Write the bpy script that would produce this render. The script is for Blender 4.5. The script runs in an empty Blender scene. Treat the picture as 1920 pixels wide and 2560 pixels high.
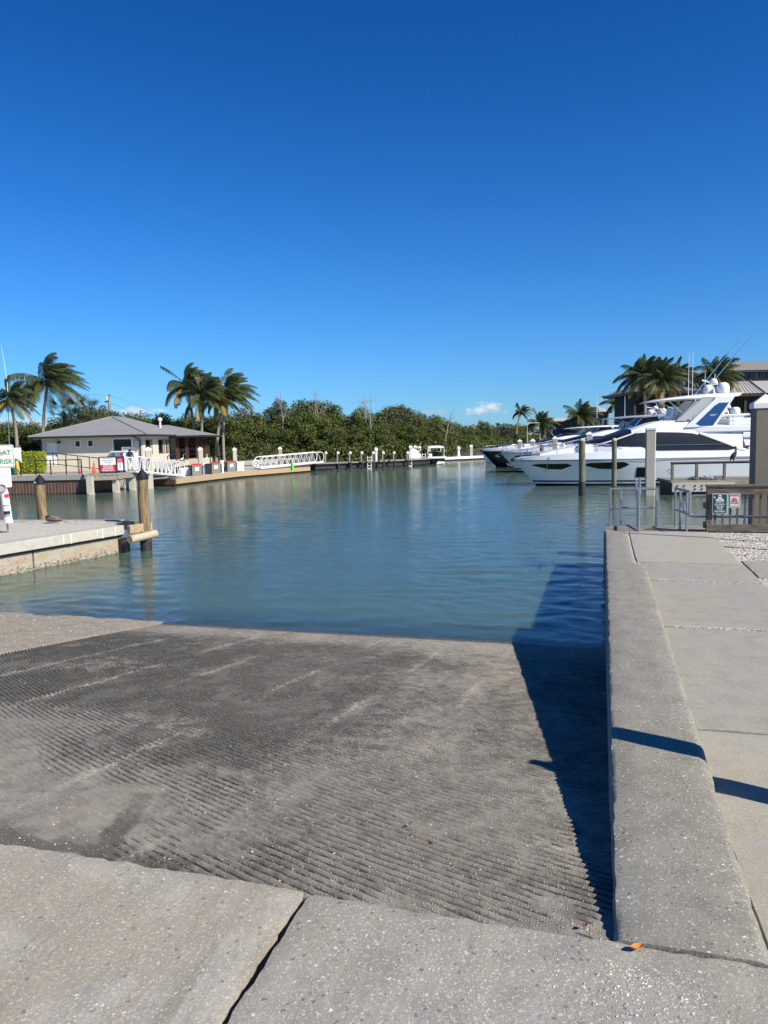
import bpy, bmesh, math, random
import numpy as np
from mathutils import Vector, Matrix

SC = bpy.context.scene
COL = SC.collection
rad = math.radians

# ------------------------------------------------------------------ camera
EYE = 3.4                      # metres above the water (water level is z = 0)
FPX, PITCH, ROLL = 1850.0, math.atan(186 / 1850.0), 0.024
cam_d = bpy.data.cameras.new('camera')
cam = bpy.data.objects.new('camera', cam_d); COL.objects.link(cam)
cam_d.sensor_fit = 'VERTICAL'; cam_d.sensor_height = 24.0
cam_d.lens = 24.0 * FPX / 2560.0
cam_d.clip_start = 0.05; cam_d.clip_end = 6000
cam.matrix_world = (Matrix.Translation((0, 0, EYE)) @ Matrix.Rotation(math.pi / 2 - PITCH, 4, 'X')
                    @ Matrix.Rotation(-ROLL, 4, 'Z'))
SC.camera = cam
SC.render.resolution_x, SC.render.resolution_y = 768, 1024

# ------------------------------------------------------------------ sky and sun
SUN_EL = rad(38.9)
SUN_H = Vector((0.804, -0.594, 0)).normalized()
SUN_V = Vector((SUN_H.x * math.cos(SUN_EL), SUN_H.y * math.cos(SUN_EL), math.sin(SUN_EL)))
SKY_STRENGTH = 0.095
world = bpy.data.worlds.new('World'); SC.world = world; world.use_nodes = True
wn, wl = world.node_tree.nodes, world.node_tree.links
wn.clear()
w_out = wn.new('ShaderNodeOutputWorld'); w_bg = wn.new('ShaderNodeBackground')
sky = wn.new('ShaderNodeTexSky'); sky.sky_type = 'NISHITA'; sky.sun_disc = False
sky.sun_elevation = SUN_EL; sky.sun_rotation = math.atan2(SUN_H.x, SUN_H.y)
sky.air_density = 1.0; sky.dust_density = 0.1; sky.ozone_density = 1.5; sky.altitude = 0
w_bg.inputs['Strength'].default_value = SKY_STRENGTH
# small fair-weather clouds low over the horizon
w_tc = wn.new('ShaderNodeTexCoord'); w_sep = wn.new('ShaderNodeSeparateXYZ')
wl.new(w_tc.outputs['Generated'], w_sep.inputs[0])
def wmath(op, a, b=None, c=None):
    n = wn.new('ShaderNodeMath'); n.operation = op
    for i, v in enumerate((a, b, c)):
        if v is None: continue
        if isinstance(v, (int, float)): n.inputs[i].default_value = v
        else: wl.new(v, n.inputs[i])
    return n.outputs[0]
w_az = wmath('ARCTAN2', w_sep.outputs[0], w_sep.outputs[1])
w_el = wmath('ARCSINE', w_sep.outputs[2])
w_no = wn.new('ShaderNodeTexNoise'); w_no.inputs['Scale'].default_value = 55; w_no.inputs['Detail'].default_value = 6
w_map = wn.new('ShaderNodeMapping'); w_map.inputs['Scale'].default_value = (1, 1, 1.6)
wl.new(w_tc.outputs['Generated'], w_map.inputs[0]); wl.new(w_map.outputs[0], w_no.inputs['Vector'])
# the photograph's clear, deep blue winter sky: the air's tint by height above the horizon
w_ramp = wn.new('ShaderNodeValToRGB'); w_ramp.color_ramp.interpolation = 'B_SPLINE'
w_stops = ((0.0, (0.26, 0.535, 0.98)), (4.0, (0.235, 0.54, 0.99)), (9.0, (0.190, 0.535, 1.0)), (17.0, (0.105, 0.47, 0.99)), (28.0, (0.047, 0.36, 0.84)), (45.0, (0.040, 0.32, 0.78)), (90.0, (0.040, 0.32, 0.78)))
while len(w_ramp.color_ramp.elements) < len(w_stops): w_ramp.color_ramp.elements.new(0.5)
for e_, (d_, c_) in zip(w_ramp.color_ramp.elements, w_stops): e_.position = d_ / 90.0; e_.color = c_ + (1,)
wl.new(wmath('DIVIDE', w_el, math.pi / 2), w_ramp.inputs[0])
w_mul = wn.new('ShaderNodeMix'); w_mul.data_type = 'RGBA'; w_mul.blend_type = 'MULTIPLY'; w_mul.inputs[0].default_value = 1.0
wl.new(sky.outputs[0], w_mul.inputs[6]); wl.new(w_ramp.outputs[0], w_mul.inputs[7])
w_last = w_mul.outputs[2]
for (az, el, w, h, op, tone) in ((0.1335, 0.0335, 0.030, 0.011, 0.95, 6.6), (0.146, 0.0315, 0.024, 0.006, 0.5, 5.0),
                           (-0.322, 0.041, 0.045, 0.006, 0.75, 6.2), (0.066, 0.032, 0.024, 0.006, 0.35, 4.6),
                           (0.225, 0.0915, 0.012, 0.004, 0.12, 4.6), (0.21, 0.061, 0.010, 0.0025, 0.12, 4.6),
                           (-0.46, 0.03, 0.07, 0.008, 0.6, 6.2), (0.42, 0.05, 0.05, 0.008, 0.4, 6.2)):
    dx = wmath('DIVIDE', wmath('SUBTRACT', w_az, az), w)
    dy = wmath('DIVIDE', wmath('SUBTRACT', w_el, el), h)
    d2 = wmath('SQRT', wmath('ADD', wmath('MULTIPLY', dx, dx), wmath('MULTIPLY', dy, dy)))
    v = wmath('ADD', wmath('SUBTRACT', 1.0, d2), wmath('MULTIPLY', wmath('SUBTRACT', w_no.outputs['Fac'], 0.5), 2.6))
    mr = wn.new('ShaderNodeMapRange'); mr.interpolation_type = 'SMOOTHSTEP'
    mr.inputs['From Min'].default_value = 0.05; mr.inputs['From Max'].default_value = 0.9
    mr.inputs['To Max'].default_value = op
    wl.new(v, mr.inputs['Value'])
    mx = wn.new('ShaderNodeMix'); mx.data_type = 'RGBA'
    wl.new(mr.outputs[0], mx.inputs[0]); wl.new(w_last, mx.inputs[6])
    mx.inputs[7].default_value = (tone * 0.86, tone * 0.92, tone, 1)
    w_last = mx.outputs[2]
wl.new(w_last, w_bg.inputs['Color']); wl.new(w_bg.outputs[0], w_out.inputs['Surface'])

sun_d = bpy.data.lights.new('sun', 'SUN'); sun_d.energy = 5.0; sun_d.angle = rad(0.53); sun_d.color = (1.0, 0.93, 0.82)
sun = bpy.data.objects.new('sun', sun_d); COL.objects.link(sun)
sun.rotation_euler = (-SUN_V).to_track_quat('-Z', 'Y').to_euler()
sun.location = SUN_V * 60
SC.view_settings.view_transform = 'Standard'; SC.view_settings.look = 'None'
SC.view_settings.exposure = 0.55; SC.view_settings.gamma = 1.0

# ------------------------------------------------------------------ placing helpers
# W(r, u, z): the ramp wall's own grid; r to the right of the wall face, u along it towards the water
W_O, W_U, W_R = Vector((0.91, 2.87, 0)), Vector((0.285, 0.9585, 0)).normalized(), Vector((0.9585, -0.285, 0)).normalized()
ANG = -math.atan2(0.285, 0.9585)
def W(r, u, z=0.0): return W_O + W_R * r + W_U * u + Vector((0, 0, z))
def _ray(px, py):
    x, y = (px - 960) / FPX, -(py - 1280) / FPX
    c, s = math.cos(ROLL), math.sin(ROLL); xr, yr = c * x + s * y, -s * x + c * y
    cp, sp = math.cos(PITCH), math.sin(PITCH)
    return Vector((xr, cp + yr * sp, -sp + yr * cp))
def G(px, py, z=0.0):          # survey: the point at height z seen at that spot of the photograph
    d = _ray(px, py); return Vector((0, 0, EYE)) + d * ((z - EYE) / d.z)
def D(px, py, Y):              # survey: the point at distance Y
    d = _ray(px, py); return Vector((0, 0, EYE)) + d * (Y / d.y)

# ------------------------------------------------------------------ mesh helpers
class MB:
    def __init__(s): s.v = []; s.f = []; s.m = []
    def add(s, vs, fs, mi=0):
        o = len(s.v); s.v += [tuple(v) for v in vs]
        s.f += [tuple(i + o for i in f) for f in fs]; s.m += [mi] * len(fs); return s
    def box(s, x0, x1, y0, y1, z0, z1, mi=0):
        return s.add([(x0,y0,z0),(x1,y0,z0),(x1,y1,z0),(x0,y1,z0),(x0,y0,z1),(x1,y0,z1),(x1,y1,z1),(x0,y1,z1)],
                     [(0,3,2,1),(4,5,6,7),(0,1,5,4),(1,2,6,5),(2,3,7,6),(3,0,4,7)], mi)
    def quad(s, a, b, c, d, mi=0): return s.add([a, b, c, d], [(0, 1, 2, 3)], mi)
    def tube(s, path, r, n=8, mi=0, cap=True, flat=1.0):
        P = [Vector(p) for p in path]; R = r if isinstance(r, (list, tuple)) else [r] * len(P)
        vs = []; up0 = None
        for i, p in enumerate(P):
            t = (P[min(i + 1, len(P) - 1)] - P[max(i - 1, 0)])
            t = t.normalized() if t.length > 1e-9 else Vector((0, 0, 1))
            if up0 is None:
                up0 = Vector((0, 0, 1)) if abs(t.z) < 0.9 else Vector((1, 0, 0))
            a = t.cross(up0)
            if a.length < 1e-6: a = t.orthogonal()
            a.normalize(); b = a.cross(t).normalized(); up0 = b
            for k in range(n):
                an = 2 * math.pi * (k + 0.5) / n
                vs.append(p + a * (R[i] * math.cos(an)) + b * (R[i] * flat * math.sin(an)))
        fs = []
        for i in range(len(P) - 1):
            for k in range(n):
                k2 = (k + 1) % n
                fs.append((i * n + k, i * n + k2, (i + 1) * n + k2, (i + 1) * n + k))
        if cap: fs += [tuple(range(n - 1, -1, -1)), tuple(range((len(P) - 1) * n, len(P) * n))]
        return s.add(vs, fs, mi)
    def lathe(s, prof, c=(0, 0, 0), n=16, mi=0):
        c = Vector(c); vs = []; fs = []
        for (r, z) in prof:
            for k in range(n):
                a = 2 * math.pi * k / n; vs.append(c + Vector((r * math.cos(a), r * math.sin(a), z)))
        for i in range(len(prof) - 1):
            for k in range(n):
                k2 = (k + 1) % n; fs.append((i * n + k, i * n + k2, (i + 1) * n + k2, (i + 1) * n + k))
        fs += [tuple(range(n - 1, -1, -1)), tuple(range((len(prof) - 1) * n, len(prof) * n))]
        return s.add(vs, fs, mi)
    def prism(s, poly, a0, a1, axis='y', mi=0):
        n = len(poly)
        def P(p, a):
            return (p[0], a, p[1]) if axis == 'y' else ((a, p[0], p[1]) if axis == 'x' else (p[0], p[1], a))
        vs = [P(p, a0) for p in poly] + [P(p, a1) for p in poly]
        fs = [tuple(range(n)), tuple(range(2 * n - 1, n - 1, -1))]
        for i in range(n):
            j = (i + 1) % n; fs.append((i, j, n + j, n + i))
        return s.add(vs, fs, mi)
    def grid(s, rows, mi=0, closed=False):
        n = len(rows[0]); vs = [p for r in rows for p in r]; fs = []
        for i in range(len(rows) - 1):
            for k in range(n - (0 if closed else 1)):
                k2 = (k + 1) % n; fs.append((i * n + k, i * n + k2, (i + 1) * n + k2, (i + 1) * n + k))
        return s.add(vs, fs, mi)
    def mesh(s, name, mats, smooth=None, fix=True):
        me = bpy.data.meshes.new(name); me.from_pydata(s.v, [], s.f)
        if not isinstance(mats, (list, tuple)): mats = [mats]
        for m in mats: me.materials.append(M[m] if isinstance(m, str) else m)
        if len(mats) > 1: me.polygons.foreach_set('material_index', s.m)
        if fix:
            bm = bmesh.new(); bm.from_mesh(me); bmesh.ops.recalc_face_normals(bm, faces=bm.faces); bm.to_mesh(me); bm.free()
        if smooth:
            me.polygons.foreach_set('use_smooth', [True] * len(me.polygons))
            me.set_sharp_from_angle(angle=rad(smooth))
        me.update(); return me
    def build(s, name, mats, parent=None, smooth=None, bevel=None, loc=None, rz=None, fix=True):
        o = bpy.data.objects.new(name, s.mesh(name, mats, smooth, fix)); COL.objects.link(o)
        if parent: o.parent = parent
        if loc is not None: o.location = loc
        if rz is not None: o.rotation_euler = (0, 0, rz)
        if bevel:
            b = o.modifiers.new('bevel', 'BEVEL'); b.width = bevel; b.segments = 2; b.limit_method = 'ANGLE'
        return o
def tag(o, label, cat=None, group=None, kind=None):
    if label: o['label'] = label
    if cat: o['category'] = cat
    if group: o['group'] = group
    if kind: o['kind'] = kind
    return o
def thing(name, label, cat, loc=(0, 0, 0), rz=0.0, group=None):
    o = bpy.data.objects.new(name, None); COL.objects.link(o)
    o.location = loc; o.rotation_euler = (0, 0, rz); o.empty_display_size = 0.2
    return tag(o, label, cat, group)
def dup(root, loc, rz=None, label=None, group=None, scale=None):
    r = root.copy(); COL.objects.link(r); r.location = loc
    if rz is not None: r.rotation_euler = (0, 0, rz)
    if scale: r.scale = scale
    if label: r['label'] = label
    if group: r['group'] = group
    for ch in list(root.children):
        c = ch.copy(); COL.objects.link(c); c.parent = r
        for g in list(ch.children):
            d = g.copy(); COL.objects.link(d); d.parent = c
    return r
def part(name, mats, parent, fn, **k):
    b = MB(); fn(b); return b.build(name, mats, parent, **k)
def text_part(parent, txt, size, loc, mat, rot=(math.pi / 2, 0, 0), align='CENTER', bold=0.0, sx=1.0, name='lettering'):
    cu = bpy.data.curves.new('lettering', 'FONT'); cu.body = txt; cu.size = size; cu.align_x = align; cu.offset = bold; cu.resolution_u = 2
    t = bpy.data.objects.new('lettering', cu); COL.objects.link(t)
    dg = bpy.context.evaluated_depsgraph_get()
    me = bpy.data.meshes.new_from_object(t.evaluated_get(dg))
    bpy.data.objects.remove(t)
    me.materials.clear(); me.materials.append(M[mat])
    o = bpy.data.objects.new(name, me); COL.objects.link(o); o.parent = parent
    o.location = loc; o.rotation_euler = rot; o.scale = (sx, 1, 1)
    return o
def vn(x, y, seed=0):          # smooth value noise on arrays, 0..1
    rs = np.random.RandomState(seed); T = rs.rand(256, 256)
    xi, yi = np.floor(x).astype(int), np.floor(y).astype(int)
    fx, fy = x - xi, y - yi; fx = fx * fx * (3 - 2 * fx); fy = fy * fy * (3 - 2 * fy)
    a, b = T[xi % 256, yi % 256], T[(xi + 1) % 256, yi % 256]
    c, d = T[xi % 256, (yi + 1) % 256], T[(xi + 1) % 256, (yi + 1) % 256]
    return (a * (1 - fx) + b * fx) * (1 - fy) + (c * (1 - fx) + d * fx) * fy
def sstep(x, a, b):
    t = np.clip((x - a) / (b - a), 0, 1); return t * t * (3 - 2 * t)

# ------------------------------------------------------------------ materials
M = {}
class NT:
    def __init__(s, name):
        s.m = bpy.data.materials.new(name); s.m.use_nodes = True; M[name] = s.m
        s.n = s.m.node_tree.nodes; s.l = s.m.node_tree.links
        s.b = s.n['Principled BSDF']; s.out = s.n['Material Output']
        s.tc = s.n.new('ShaderNodeTexCoord')
    def set(s, sock, v):
        if isinstance(v, (int, float)): sock.default_value = v
        elif isinstance(v, (tuple, list)): sock.default_value = tuple(v) + ((1,) if len(v) == 3 and sock.type == 'RGBA' else ())
        else: s.l.new(v, sock)
    def coord(s, scale=(1, 1, 1), which='Object', rot=(0, 0, 0)):
        mp = s.n.new('ShaderNodeMapping'); mp.inputs['Scale'].default_value = scale; mp.inputs['Rotation'].default_value = rot
        s.l.new(s.tc.outputs[which], mp.inputs[0]); return mp.outputs[0]
    def noise(s, scale, detail=4, vec=None, rough=0.55, dist=0.0):
        t = s.n.new('ShaderNodeTexNoise'); t.inputs['Scale'].default_value = scale; t.inputs['Detail'].default_value = detail
        t.inputs['Roughness'].default_value = rough; t.inputs['Distortion'].default_value = dist
        s.l.new(vec if vec is not None else s.tc.outputs['Object'], t.inputs['Vector']); return t.outputs['Fac']
    def voro(s, scale, vec=None, feature='F1', out='Distance'):
        t = s.n.new('ShaderNodeTexVoronoi'); t.feature = feature; t.inputs['Scale'].default_value = scale
        s.l.new(vec if vec is not None else s.tc.outputs['Object'], t.inputs['Vector']); return t.outputs[out]
    def wave(s, scale, vec=None, dist=0.0, detail=0, direction='X', prof='SIN'):
        t = s.n.new('ShaderNodeTexWave'); t.inputs['Scale'].default_value = scale; t.inputs['Distortion'].default_value = dist
        t.inputs['Detail'].default_value = detail; t.bands_direction = direction; t.wave_profile = prof
        s.l.new(vec if vec is not None else s.tc.outputs['Object'], t.inputs['Vector']); return t.outputs['Fac']
    def math(s, op, a, b=0.0, clamp=False):
        t = s.n.new('ShaderNodeMath'); t.operation = op; t.use_clamp = clamp; s.set(t.inputs[0], a); s.set(t.inputs[1], b); return t.outputs[0]
    def rng(s, v, a, b, c=0.0, d=1.0):
        t = s.n.new('ShaderNodeMapRange'); t.interpolation_type = 'SMOOTHSTEP'
        for i, x in enumerate((v, a, b, c, d)): s.set(t.inputs[i], x)
        return t.outputs[0]
    def mix(s, f, a, b):
        t = s.n.new('ShaderNodeMix'); t.data_type = 'RGBA'; s.set(t.inputs[0], f); s.set(t.inputs[6], a); s.set(t.inputs[7], b); return t.outputs[2]
    def attr(s, name, out='Fac'):
        t = s.n.new('ShaderNodeAttribute'); t.attribute_name = name; return t.outputs[out]
    def sep(s, vec):
        t = s.n.new('ShaderNodeSeparateXYZ'); s.l.new(vec, t.inputs[0]); return t.outputs
    def bump(s, h, strength=0.5, dist=0.02, prev=None):
        t = s.n.new('ShaderNodeBump'); t.inputs['Strength'].default_value = strength; t.inputs['Distance'].default_value = dist
        s.l.new(h, t.inputs['Height'])
        if prev is not None: s.l.new(prev, t.inputs['Normal'])
        return t.outputs['Normal']
    def fin(s, col, rough=0.8, nor=None, metal=0.0, spec=None):
        s.set(s.b.inputs['Base Color'], col); s.set(s.b.inputs['Roughness'], rough); s.set(s.b.inputs['Metallic'], metal)
        if nor is not None: s.l.new(nor, s.b.inputs['Normal'])
        if spec is not None: s.b.inputs['Specular IOR Level'].default_value = spec
        return s.m
def simple(name, c, rough=0.6, var=0.15, scale=6.0, metal=0.0, bump=0.15, bs=30.0, bd=0.004, spec=None, stretch=(1, 1, 1)):
    t = NT(name); v = t.coord(stretch)
    f = t.noise(scale, 5, v)
    lo = tuple(x * (1 - var) for x in c); hi = tuple(min(1, x * (1 + var)) for x in c)
    n = t.bump(t.noise(bs, 4, v), bump, bd) if bump else None
    return t.fin(t.mix(t.rng(f, 0.3, 0.7), lo, hi), rough, n, metal, spec)
def concrete(name, c, dark=0.55, speck=0.6, pit=0.5, stain=0.5, bumpd=0.006, agg=60.0, warm=(1.06, 1.0, 0.88), rough=0.9, pits=0.82, streak=0.0, psc=0.6):
    t = NT(name)
    big, mid, fine = t.noise(0.7, 5), t.noise(4.5, 7, rough=0.7), t.noise(160, 3, rough=0.7)
    cd = tuple(x * dark for x in c); cw = tuple(x * w for x, w in zip(c, warm))
    col = t.mix(t.rng(big, 0.35, 0.7), c, cw)
    col = t.mix(t.math('MULTIPLY', t.rng(mid, 0.42, 0.72), stain), col, cd)
    if streak:
        sk = t.noise(3.0, 6, t.coord((2.6, 0.28, 1)), rough=0.7); col = t.mix(t.math('MULTIPLY', t.rng(sk, 0.47, 0.68), streak), col, tuple(x * k for x, k in zip(c, (0.60, 0.56, 0.50))))
        bl = t.noise(0.9, 5, rough=0.62, dist=0.6); col = t.mix(t.math('MULTIPLY', t.rng(bl, 0.50, 0.56), streak * 0.8), col, tuple(x * k for x, k in zip(c, (0.80, 0.74, 0.64))))
    col = t.mix(t.math('MULTIPLY', t.rng(fine, 0.42, 0.62), 0.6), col, tuple(x * 0.62 for x in c))
    f2 = t.noise(70, 4, rough=0.75); col = t.mix(t.math('MULTIPLY', t.rng(f2, 0.52, 0.68), 0.6), col, tuple(min(0.8, x * 1.5) for x in c))
    wv = t.coord((1, 1, 1)); wob = t.n.new('ShaderNodeVectorMath'); wob.operation = 'ADD'; wn2 = t.n.new('ShaderNodeTexNoise'); wn2.inputs['Scale'].default_value = agg * 1.3; t.l.new(wv, wn2.inputs['Vector']); wsc = t.n.new('ShaderNodeVectorMath'); wsc.operation = 'SCALE'; wsc.inputs[3].default_value = 0.9 / agg; t.l.new(wn2.outputs['Color'], wsc.inputs[0]); t.l.new(wv, wob.inputs[0]); t.l.new(wsc.outputs[0], wob.inputs[1]); wv = wob.outputs[0]
    vs = t.voro(agg, wv); vr = t.voro(agg, wv, out='Color')
    pick = t.sep(vr)[0]
    sp = t.math('MULTIPLY', t.rng(vs, 0.30, 0.14), t.rng(pick, 0.86, 0.94))
    col = t.mix(t.math('MULTIPLY', sp, speck), col, tuple(min(0.85, x * 2.0 + 0.08) for x in c))
    vs3 = t.voro(agg * 2.4, wv); pk3 = t.sep(t.voro(agg * 2.4, wv, out='Color'))[2]; sp3 = t.math('MULTIPLY', t.rng(vs3, 0.42, 0.2), t.rng(pk3, 0.62, 0.8))
    col = t.mix(t.math('MULTIPLY', sp3, speck), col, tuple(min(0.8, x * 1.7 + 0.06) for x in c))
    v2 = t.voro(agg * psc, wv); p2 = t.sep(t.voro(agg * psc, wv, out='Color'))[1]
    pt = t.math('MULTIPLY', t.rng(v2, 0.34, 0.12), t.rng(p2, pits, pits + 0.1))
    col = t.mix(t.math('MULTIPLY', pt, pit), col, tuple(x * 0.3 for x in c))
    h = t.math('ADD', t.math('MULTIPLY', fine, 0.9), t.math('SUBTRACT', t.math('MULTIPLY', sp, 0.25), t.math('MULTIPLY', pt, 0.5)))
    n = t.bump(h, 0.55, bumpd * 0.6); n = t.bump(t.noise(38, 4), 0.35, bumpd * 0.8, n)
    return t.fin(col, rough, n, spec=0.25)

concrete('wall_concrete', (0.252, 0.245, 0.214), speck=0.95, pit=0.85, agg=34, stain=0.75, bumpd=0.009, pits=0.75, streak=0.2, psc=1.2)
concrete('pave_concrete', (0.308, 0.300, 0.264), speck=0.35, pit=0.3, agg=40, stain=0.45, bumpd=0.004)
concrete('pave_light', (0.345, 0.334, 0.290), speck=0.25, pit=0.25, agg=40, stain=0.35, bumpd=0.004)
concrete('slab_concrete_a', (0.375, 0.358, 0.310), dark=0.62, speck=0.5, pit=0.6, agg=30, stain=0.8, bumpd=0.010, pits=0.76, streak=0.9, psc=0.9)
concrete('slab_concrete_b', (0.330, 0.318, 0.280), dark=0.62, speck=0.6, pit=0.65, agg=30, stain=0.75, bumpd=0.010, pits=0.72, streak=0.45, psc=0.9)
concrete('dock_concrete', (0.43, 0.42, 0.375), speck=0.3, pit=0.4, agg=24, stain=0.5, dark=0.6)
concrete('cap_concrete', (0.33, 0.33, 0.30), speck=0.2, pit=0.3, agg=14, stain=0.6, dark=0.6, bumpd=0.01)
concrete('pile_concrete', (0.44, 0.425, 0.36), speck=0.2, pit=0.4, agg=16, stain=0.5, dark=0.72, bumpd=0.008)
concrete('pillar_concrete', (0.225, 0.205, 0.165), speck=0.1, pit=0.2, agg=16, stain=0.5, dark=0.75, bumpd=0.005)
concrete('shore_concrete', (0.30, 0.27, 0.215), dark=0.55, speck=0.8, pit=0.5, agg=30, stain=0.8, bumpd=0.01)
def ramp_material():
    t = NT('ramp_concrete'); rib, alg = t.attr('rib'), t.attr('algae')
    fine = t.noise(90, 4); mid = t.noise(7, 6, rough=0.7)
    base = t.mix(t.rng(mid, 0.3, 0.75), (0.272, 0.254, 0.212), (0.140, 0.131, 0.108))
    tan = t.noise(0.9, 5, t.coord((1, 0.5, 1)))
    base = t.mix(t.math('MULTIPLY', t.rng(tan, 0.5, 0.75), 0.5), base, (0.34, 0.295, 0.22))
    # black algae growing in the furrows, patchy over the slab
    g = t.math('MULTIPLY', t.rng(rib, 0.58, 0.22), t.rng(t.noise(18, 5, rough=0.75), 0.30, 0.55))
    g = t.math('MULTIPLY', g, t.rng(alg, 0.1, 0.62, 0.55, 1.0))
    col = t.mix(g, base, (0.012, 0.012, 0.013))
    film = t.math('MULTIPLY', t.rng(t.math('ADD', alg, t.math('MULTIPLY', t.math('SUBTRACT', mid, 0.5), 0.8)), 0.36, 0.9), 0.66)
    col = t.mix(film, col, (0.058, 0.056, 0.047))
    sand = t.attr('sand')
    col = t.mix(t.math('MULTIPLY', sand, t.rng(t.noise(26, 5, rough=0.75), 0.42, 0.60)), col, (0.43, 0.385, 0.30))
    wet = t.rng(t.sep(t.tc.outputs['Object'])[1], 8.62, 8.84)
    col = t.mix(t.math('MULTIPLY', wet, 0.88), col, (0.050, 0.048, 0.036))
    vs, pick = t.voro(75), t.sep(t.voro(75, out='Color'))[0]
    sp = t.math('MULTIPLY', t.rng(vs, 0.42, 0.2), t.rng(pick, 0.66, 0.84))
    col = t.mix(t.math('MULTIPLY', sp, 0.75), col, (0.52, 0.48, 0.39))
    h = t.math('ADD', fine, t.math('MULTIPLY', sp, 0.9))
    n = t.bump(h, 0.8, 0.008); n = t.bump(mid, 0.5, 0.012, n)
    t.fin(col, t.rng(wet, 0, 1, 0.9, 0.45), n, spec=0.3)
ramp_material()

def water_material():
    t = NT('water'); n = t.n
    geo = n.new('ShaderNodeNewGeometry'); pos = geo.outputs['Position']
    def nz(scale, sc, rot, detail=3, d=0.4):
        mp = n.new('ShaderNodeMapping'); mp.inputs['Scale'].default_value = sc; mp.inputs['Rotation'].default_value = (0, 0, rot)
        t.l.new(pos, mp.inputs[0]); return t.noise(scale, detail, mp.outputs[0], dist=d)
    h2 = nz(9.0, (1.0, 2.0, 1), -0.25); nor = t.bump(h2, 0.5, 0.012)
    dot = n.new('ShaderNodeVectorMath'); dot.operation = 'DOT_PRODUCT'
    sub = n.new('ShaderNodeVectorMath'); sub.operation = 'SUBTRACT'
    t.l.new(pos, sub.inputs[0]); sub.inputs[1].default_value = W_O
    t.l.new(sub.outputs[0], dot.inputs[0]); dot.inputs[1].default_value = W_U
    deep = t.rng(dot.outputs['Value'], 8.9, 10.8, 0.45, 1.0)      # the bottom drops away: silt hides it with depth
    murk = t.b; murk.subsurface_method = 'BURLEY'; murk.inputs['Subsurface Weight'].default_value = 1.0; murk.inputs['Subsurface Radius'].default_value = (1.0, 1.0, 1.0)
    murk.inputs['Subsurface Scale'].default_value = 0.22; murk.inputs['Specular IOR Level'].default_value = 0.0; murk.inputs['Roughness'].default_value = 1.0
    t.set(murk.inputs['Base Color'], t.mix(nz(0.06, (1, 1, 1), 0.3, 3), (0.056, 0.096, 0.070), (0.070, 0.114, 0.078)))
    clear = n.new('ShaderNodeBsdfTransparent'); clear.inputs['Color'].default_value = (0.78, 0.85, 0.78, 1)
    m1 = n.new('ShaderNodeMixShader'); t.l.new(deep, m1.inputs[0]); t.l.new(clear.outputs[0], m1.inputs[1]); t.l.new(murk.outputs[0], m1.inputs[2])
    gl = n.new('ShaderNodeBsdfGlossy'); gl.inputs['Roughness'].default_value = 0.035; t.l.new(nor, gl.inputs['Normal'])
    gl.inputs['Color'].default_value = (0.95, 0.97, 1.0, 1)
    fr = n.new('ShaderNodeFresnel'); fr.inputs['IOR'].default_value = 1.33; t.l.new(nor, fr.inputs['Normal'])
    m2 = n.new('ShaderNodeMixShader'); t.l.new(t.math('MINIMUM', fr.outputs[0], 0.62), m2.inputs[0]); t.l.new(m1.outputs[0], m2.inputs[1]); t.l.new(gl.outputs[0], m2.inputs[2])
    t.l.new(m2.outputs[0], t.out.inputs['Surface'])
water_material()

def wood(name, c, dark, axis='X', scale=6.0, rough=0.85, green=0.0):
    t = NT(name); st = {'X': (0.12, 1, 1), 'Y': (1, 0.12, 1), 'Z': (1, 1, 0.12)}[axis]
    v = t.coord(st); g = t.noise(scale * 4, 6, v, rough=0.7); big = t.noise(1.5, 4)
    col = t.mix(t.rng(g, 0.35, 0.68), c, dark)
    col = t.mix(t.math('MULTIPLY', t.rng(big, 0.5, 0.75), 0.4), col, tuple(x * 0.6 for x in c))
    if green: col = t.mix(t.math('MULTIPLY', t.rng(t.noise(2.2, 4), 0.45, 0.7), green), col, (0.10, 0.12, 0.05))
    return t.fin(col, rough, t.bump(g, 0.6, 0.008), spec=0.25)
wood('pile_wood', (0.30, 0.215, 0.115), (0.10, 0.072, 0.042), 'Z', 4)
wood('pile_wood_grey', (0.20, 0.19, 0.14), (0.09, 0.085, 0.06), 'Z', 4, green=0.5)
wood('fence_wood', (0.200, 0.165, 0.130), (0.072, 0.060, 0.048), 'X', 7)
wood('slat_wood', (0.200, 0.168, 0.132), (0.078, 0.064, 0.050), 'Z', 7)
wood('dock_timber', (0.45, 0.33, 0.19), (0.25, 0.18, 0.10), 'X', 4)
wood('grey_timber', (0.30, 0.285, 0.235), (0.14, 0.13, 0.10), 'X', 5, green=0.2)
wood('pale_log', (0.50, 0.42, 0.30), (0.32, 0.25, 0.17), 'X', 5)
wood('brown_post', (0.105, 0.05, 0.033), (0.05, 0.026, 0.018), 'Z', 5)
wood('palm_trunk', (0.33, 0.295, 0.245), (0.15, 0.13, 0.105), 'X', 3)
wood('bark', (0.16, 0.13, 0.10), (0.06, 0.05, 0.04), 'Z', 5)
wood('dead_wood', (0.34, 0.315, 0.27), (0.19, 0.17, 0.145), 'Z', 5)
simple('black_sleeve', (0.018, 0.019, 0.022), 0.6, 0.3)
simple('black_plastic', (0.012, 0.012, 0.014), 0.45, 0.2, bump=0)
simple('white_paint', (0.78, 0.78, 0.75), 0.5, 0.06, 3, bump=0.05)
simple('white_plastic', (0.74, 0.75, 0.76), 0.4, 0.05, 3, bump=0)
simple('aluminium', (0.40, 0.41, 0.415), 0.38, 0.12, 8, metal=0.75, bump=0.05)
simple('white_metal', (0.70, 0.71, 0.70), 0.4, 0.08, 5, metal=0.1, bump=0.03)
simple('dark_metal', (0.022, 0.021, 0.020), 0.5, 0.2, bump=0)
simple('stainless', (0.70, 0.71, 0.72), 0.18, 0.05, metal=1.0, bump=0)
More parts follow.
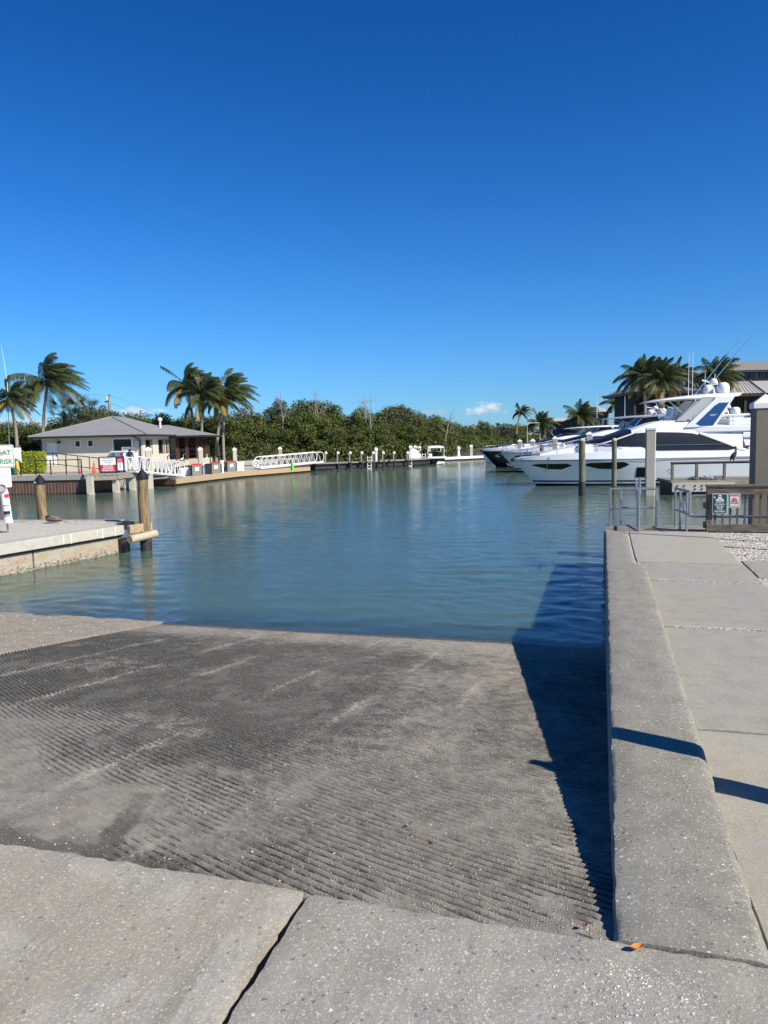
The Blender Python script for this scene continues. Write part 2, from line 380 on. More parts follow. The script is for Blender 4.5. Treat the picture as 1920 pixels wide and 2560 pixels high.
t = NT('gelcoat'); t.fin(t.mix(t.noise(0.8, 3), (0.80, 0.81, 0.81), (0.76, 0.775, 0.78)), 0.16, spec=0.5); t.b.inputs['Coat Weight'].default_value = 0.4
t = NT('gelcoat_grey'); t.fin((0.30, 0.30, 0.295), 0.25, spec=0.5)
t = NT('gelcoat_silver'); t.fin((0.46, 0.46, 0.45), 0.3, spec=0.5)
t = NT('gelcoat_dark'); t.fin((0.014, 0.016, 0.020), 0.12, spec=0.6)
t = NT('stripe_black'); t.fin((0.010, 0.011, 0.016), 0.3)
t = NT('tinted_glass'); t.fin(t.mix(t.noise(1.2, 4, t.coord((1, 1, 2)), dist=1.5), (0.012, 0.014, 0.018), (0.026, 0.028, 0.034)), 0.22, spec=0.45)
t = NT('mesh_cover'); t.fin(t.mix(t.noise(2.0, 5, t.coord((1, 1, 2)), dist=2.0), (0.004, 0.005, 0.007), (0.014, 0.015, 0.019)), 0.38, t.bump(t.noise(3, 3, dist=1.5), 0.4, 0.03))
t = NT('blue_panel'); t.fin((0.015, 0.065, 0.22), 0.12, spec=0.6)
t = NT('blue_glass'); t.fin(t.mix(t.noise(2.5, 4), (0.05, 0.12, 0.30), (0.25, 0.36, 0.55)), 0.08, spec=0.6)
t = NT('window_glass'); t.fin((0.006, 0.007, 0.009), 0.08, spec=0.5)
simple('grey_fabric', (0.30, 0.29, 0.28), 0.9, 0.12)
simple('teak', (0.42, 0.20, 0.07), 0.6, 0.2)
simple('cream_wall', (0.52, 0.47, 0.37), 0.8, 0.05, 2, bump=0)
simple('ground_land', (0.20, 0.185, 0.13), 0.95, 0.25, 0.6, bump=0.4, bs=8, bd=0.03)
simple('lawn', (0.075, 0.10, 0.028), 0.95, 0.3, 2, bump=0.6, bs=20, bd=0.03)
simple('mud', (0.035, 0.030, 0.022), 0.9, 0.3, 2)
simple('sea_bed', (0.10, 0.095, 0.07), 0.95, 0.2, 1)
simple('walk_concrete', (0.40, 0.375, 0.32), 0.9, 0.1, 1.5, bump=0.1)
simple('orange_cone', (0.75, 0.075, 0.02), 0.5, 0.06, bump=0)
simple('yellow_paint', (0.72, 0.40, 0.015), 0.5, 0.1)
simple('red_paint', (0.55, 0.018, 0.03), 0.45, 0.08, bump=0)
simple('navy_paint', (0.012, 0.018, 0.085), 0.45, 0.1, bump=0)
simple('sign_green', (0.004, 0.085, 0.060), 0.4, 0.06, bump=0)
simple('letter_green', (0.01, 0.20, 0.12), 0.5, 0.1, bump=0)
simple('letter_white', (0.78, 0.78, 0.76), 0.5, 0.03, bump=0)
simple('letter_grey', (0.33, 0.34, 0.38), 0.5, 0.1, bump=0)
simple('sign_cream', (0.66, 0.65, 0.55), 0.5, 0.05, bump=0)
simple('vest_orange', (0.75, 0.12, 0.05), 0.5, 0.06, bump=0)
simple('bin_green', (0.01, 0.12, 0.085), 0.5, 0.1)
simple('lime_plastic', (0.12, 0.62, 0.05), 0.5, 0.1, bump=0)
simple('pump_metal', (0.20, 0.19, 0.165), 0.45, 0.12, bump=0)
simple('screen_blue', (0.03, 0.06, 0.25), 0.3, 0.1, bump=0)
simple('pelican_brown', (0.135, 0.105, 0.085), 0.9, 0.45, 22, bump=0.6, bs=60, bd=0.01)
simple('pelican_dark', (0.030, 0.026, 0.024), 0.85, 0.4, 20)
simple('bill_grey', (0.20, 0.17, 0.13), 0.6, 0.2)
simple('white_feather', (0.75, 0.74, 0.70), 0.8, 0.06)
simple('leaf_brown', (0.42, 0.16, 0.03), 0.7, 0.3, 30)
simple('leaf_rust', (0.11, 0.040, 0.02), 0.8, 0.3, 30)
simple('skin', (0.35, 0.19, 0.12), 0.6, 0.05, bump=0)
simple('cloth_dark', (0.025, 0.025, 0.028), 0.9, 0.2)
simple('cloth_pale', (0.55, 0.53, 0.50), 0.9, 0.1)
simple('hair_dark', (0.02, 0.014, 0.01), 0.8, 0.1)
simple('rubber', (0.015, 0.015, 0.015), 0.7, 0.1)

def roof_mat(name, c, seam=0.0, shingle=0.0):
    t = NT(name); f = t.noise(9, 5); big = t.noise(0.8, 4)
    col = t.mix(t.rng(f, 0.3, 0.7), tuple(x * 0.82 for x in c), c)
    col = t.mix(t.math('MULTIPLY', t.rng(big, 0.45, 0.7), 0.3), col, tuple(x * 0.75 for x in c))
    nor = None
    if shingle:
        z = t.sep(t.tc.outputs['Object'])[2]
        w = t.math('FRACT', t.math('MULTIPLY', z, shingle)); nor = t.bump(t.math('ADD', w, t.math('MULTIPLY', f, 0.5)), 0.5, 0.03)
    return t.fin(col, 0.85, nor, spec=0.3)
roof_mat('shingle_roof', (0.235, 0.240, 0.245), shingle=9.0)
roof_mat('pale_roof', (0.50, 0.49, 0.46))
roof_mat('metal_roof', (0.34, 0.335, 0.32))
roof_mat('dark_roof', (0.16, 0.145, 0.13))
def siding_mat(name, c, per=4.5):
    t = NT(name); z = t.sep(t.tc.outputs['Object'])[2]
    w = t.math('FRACT', t.math('MULTIPLY', z, per))
    return t.fin(t.mix(t.noise(3, 4), c, tuple(x * 0.9 for x in c)), 0.75, t.bump(w, 0.6, 0.03), spec=0.3)
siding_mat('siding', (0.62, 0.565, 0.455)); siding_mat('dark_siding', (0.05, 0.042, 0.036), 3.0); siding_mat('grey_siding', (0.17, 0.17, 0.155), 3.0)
t = NT('sheet_pile'); f = t.noise(5, 6, t.coord((1, 1, 0.25)))
z = t.sep(t.tc.outputs['Object'])[2]
col = t.mix(t.rng(f, 0.3, 0.7), (0.135, 0.075, 0.055), (0.085, 0.052, 0.042)); col = t.mix(t.rng(z, 0.15, 0.0), col, (0.03, 0.026, 0.02))
t.fin(col, 0.8, t.bump(f, 0.4, 0.01))
t = NT('rust_wall'); f = t.noise(3, 6, t.coord((0.5, 0.5, 2.2)), rough=0.65)
col = t.mix(t.rng(f, 0.38, 0.62), (0.33, 0.305, 0.25), (0.32, 0.235, 0.15)); col = t.mix(t.rng(t.noise(9, 5), 0.55, 0.75), col, (0.14, 0.115, 0.09))
t.fin(col, 0.9, t.bump(f, 0.4, 0.02))
t = NT('barnacle'); t.fin(t.mix(t.rng(t.noise(14, 5), 0.35, 0.65), (0.52, 0.48, 0.39), (0.13, 0.115, 0.08)), 0.95, t.bump(t.voro(30), 0.8, 0.02))
t = NT('gravel_bed'); p = t.sep(t.voro(40, out='Color'))[0]
t.fin(t.mix(p, (0.60, 0.565, 0.48), (0.36, 0.33, 0.27)), 0.95, t.bump(t.voro(40), 0.9, 0.02))
t = NT('stone'); oi = t.n.new('ShaderNodeObjectInfo'); t.fin(t.mix(t.attr('tone'), (0.62, 0.58, 0.50), (0.22, 0.20, 0.17)), 0.95)
t = NT('sleeve_mix'); t.fin((0.016, 0.017, 0.020), 0.55)

def leaf_mat(name, a, b, c=None, trans=0.25, rough=0.55):
    t = NT(name); n = t.n; at = t.attr('tone')
    oi = n.new('ShaderNodeObjectInfo')
    col = t.mix(at, a, b)
    if c: col = t.mix(t.math('MULTIPLY', oi.outputs['Random'], 0.6), col, c)
    t.fin(col, rough, spec=0.3)
    tr = n.new('ShaderNodeBsdfTranslucent'); t.l.new(col, tr.inputs['Color'])
    mx = n.new('ShaderNodeMixShader'); mx.inputs[0].default_value = trans
    t.l.new(t.b.outputs[0], mx.inputs[1]); t.l.new(tr.outputs[0], mx.inputs[2]); t.l.new(mx.outputs[0], t.out.inputs['Surface'])
leaf_mat('leaf_mangrove', (0.042, 0.074, 0.014), (0.112, 0.142, 0.030), (0.085, 0.095, 0.026))
leaf_mat('leaf_olive', (0.080, 0.085, 0.036), (0.140, 0.138, 0.064), (0.09, 0.105, 0.032))
leaf_mat('leaf_bright', (0.070, 0.108, 0.014), (0.145, 0.175, 0.026), (0.11, 0.12, 0.028))
leaf_mat('leaf_hedge', (0.16, 0.23, 0.015), (0.36, 0.40, 0.03))
leaf_mat('leaf_palm', (0.050, 0.078, 0.028), (0.105, 0.120, 0.042), trans=0.3, rough=0.4)
leaf_mat('leaf_palm_yellow', (0.22, 0.18, 0.03), (0.36, 0.25, 0.05), trans=0.3, rough=0.5)
leaf_mat('leaf_fan', (0.07, 0.095, 0.04), (0.13, 0.15, 0.07), trans=0.2, rough=0.4)
# ================================================================== the setting
def sheet(name, pts, mat, z=None, kind='structure'):
    b = MB(); b.add([(p[0], p[1], p[2] if z is None else z) for p in pts], [tuple(range(len(pts)))])
    o = b.build(name, mat); o['kind'] = kind; return o
sheet('ground', [(-4000, -4000), (4000, -4000), (4000, 5000), (-4000, 5000)], 'sea_bed', -2.6)
def build_water():
    # one sheet of water with real wind ripples, finer close by, out to the horizon
    ang = np.concatenate([np.linspace(-66, -31, 40)[:-1], np.linspace(-31, 31, 640), np.linspace(31, 66, 40)[1:]]) * math.pi / 180
    rr = [9.0]
    while rr[-1] < 150: rr.append(rr[-1] * 1.0058)
    while rr[-1] < 4200: rr.append(rr[-1] * 1.25)
    rr = np.array(rr); Rm, A = np.meshgrid(rr, ang, indexing='ij'); X, Y = Rm * np.sin(A), Rm * np.cos(A)
    rs = np.random.RandomState(17); Z = np.zeros_like(X); space = Rm * 0.0058
    gust = 0.55 + 0.75 * vn(X * 0.10 + 40, Y * 0.06 + 9, 61)
    calm = sstep(Rm, 10.5, 17.0) * 0.65 + 0.35
    wx, wy = X + 0.5 * vn(X * 0.6 + 7, Y * 0.6, 62), Y + 0.5 * vn(X * 0.6 + 31, Y * 0.6, 63)
    for k in range(46):
        lam = 0.16 * (1.15 / 0.16) ** rs.rand(); th = rs.normal() * 0.75 + 1.2; q = 2 * math.pi / lam
        slope = 0.0135 * (lam / 0.6) ** -0.12
        Z += slope / q * np.sin(q * (wx * math.cos(th) + wy * math.sin(th)) + rs.rand() * 6.28) * sstep(lam / space, 2.2, 5.0)
    Z *= gust * calm
    nr, nc = X.shape; idx = np.arange(nr * nc).reshape(nr, nc)
    q = np.stack([idx[:-1, :-1], idx[:-1, 1:], idx[1:, 1:], idx[1:, :-1]], -1).reshape(-1, 4)
    me = bpy.data.meshes.new('water'); me.vertices.add(nr * nc); me.vertices.foreach_set('co', np.stack([X, Y, Z], -1).ravel())
    me.loops.add(q.size); me.loops.foreach_set('vertex_index', q.ravel().astype(np.int32)); me.polygons.add(len(q))
    me.polygons.foreach_set('loop_start', np.arange(0, q.size, 4, dtype=np.int32)); me.polygons.foreach_set('loop_total', np.full(len(q), 4, np.int32))
    me.update(calc_edges=True); me.polygons.foreach_set('use_smooth', np.ones(len(q), bool)); me.materials.append(M['water'])
    o = bpy.data.objects.new('water', me); COL.objects.link(o); o['kind'] = 'structure'
build_water()

# ---- boat ramp: 8 m wide slab with raked furrows, running down under the water
def build_ramp():
    pitch = 0.061
    rr = np.concatenate([np.arange(-0.005, 8.0, 0.026)])            # distance from the wall
    cc = np.concatenate([np.arange(-4.6, 8.4, pitch / 6), np.arange(8.4, 14, 0.12)])
    C, Rr = np.meshgrid(cc, rr, indexing='ij')
    Uu = C + 0.33 * Rr + 0.028 * Rr ** 2
    X = -Rr
    wob = (vn(Rr * 1.3 + 3, Uu * 1.3, 3) - 0.5) * 0.30 + (vn(Rr * 13, Uu * 16, 5) - 0.5) * 0.13
    ph = C / pitch + wob
    rib = 0.5 + 0.5 * np.cos(2 * np.pi * ph); rib = rib ** 0.8
    n1 = 0.65 * vn(Rr * 0.9 + 11, Uu * 0.55 + 4, 8) + 0.35 * vn(Rr * 2.6 + 1, Uu * 1.7, 9)
    n2 = vn(Rr * 3.0 + 7, Uu * 2.0 + 2, 12)
    n3 = vn(Rr * 9 + 2, Uu * 6 + 8, 15); wear = sstep(n1 * 0.5 + n2 * 0.25 + n3 * 0.25, 0.30, 0.56)
    smooth_corner = sstep(Uu, 1.9, 0.7) * sstep(Rr, 1.9, 2.9) + sstep(Uu, 3.2, 2.2) * sstep(Rr, 3.6, 4.6) * 0.8
    wear = wear * (1 - np.clip(smooth_corner, 0, 1) * 0.88) * sstep(Uu, 8.3, 6.8)
    sand = np.zeros_like(wear)
    for s0 in (1.42, 2.4, 3.5, 4.68, 5.55, 6.8):
        d = np.abs(Rr - s0 - 0.012 * np.sin(Uu * 1.3 + s0) - (vn(Uu * 7 + s0, Uu * 0 + s0, 4) - 0.5) * 0.05)
        k = (0.8 * np.exp(-(d / 0.035) ** 2) + 0.45 * np.exp(-(d / 0.16) ** 2) * sstep(vn(Rr * 6, Uu * 5 + s0, 14), 0.35, 0.7)) * sstep(vn(Uu * 0.9 + s0 * 9, Rr * 0 + 2, 2), 0.25, 0.7)
        sand = np.maximum(sand, k); wear = wear * (1 - 0.75 * k)
    patch = sstep(vn(Rr * 0.8 + 5, Uu * 0.8 + 9, 21) * 0.6 + vn(Rr * 3 + 5, Uu * 3, 22) * 0.4, 0.62, 0.80) * 0.6 * sstep(vn(Rr * 12 + 3, Uu * 12, 24), 0.3, 0.6)
    sand = np.maximum(sand, patch * sstep(Uu, 0.3, 1.2)); wear = wear * (1 - 0.5 * patch)
    sand = np.maximum(sand, sstep(Uu, 7.2, 8.4) * 0.55)
    rough = (vn(Rr * 36, Uu * 46, 31) - 0.5) * 0.0075 + (vn(Rr * 6, Uu * 7, 33) - 0.5) * 0.006
    amp = 0.005 + 0.019 * wear
    Z = 1.268 - 0.1408 * Uu + amp * (rib - 0.5) + rough * sstep(Uu, 12, 8.2)
    # algae: strong on the left half and mid-slope, weak by the wall and at the smooth corner
    alg = 0.44 * sstep(Rr, 0.6, 4.0) + 0.42 * vn(Rr * 0.7 + 2, Uu * 0.45 + 6, 41) + 0.36 * sstep(Uu, 0.9, 3.0) * sstep(Uu, 8.2, 6.2) + 0.30 * (vn(Rr * 1.9 + 8, Uu * 1.1 + 3, 46) - 0.5) + 0.22 * (vn(Rr * 5 + 8, Uu * 3 + 3, 47) - 0.5) + 0.02
    alg = np.clip(alg, 0, 1) * (1 - 0.8 * np.clip(smooth_corner, 0, 1))
    # dirt washed against the joint with the apron on the far left corner
    alg = np.maximum(alg, 1.1 * sstep(Uu, 0.42, 0.06) * sstep(Rr, 1.5, 2.4) * sstep(vn(Rr * 4, Uu * 5, 44), 0.1, 0.5))
    alg = np.maximum(alg, 0.95 * sstep(np.abs(Rr - 2.62 - 0.35 * (Uu - 0.2)), 0.16, 0.03) * sstep(Uu, 1.5, 0.5))
    Z = np.where(Uu < 0.0, 1.12, Z)
    nr, nc = Uu.shape
    keep = Uu > -0.12
    idx = np.arange(nr * nc).reshape(nr, nc)
    ok = keep[:-1, :-1] | keep[1:, :-1] | keep[:-1, 1:] | keep[1:, 1:]
    q = np.stack([idx[:-1, :-1], idx[:-1, 1:], idx[1:, 1:], idx[1:, :-1]], -1)[ok]
    used = np.unique(q); remap = -np.ones(nr * nc, int); remap[used] = np.arange(len(used)); q = remap[q]
    V = np.stack([X.ravel(), Uu.ravel(), Z.ravel()], -1)[used]
    me = bpy.data.meshes.new('boat_ramp'); me.vertices.add(len(V)); me.vertices.foreach_set('co', V.ravel())
    me.loops.add(q.size); me.loops.foreach_set('vertex_index', q.ravel().astype(np.int32))
    me.polygons.add(len(q)); me.polygons.foreach_set('loop_start', np.arange(0, q.size, 4, dtype=np.int32))
    me.polygons.foreach_set('loop_total', np.full(len(q), 4, np.int32))
    me.update(calc_edges=True)
    me.polygons.foreach_set('use_smooth', np.ones(len(q), bool))
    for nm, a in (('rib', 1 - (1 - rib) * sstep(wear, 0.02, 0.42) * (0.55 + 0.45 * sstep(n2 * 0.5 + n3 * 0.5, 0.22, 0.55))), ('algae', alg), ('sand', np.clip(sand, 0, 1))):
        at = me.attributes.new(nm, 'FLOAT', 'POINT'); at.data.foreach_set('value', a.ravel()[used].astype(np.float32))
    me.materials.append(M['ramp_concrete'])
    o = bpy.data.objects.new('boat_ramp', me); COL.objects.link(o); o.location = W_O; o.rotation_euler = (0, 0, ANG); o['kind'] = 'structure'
build_ramp()

def rough_slab(name, mat, r0, r1, u0, u1, zf, step, seed, parent=None, edge=0.012, thick=0.16, amp=0.006, kind=None, drop=0.006):
    nx, ny = max(2, int((r1 - r0) / step)), max(2, int((u1 - u0) / step))
    xs, ys = np.linspace(r0, r1, nx + 1), np.linspace(u0, u1, ny + 1)
    X, Y = np.meshgrid(xs, ys, indexing='ij')
    ex = (vn(Y * 9 + seed, X * 0 + 1, seed) - 0.5) * 2 * edge + (vn(Y * 31, X * 0 + 5, seed + 1) - 0.5) * edge
    ey = (vn(X * 9 + seed, Y * 0 + 3, seed + 2) - 0.5) * 2 * edge + (vn(X * 31, Y * 0 + 7, seed + 3) - 0.5) * edge
    Xp, Yp = X.copy(), Y.copy()
    Xp[0] += np.abs(ex[0]); Xp[-1] -= np.abs(ex[-1]); Yp[:, 0] += np.abs(ey[:, 0]); Yp[:, -1] -= np.abs(ey[:, -1])
    Z = zf(X, Y) + (vn(X * 2.3 + 1, Y * 2.3, seed + 5) - 0.5) * amp + (vn(X * 17, Y * 17, seed + 6) - 0.5) * amp * 0.6
    Z[0] -= drop; Z[-1] -= drop; Z[:, 0] -= drop; Z[:, -1] -= drop
    b = MB(); b.grid([[(Xp[i, j], Yp[i, j], Z[i, j]) for j in range(ny + 1)] for i in range(nx + 1)])
    loop = [(i, 0) for i in range(nx + 1)] + [(nx, j) for j in range(1, ny + 1)] + [(i, ny) for i in range(nx - 1, -1, -1)] + [(0, j) for j in range(ny - 1, 0, -1)]
    top = [(Xp[i, j], Yp[i, j], Z[i, j]) for i, j in loop]; bot = [(x, y, z - thick) for x, y, z in top]
    b.grid([top, bot], closed=True)
    o = b.build(name, mat, parent, smooth=32)
    if parent is None: o.location = W_O; o.rotation_euler = (0, 0, ANG)
    if kind: o['kind'] = kind
    return o
rplane = lambda X, Y: 1.268 - 0.1408 * Y
rough_slab('shore_slab', 'shore_concrete', -16.0, -8.03, -3.0, 13.0, lambda X, Y: np.minimum(1.268 - 0.1408 * Y + 0.010, 1.28), 0.09, 51, kind='structure', amp=0.02, edge=0.02, thick=0.05)
ap = bpy.data.objects.new('ramp_apron', None); COL.objects.link(ap); ap.location = W_O; ap.rotation_euler = (0, 0, ANG); ap['kind'] = 'structure'
rough_slab('slab', 'slab_concrete_a', -7.9, -1.392, -5.0, 0.02, lambda X, Y: 1.297 + 0 * X, 0.05, 61, ap, edge=0.02, amp=0.007)
rough_slab('slab', 'slab_concrete_b', -1.368, 3.2, -5.0, 0.02, lambda X, Y: 1.291 + 0 * X, 0.05, 71, ap, edge=0.012, amp=0.007, drop=0.007)
rough_slab('ramp_subbase', 'sea_bed', -16, 3.2, -6, 0.3, lambda X, Y: 1.06 + 0 * X, 2.0, 75, kind='structure', thick=0.3)
sheet('parking_ground', [W(-60, -60), W(60, -60), W(60, -4.9), W(-60, -4.9)], 'walk_concrete', 1.20)

# ---- retaining wall beside the ramp
wall = thing('ramp_wall', 'long grey concrete retaining wall with broad flat top beside the boat ramp', 'wall', W_O, ANG)
def wall_len(name, r0, r1, u0, u1, ztop, zbot, seed, mat='wall_concrete', nseg=90):
    rs = np.random.RandomState(seed); b = MB(); rows = []
    for k in range(nseg + 1):
        u = u0 + (u1 - u0) * k / nseg; j = lambda a: (rs.rand() - 0.5) * a * 1.6
        rows.append([(r0 + j(.006), u, zbot), (r0 + j(.010), u, ztop - 0.03 + j(.008)), (r0 + 0.014 + j(.008), u, ztop - 0.008 + j(.004)), (r0 + 0.04, u, ztop + j(.003)),
                     ((r0 * 2 + r1) / 3, u, ztop + j(.003)), ((r0 + 2 * r1) / 3, u, ztop + j(.003)), (r1 - 0.05, u, ztop + j(.003)),
                     (r1 - 0.016 + j(.006), u, ztop - 0.012 + j(.004)), (r1 + j(.008), u, ztop - 0.035 + j(.006)), (r1 + j(.004), u, zbot)])
    b.grid(rows); n = len(rows[0]); b.add(rows[0], [tuple(range(n))]); b.add(rows[-1], [tuple(range(n - 1, -1, -1))])
    return b.build(name, mat, wall, smooth=40)
wall_len('wall_top', 0.0, 0.60, 0.024, 9.36, 1.30, -1.6, 81)
wall_len('wall_extension', 0.0, 0.50, 9.37, 15.05, 1.10, -2.0, 82, nseg=60)

# ---- pavement right of the wall
pav = bpy.data.objects.new('pavement', None); COL.objects.link(pav); pav.location = W_O; pav.rotation_euler = (0, 0, ANG); pav['kind'] = 'structure'
flat = lambda X, Y: 1.10 + 0.14 * np.clip(1 - Y / 1.6, 0, 1)
for i, (r0, r1, u0, u1, mt) in enumerate(((0.53, 2.24, 10.74, 15.04, 'pave_light'), (0.63, 2.26, 9.06, 10.72, 'pave_concrete'), (2.29, 6.0, 9.55, 11.15, 'pave_concrete'),
        (0.63, 2.24, 6.17, 9.03, 'pave_concrete'), (0.63, 2.24, 2.99, 6.14, 'pave_concrete'), (0.63, 2.24, 0.03, 2.96, 'pave_light'))):
    rough_slab('slab', mt, r0, r1, u0, u1, flat, 0.12, 90 + 7 * i, pav, edge=0.010, thick=0.2, amp=0.004, drop=0.006)
b = MB(); b.box(0.3, 12, 0.0, 15.1, 0.4, 1.075); o = b.build('gravel_bed', 'gravel_bed', loc=W_O, rz=ANG); o['kind'] = 'structure'
b = MB(); b.box(0.02, 30, 0.0, 15.0, -2.5, 0.4); o = b.build('embankment', 'sea_bed', loc=W_O, rz=ANG); o['kind'] = 'structure'

def stones(name, spots, mat, kind='stuff', seed=1):
    rs = np.random.RandomState(seed); b = MB(); tone = []
    base = [(1,0,0),(-1,0,0),(0,1,0),(0,-1,0),(0,0,1),(0,0,-1)]
    F = [(0,2,4),(2,1,4),(1,3,4),(3,0,4),(2,0,5),(1,2,5),(3,1,5),(0,3,5)]
    for (x, y, z, s) in spots:
        a = rs.rand() * 6.28; sx, sy, sz = s * (0.7 + 0.8 * rs.rand()), s * (0.6 + 0.5 * rs.rand()), s * (0.35 + 0.3 * rs.rand())
        vs = []
        for p in base:
            px, py, pz = p[0] * sx * (0.8 + .4 * rs.rand()), p[1] * sy * (0.8 + .4 * rs.rand()), p[2] * sz
            vs.append((x + px * math.cos(a) - py * math.sin(a), y + px * math.sin(a) + py * math.cos(a), z + pz + sz * 0.4))
        b.add(vs, F); tone += [rs.rand() ** 1.5] * 6
    o = b.build(name, mat, fix=False); at = o.data.attributes.new('tone', 'FLOAT', 'POINT'); at.data.foreach_set('value', tone)
    o.location = W_O; o.rotation_euler = (0, 0, ANG); o['kind'] = kind; return o
rs = np.random.RandomState(5)
sp = []
for i in range(5200):
    r, u = rs.uniform(2.27, 6), rs.uniform(11.2, 15.0); sp.append((r, u, 1.075, rs.uniform(0.012, 0.03)))
for i in range(1500):
    r, u = rs.uniform(2.26, 4.5), rs.uniform(7.2, 9.5); sp.append((r, u, 1.075, rs.uniform(0.012, 0.028)))
for u0, n in ((9.04, 260), (6.16, 420)):
    for i in range(n): sp.append((rs.uniform(0.75, 2.2), u0 + rs.normal() * 0.05, 1.095, rs.uniform(0.006, 0.014)))
tag(stones('gravel', sp, 'stone', seed=3), 'pale crushed shell gravel beside the concrete walkway', None, None, 'stuff')
sp = []
for i in range(2600):
    r = -rs.uniform(0.05, 7.8) ** 1.0; u = 0.1 + 8.4 * rs.rand() ** 1.6
    sp.append((r, u, 1.268 - 0.1408 * u, rs.uniform(0.003, 0.0075)))
for i in range(1500): 
    r, u = -1.55 + rs.normal() * 0.5, 2.6 + rs.normal() * 0.9
    if u > 0.2: sp.append((r, u, 1.268 - 0.1408 * u, rs.uniform(0.003, 0.007)))
for i in range(260): sp.append((rs.uniform(-3.2, 0.9), rs.uniform(-1.2, -0.03), 1.294, rs.uniform(0.0018, 0.004)))
for i in range(420): sp.append((0.18 + rs.normal() * 0.16, -0.1 - abs(rs.normal()) * 0.14, 1.290, rs.uniform(0.003, 0.0075)))
for i in range(240):
    u = rs.uniform(0.05, 8); sp.append((rs.uniform(0.05, 0.56), u, 1.298, rs.uniform(0.0015, 0.0035)))
for i in range(1200): sp.append((rs.uniform(-14, -8.1), rs.uniform(4, 8.9), 0, rs.uniform(0.006, 0.016)))
sp = [(r, u, (1.28 - 0.1408 * u) if r < -8.05 else z, s) for r, u, z, s in sp]
tag(stones('pebbles', sp, 'stone', seed=4), 'loose pale pebbles and shell bits strewn over the ramp', None, None, 'stuff')

# ---- land round the basin
lz = 1.33
sheet('land', [(-1500, 52.7, lz), (-24, 52.75, lz), (-20.6, 51.9, lz), (-19.4, 60.0, lz), (-17.0, 70.0, lz), (-11.5, 81.2, lz), (-9.8, 83.0, lz),
               (4.0, 98.0, lz), (12, 110, lz), (60, 150, lz), (60, 170, lz), (900, 1500, lz), (900, 4500, lz), (-1500, 4500, lz)], 'ground_land')
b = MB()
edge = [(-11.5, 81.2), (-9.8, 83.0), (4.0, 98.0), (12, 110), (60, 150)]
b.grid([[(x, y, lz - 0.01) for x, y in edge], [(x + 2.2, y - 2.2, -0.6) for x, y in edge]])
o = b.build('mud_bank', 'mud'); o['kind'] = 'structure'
sheet('marina_ground', [(31, 30, 1.2), (400, -40, 1.2), (900, 1500, 1.2), (62, 170, 1.2), (60, 150, 1.2), (34, 120, 1.2)], 'ground_land')
sheet('lawn', [(-19.3, 61.5, lz + .004), (-17.6, 68, lz + .004), (-12.5, 80, lz + .004), (-20, 84, lz + .004), (-24, 70, lz + .004)], 'lawn')
sheet('walkway', [(-40, 52.9, lz + .004), (-23, 52.95, lz + .004), (-20.9, 52.4, lz + .004), (-19.7, 60, lz + .004), (-18.4, 66, lz + .004), (-40, 66, lz + .004)], 'walk_concrete')
# bulkhead behind the fuel dock
bh = thing('bulkhead', 'pale concrete bulkhead with buff cap behind the floating fuel dock', 'wall')
bl = [(-20.0, 55.5), (-19.35, 60.0), (-16.95, 70.0), (-11.45, 81.2), (-9.7, 83.1)]
def strip(name, mat, pts, z0, z1, off):
    b = MB(); rows = []
    for i, (x, y) in enumerate(pts):
        a = Vector(pts[max(i - 1, 0)]); c = Vector(pts[min(i + 1, len(pts) - 1)]); t = (c - a).normalized(); nrm = Vector((t.y, -t.x))
        p, q = Vector((x, y)) + nrm * off, Vector((x, y)) - nrm * 0.3
        rows.append([(q.x, q.y, z0), (p.x, p.y, z0), (p.x, p.y, z1), (q.x, q.y, z1)])
    b.grid(rows, closed=True); return b.build(name, mat, bh)
strip('sheet_wall', 'cap_concrete', bl, -1.5, 0.92, 0.05); strip('cap', 'pave_light', bl, 0.92, 1.38, 0.16)
# ================================================================== near left jetty
J = (-15.0, 14.0)
jet = thing('concrete_jetty', 'weathered concrete jetty with rusty wall and oyster band at the ramp side', 'jetty', W(J[0], J[1], 0), ANG)
jp = lambda r, u: (r - J[0], u - J[1])
A_, B_, C_ = jp(-16.5, 4.0), jp(-14.40, 16.71), jp(-14.17, 18.14)
def along(a, b, w0, w1, z0, z1):      # beam from a to b, between offsets w0..w1 to the left
    a, b = Vector(a), Vector(b); t = (b - a).normalized(); l = Vector((-t.y, t.x)); m = MB()
    p = [a + l * w0, b + l * w0, b + l * w1, a + l * w1]
    m.add([(q.x, q.y, z0) for q in p] + [(q.x, q.y, z1) for q in p], [(0,3,2,1),(4,5,6,7),(0,1,5,4),(1,2,6,5),(2,3,7,6),(3,0,4,7)])
    return m
along(A_, B_, 0.0, 0.55, 0.58, 0.87).build('cap', 'dock_concrete', jet, bevel=0.02)
far = [jp(-15.45, 17.95), jp(-19.8, 17.4), jp(-40, 15.5), jp(-40, 4.0)]
m = MB(); a, b2 = Vector(A_), Vector(B_); l = Vector((-(b2 - a).normalized().y, (b2 - a).normalized().x)) * 0.56
pts = [tuple(a + l), tuple(b2 + l)] + far
m.prism(pts, 0.2, 0.855, 'z'); m.build('gravel_top', 'gravel_bed', jet)
along(jp(-40, 15.3), jp(-15.4, 17.75), -0.02, 0.45, 0.45, 0.875).build('cap', 'cap_concrete', jet, bevel=0.02)
for i in range(4):
    p0 = a + (b2 - a) * (i / 4 + 0.002); p1 = a + (b2 - a) * ((i + 1) / 4 - 0.002)
    along(tuple(p0), tuple(p1), 0.16, 0.5, -1.5, 0.52).build('wall_panel', 'rust_wall', jet)
along(A_, B_, 0.10, 0.5, 0.51, 0.585).build('cap_gap_shade', 'black_sleeve', jet)  # black strip put in as the shade of the gap below the cap
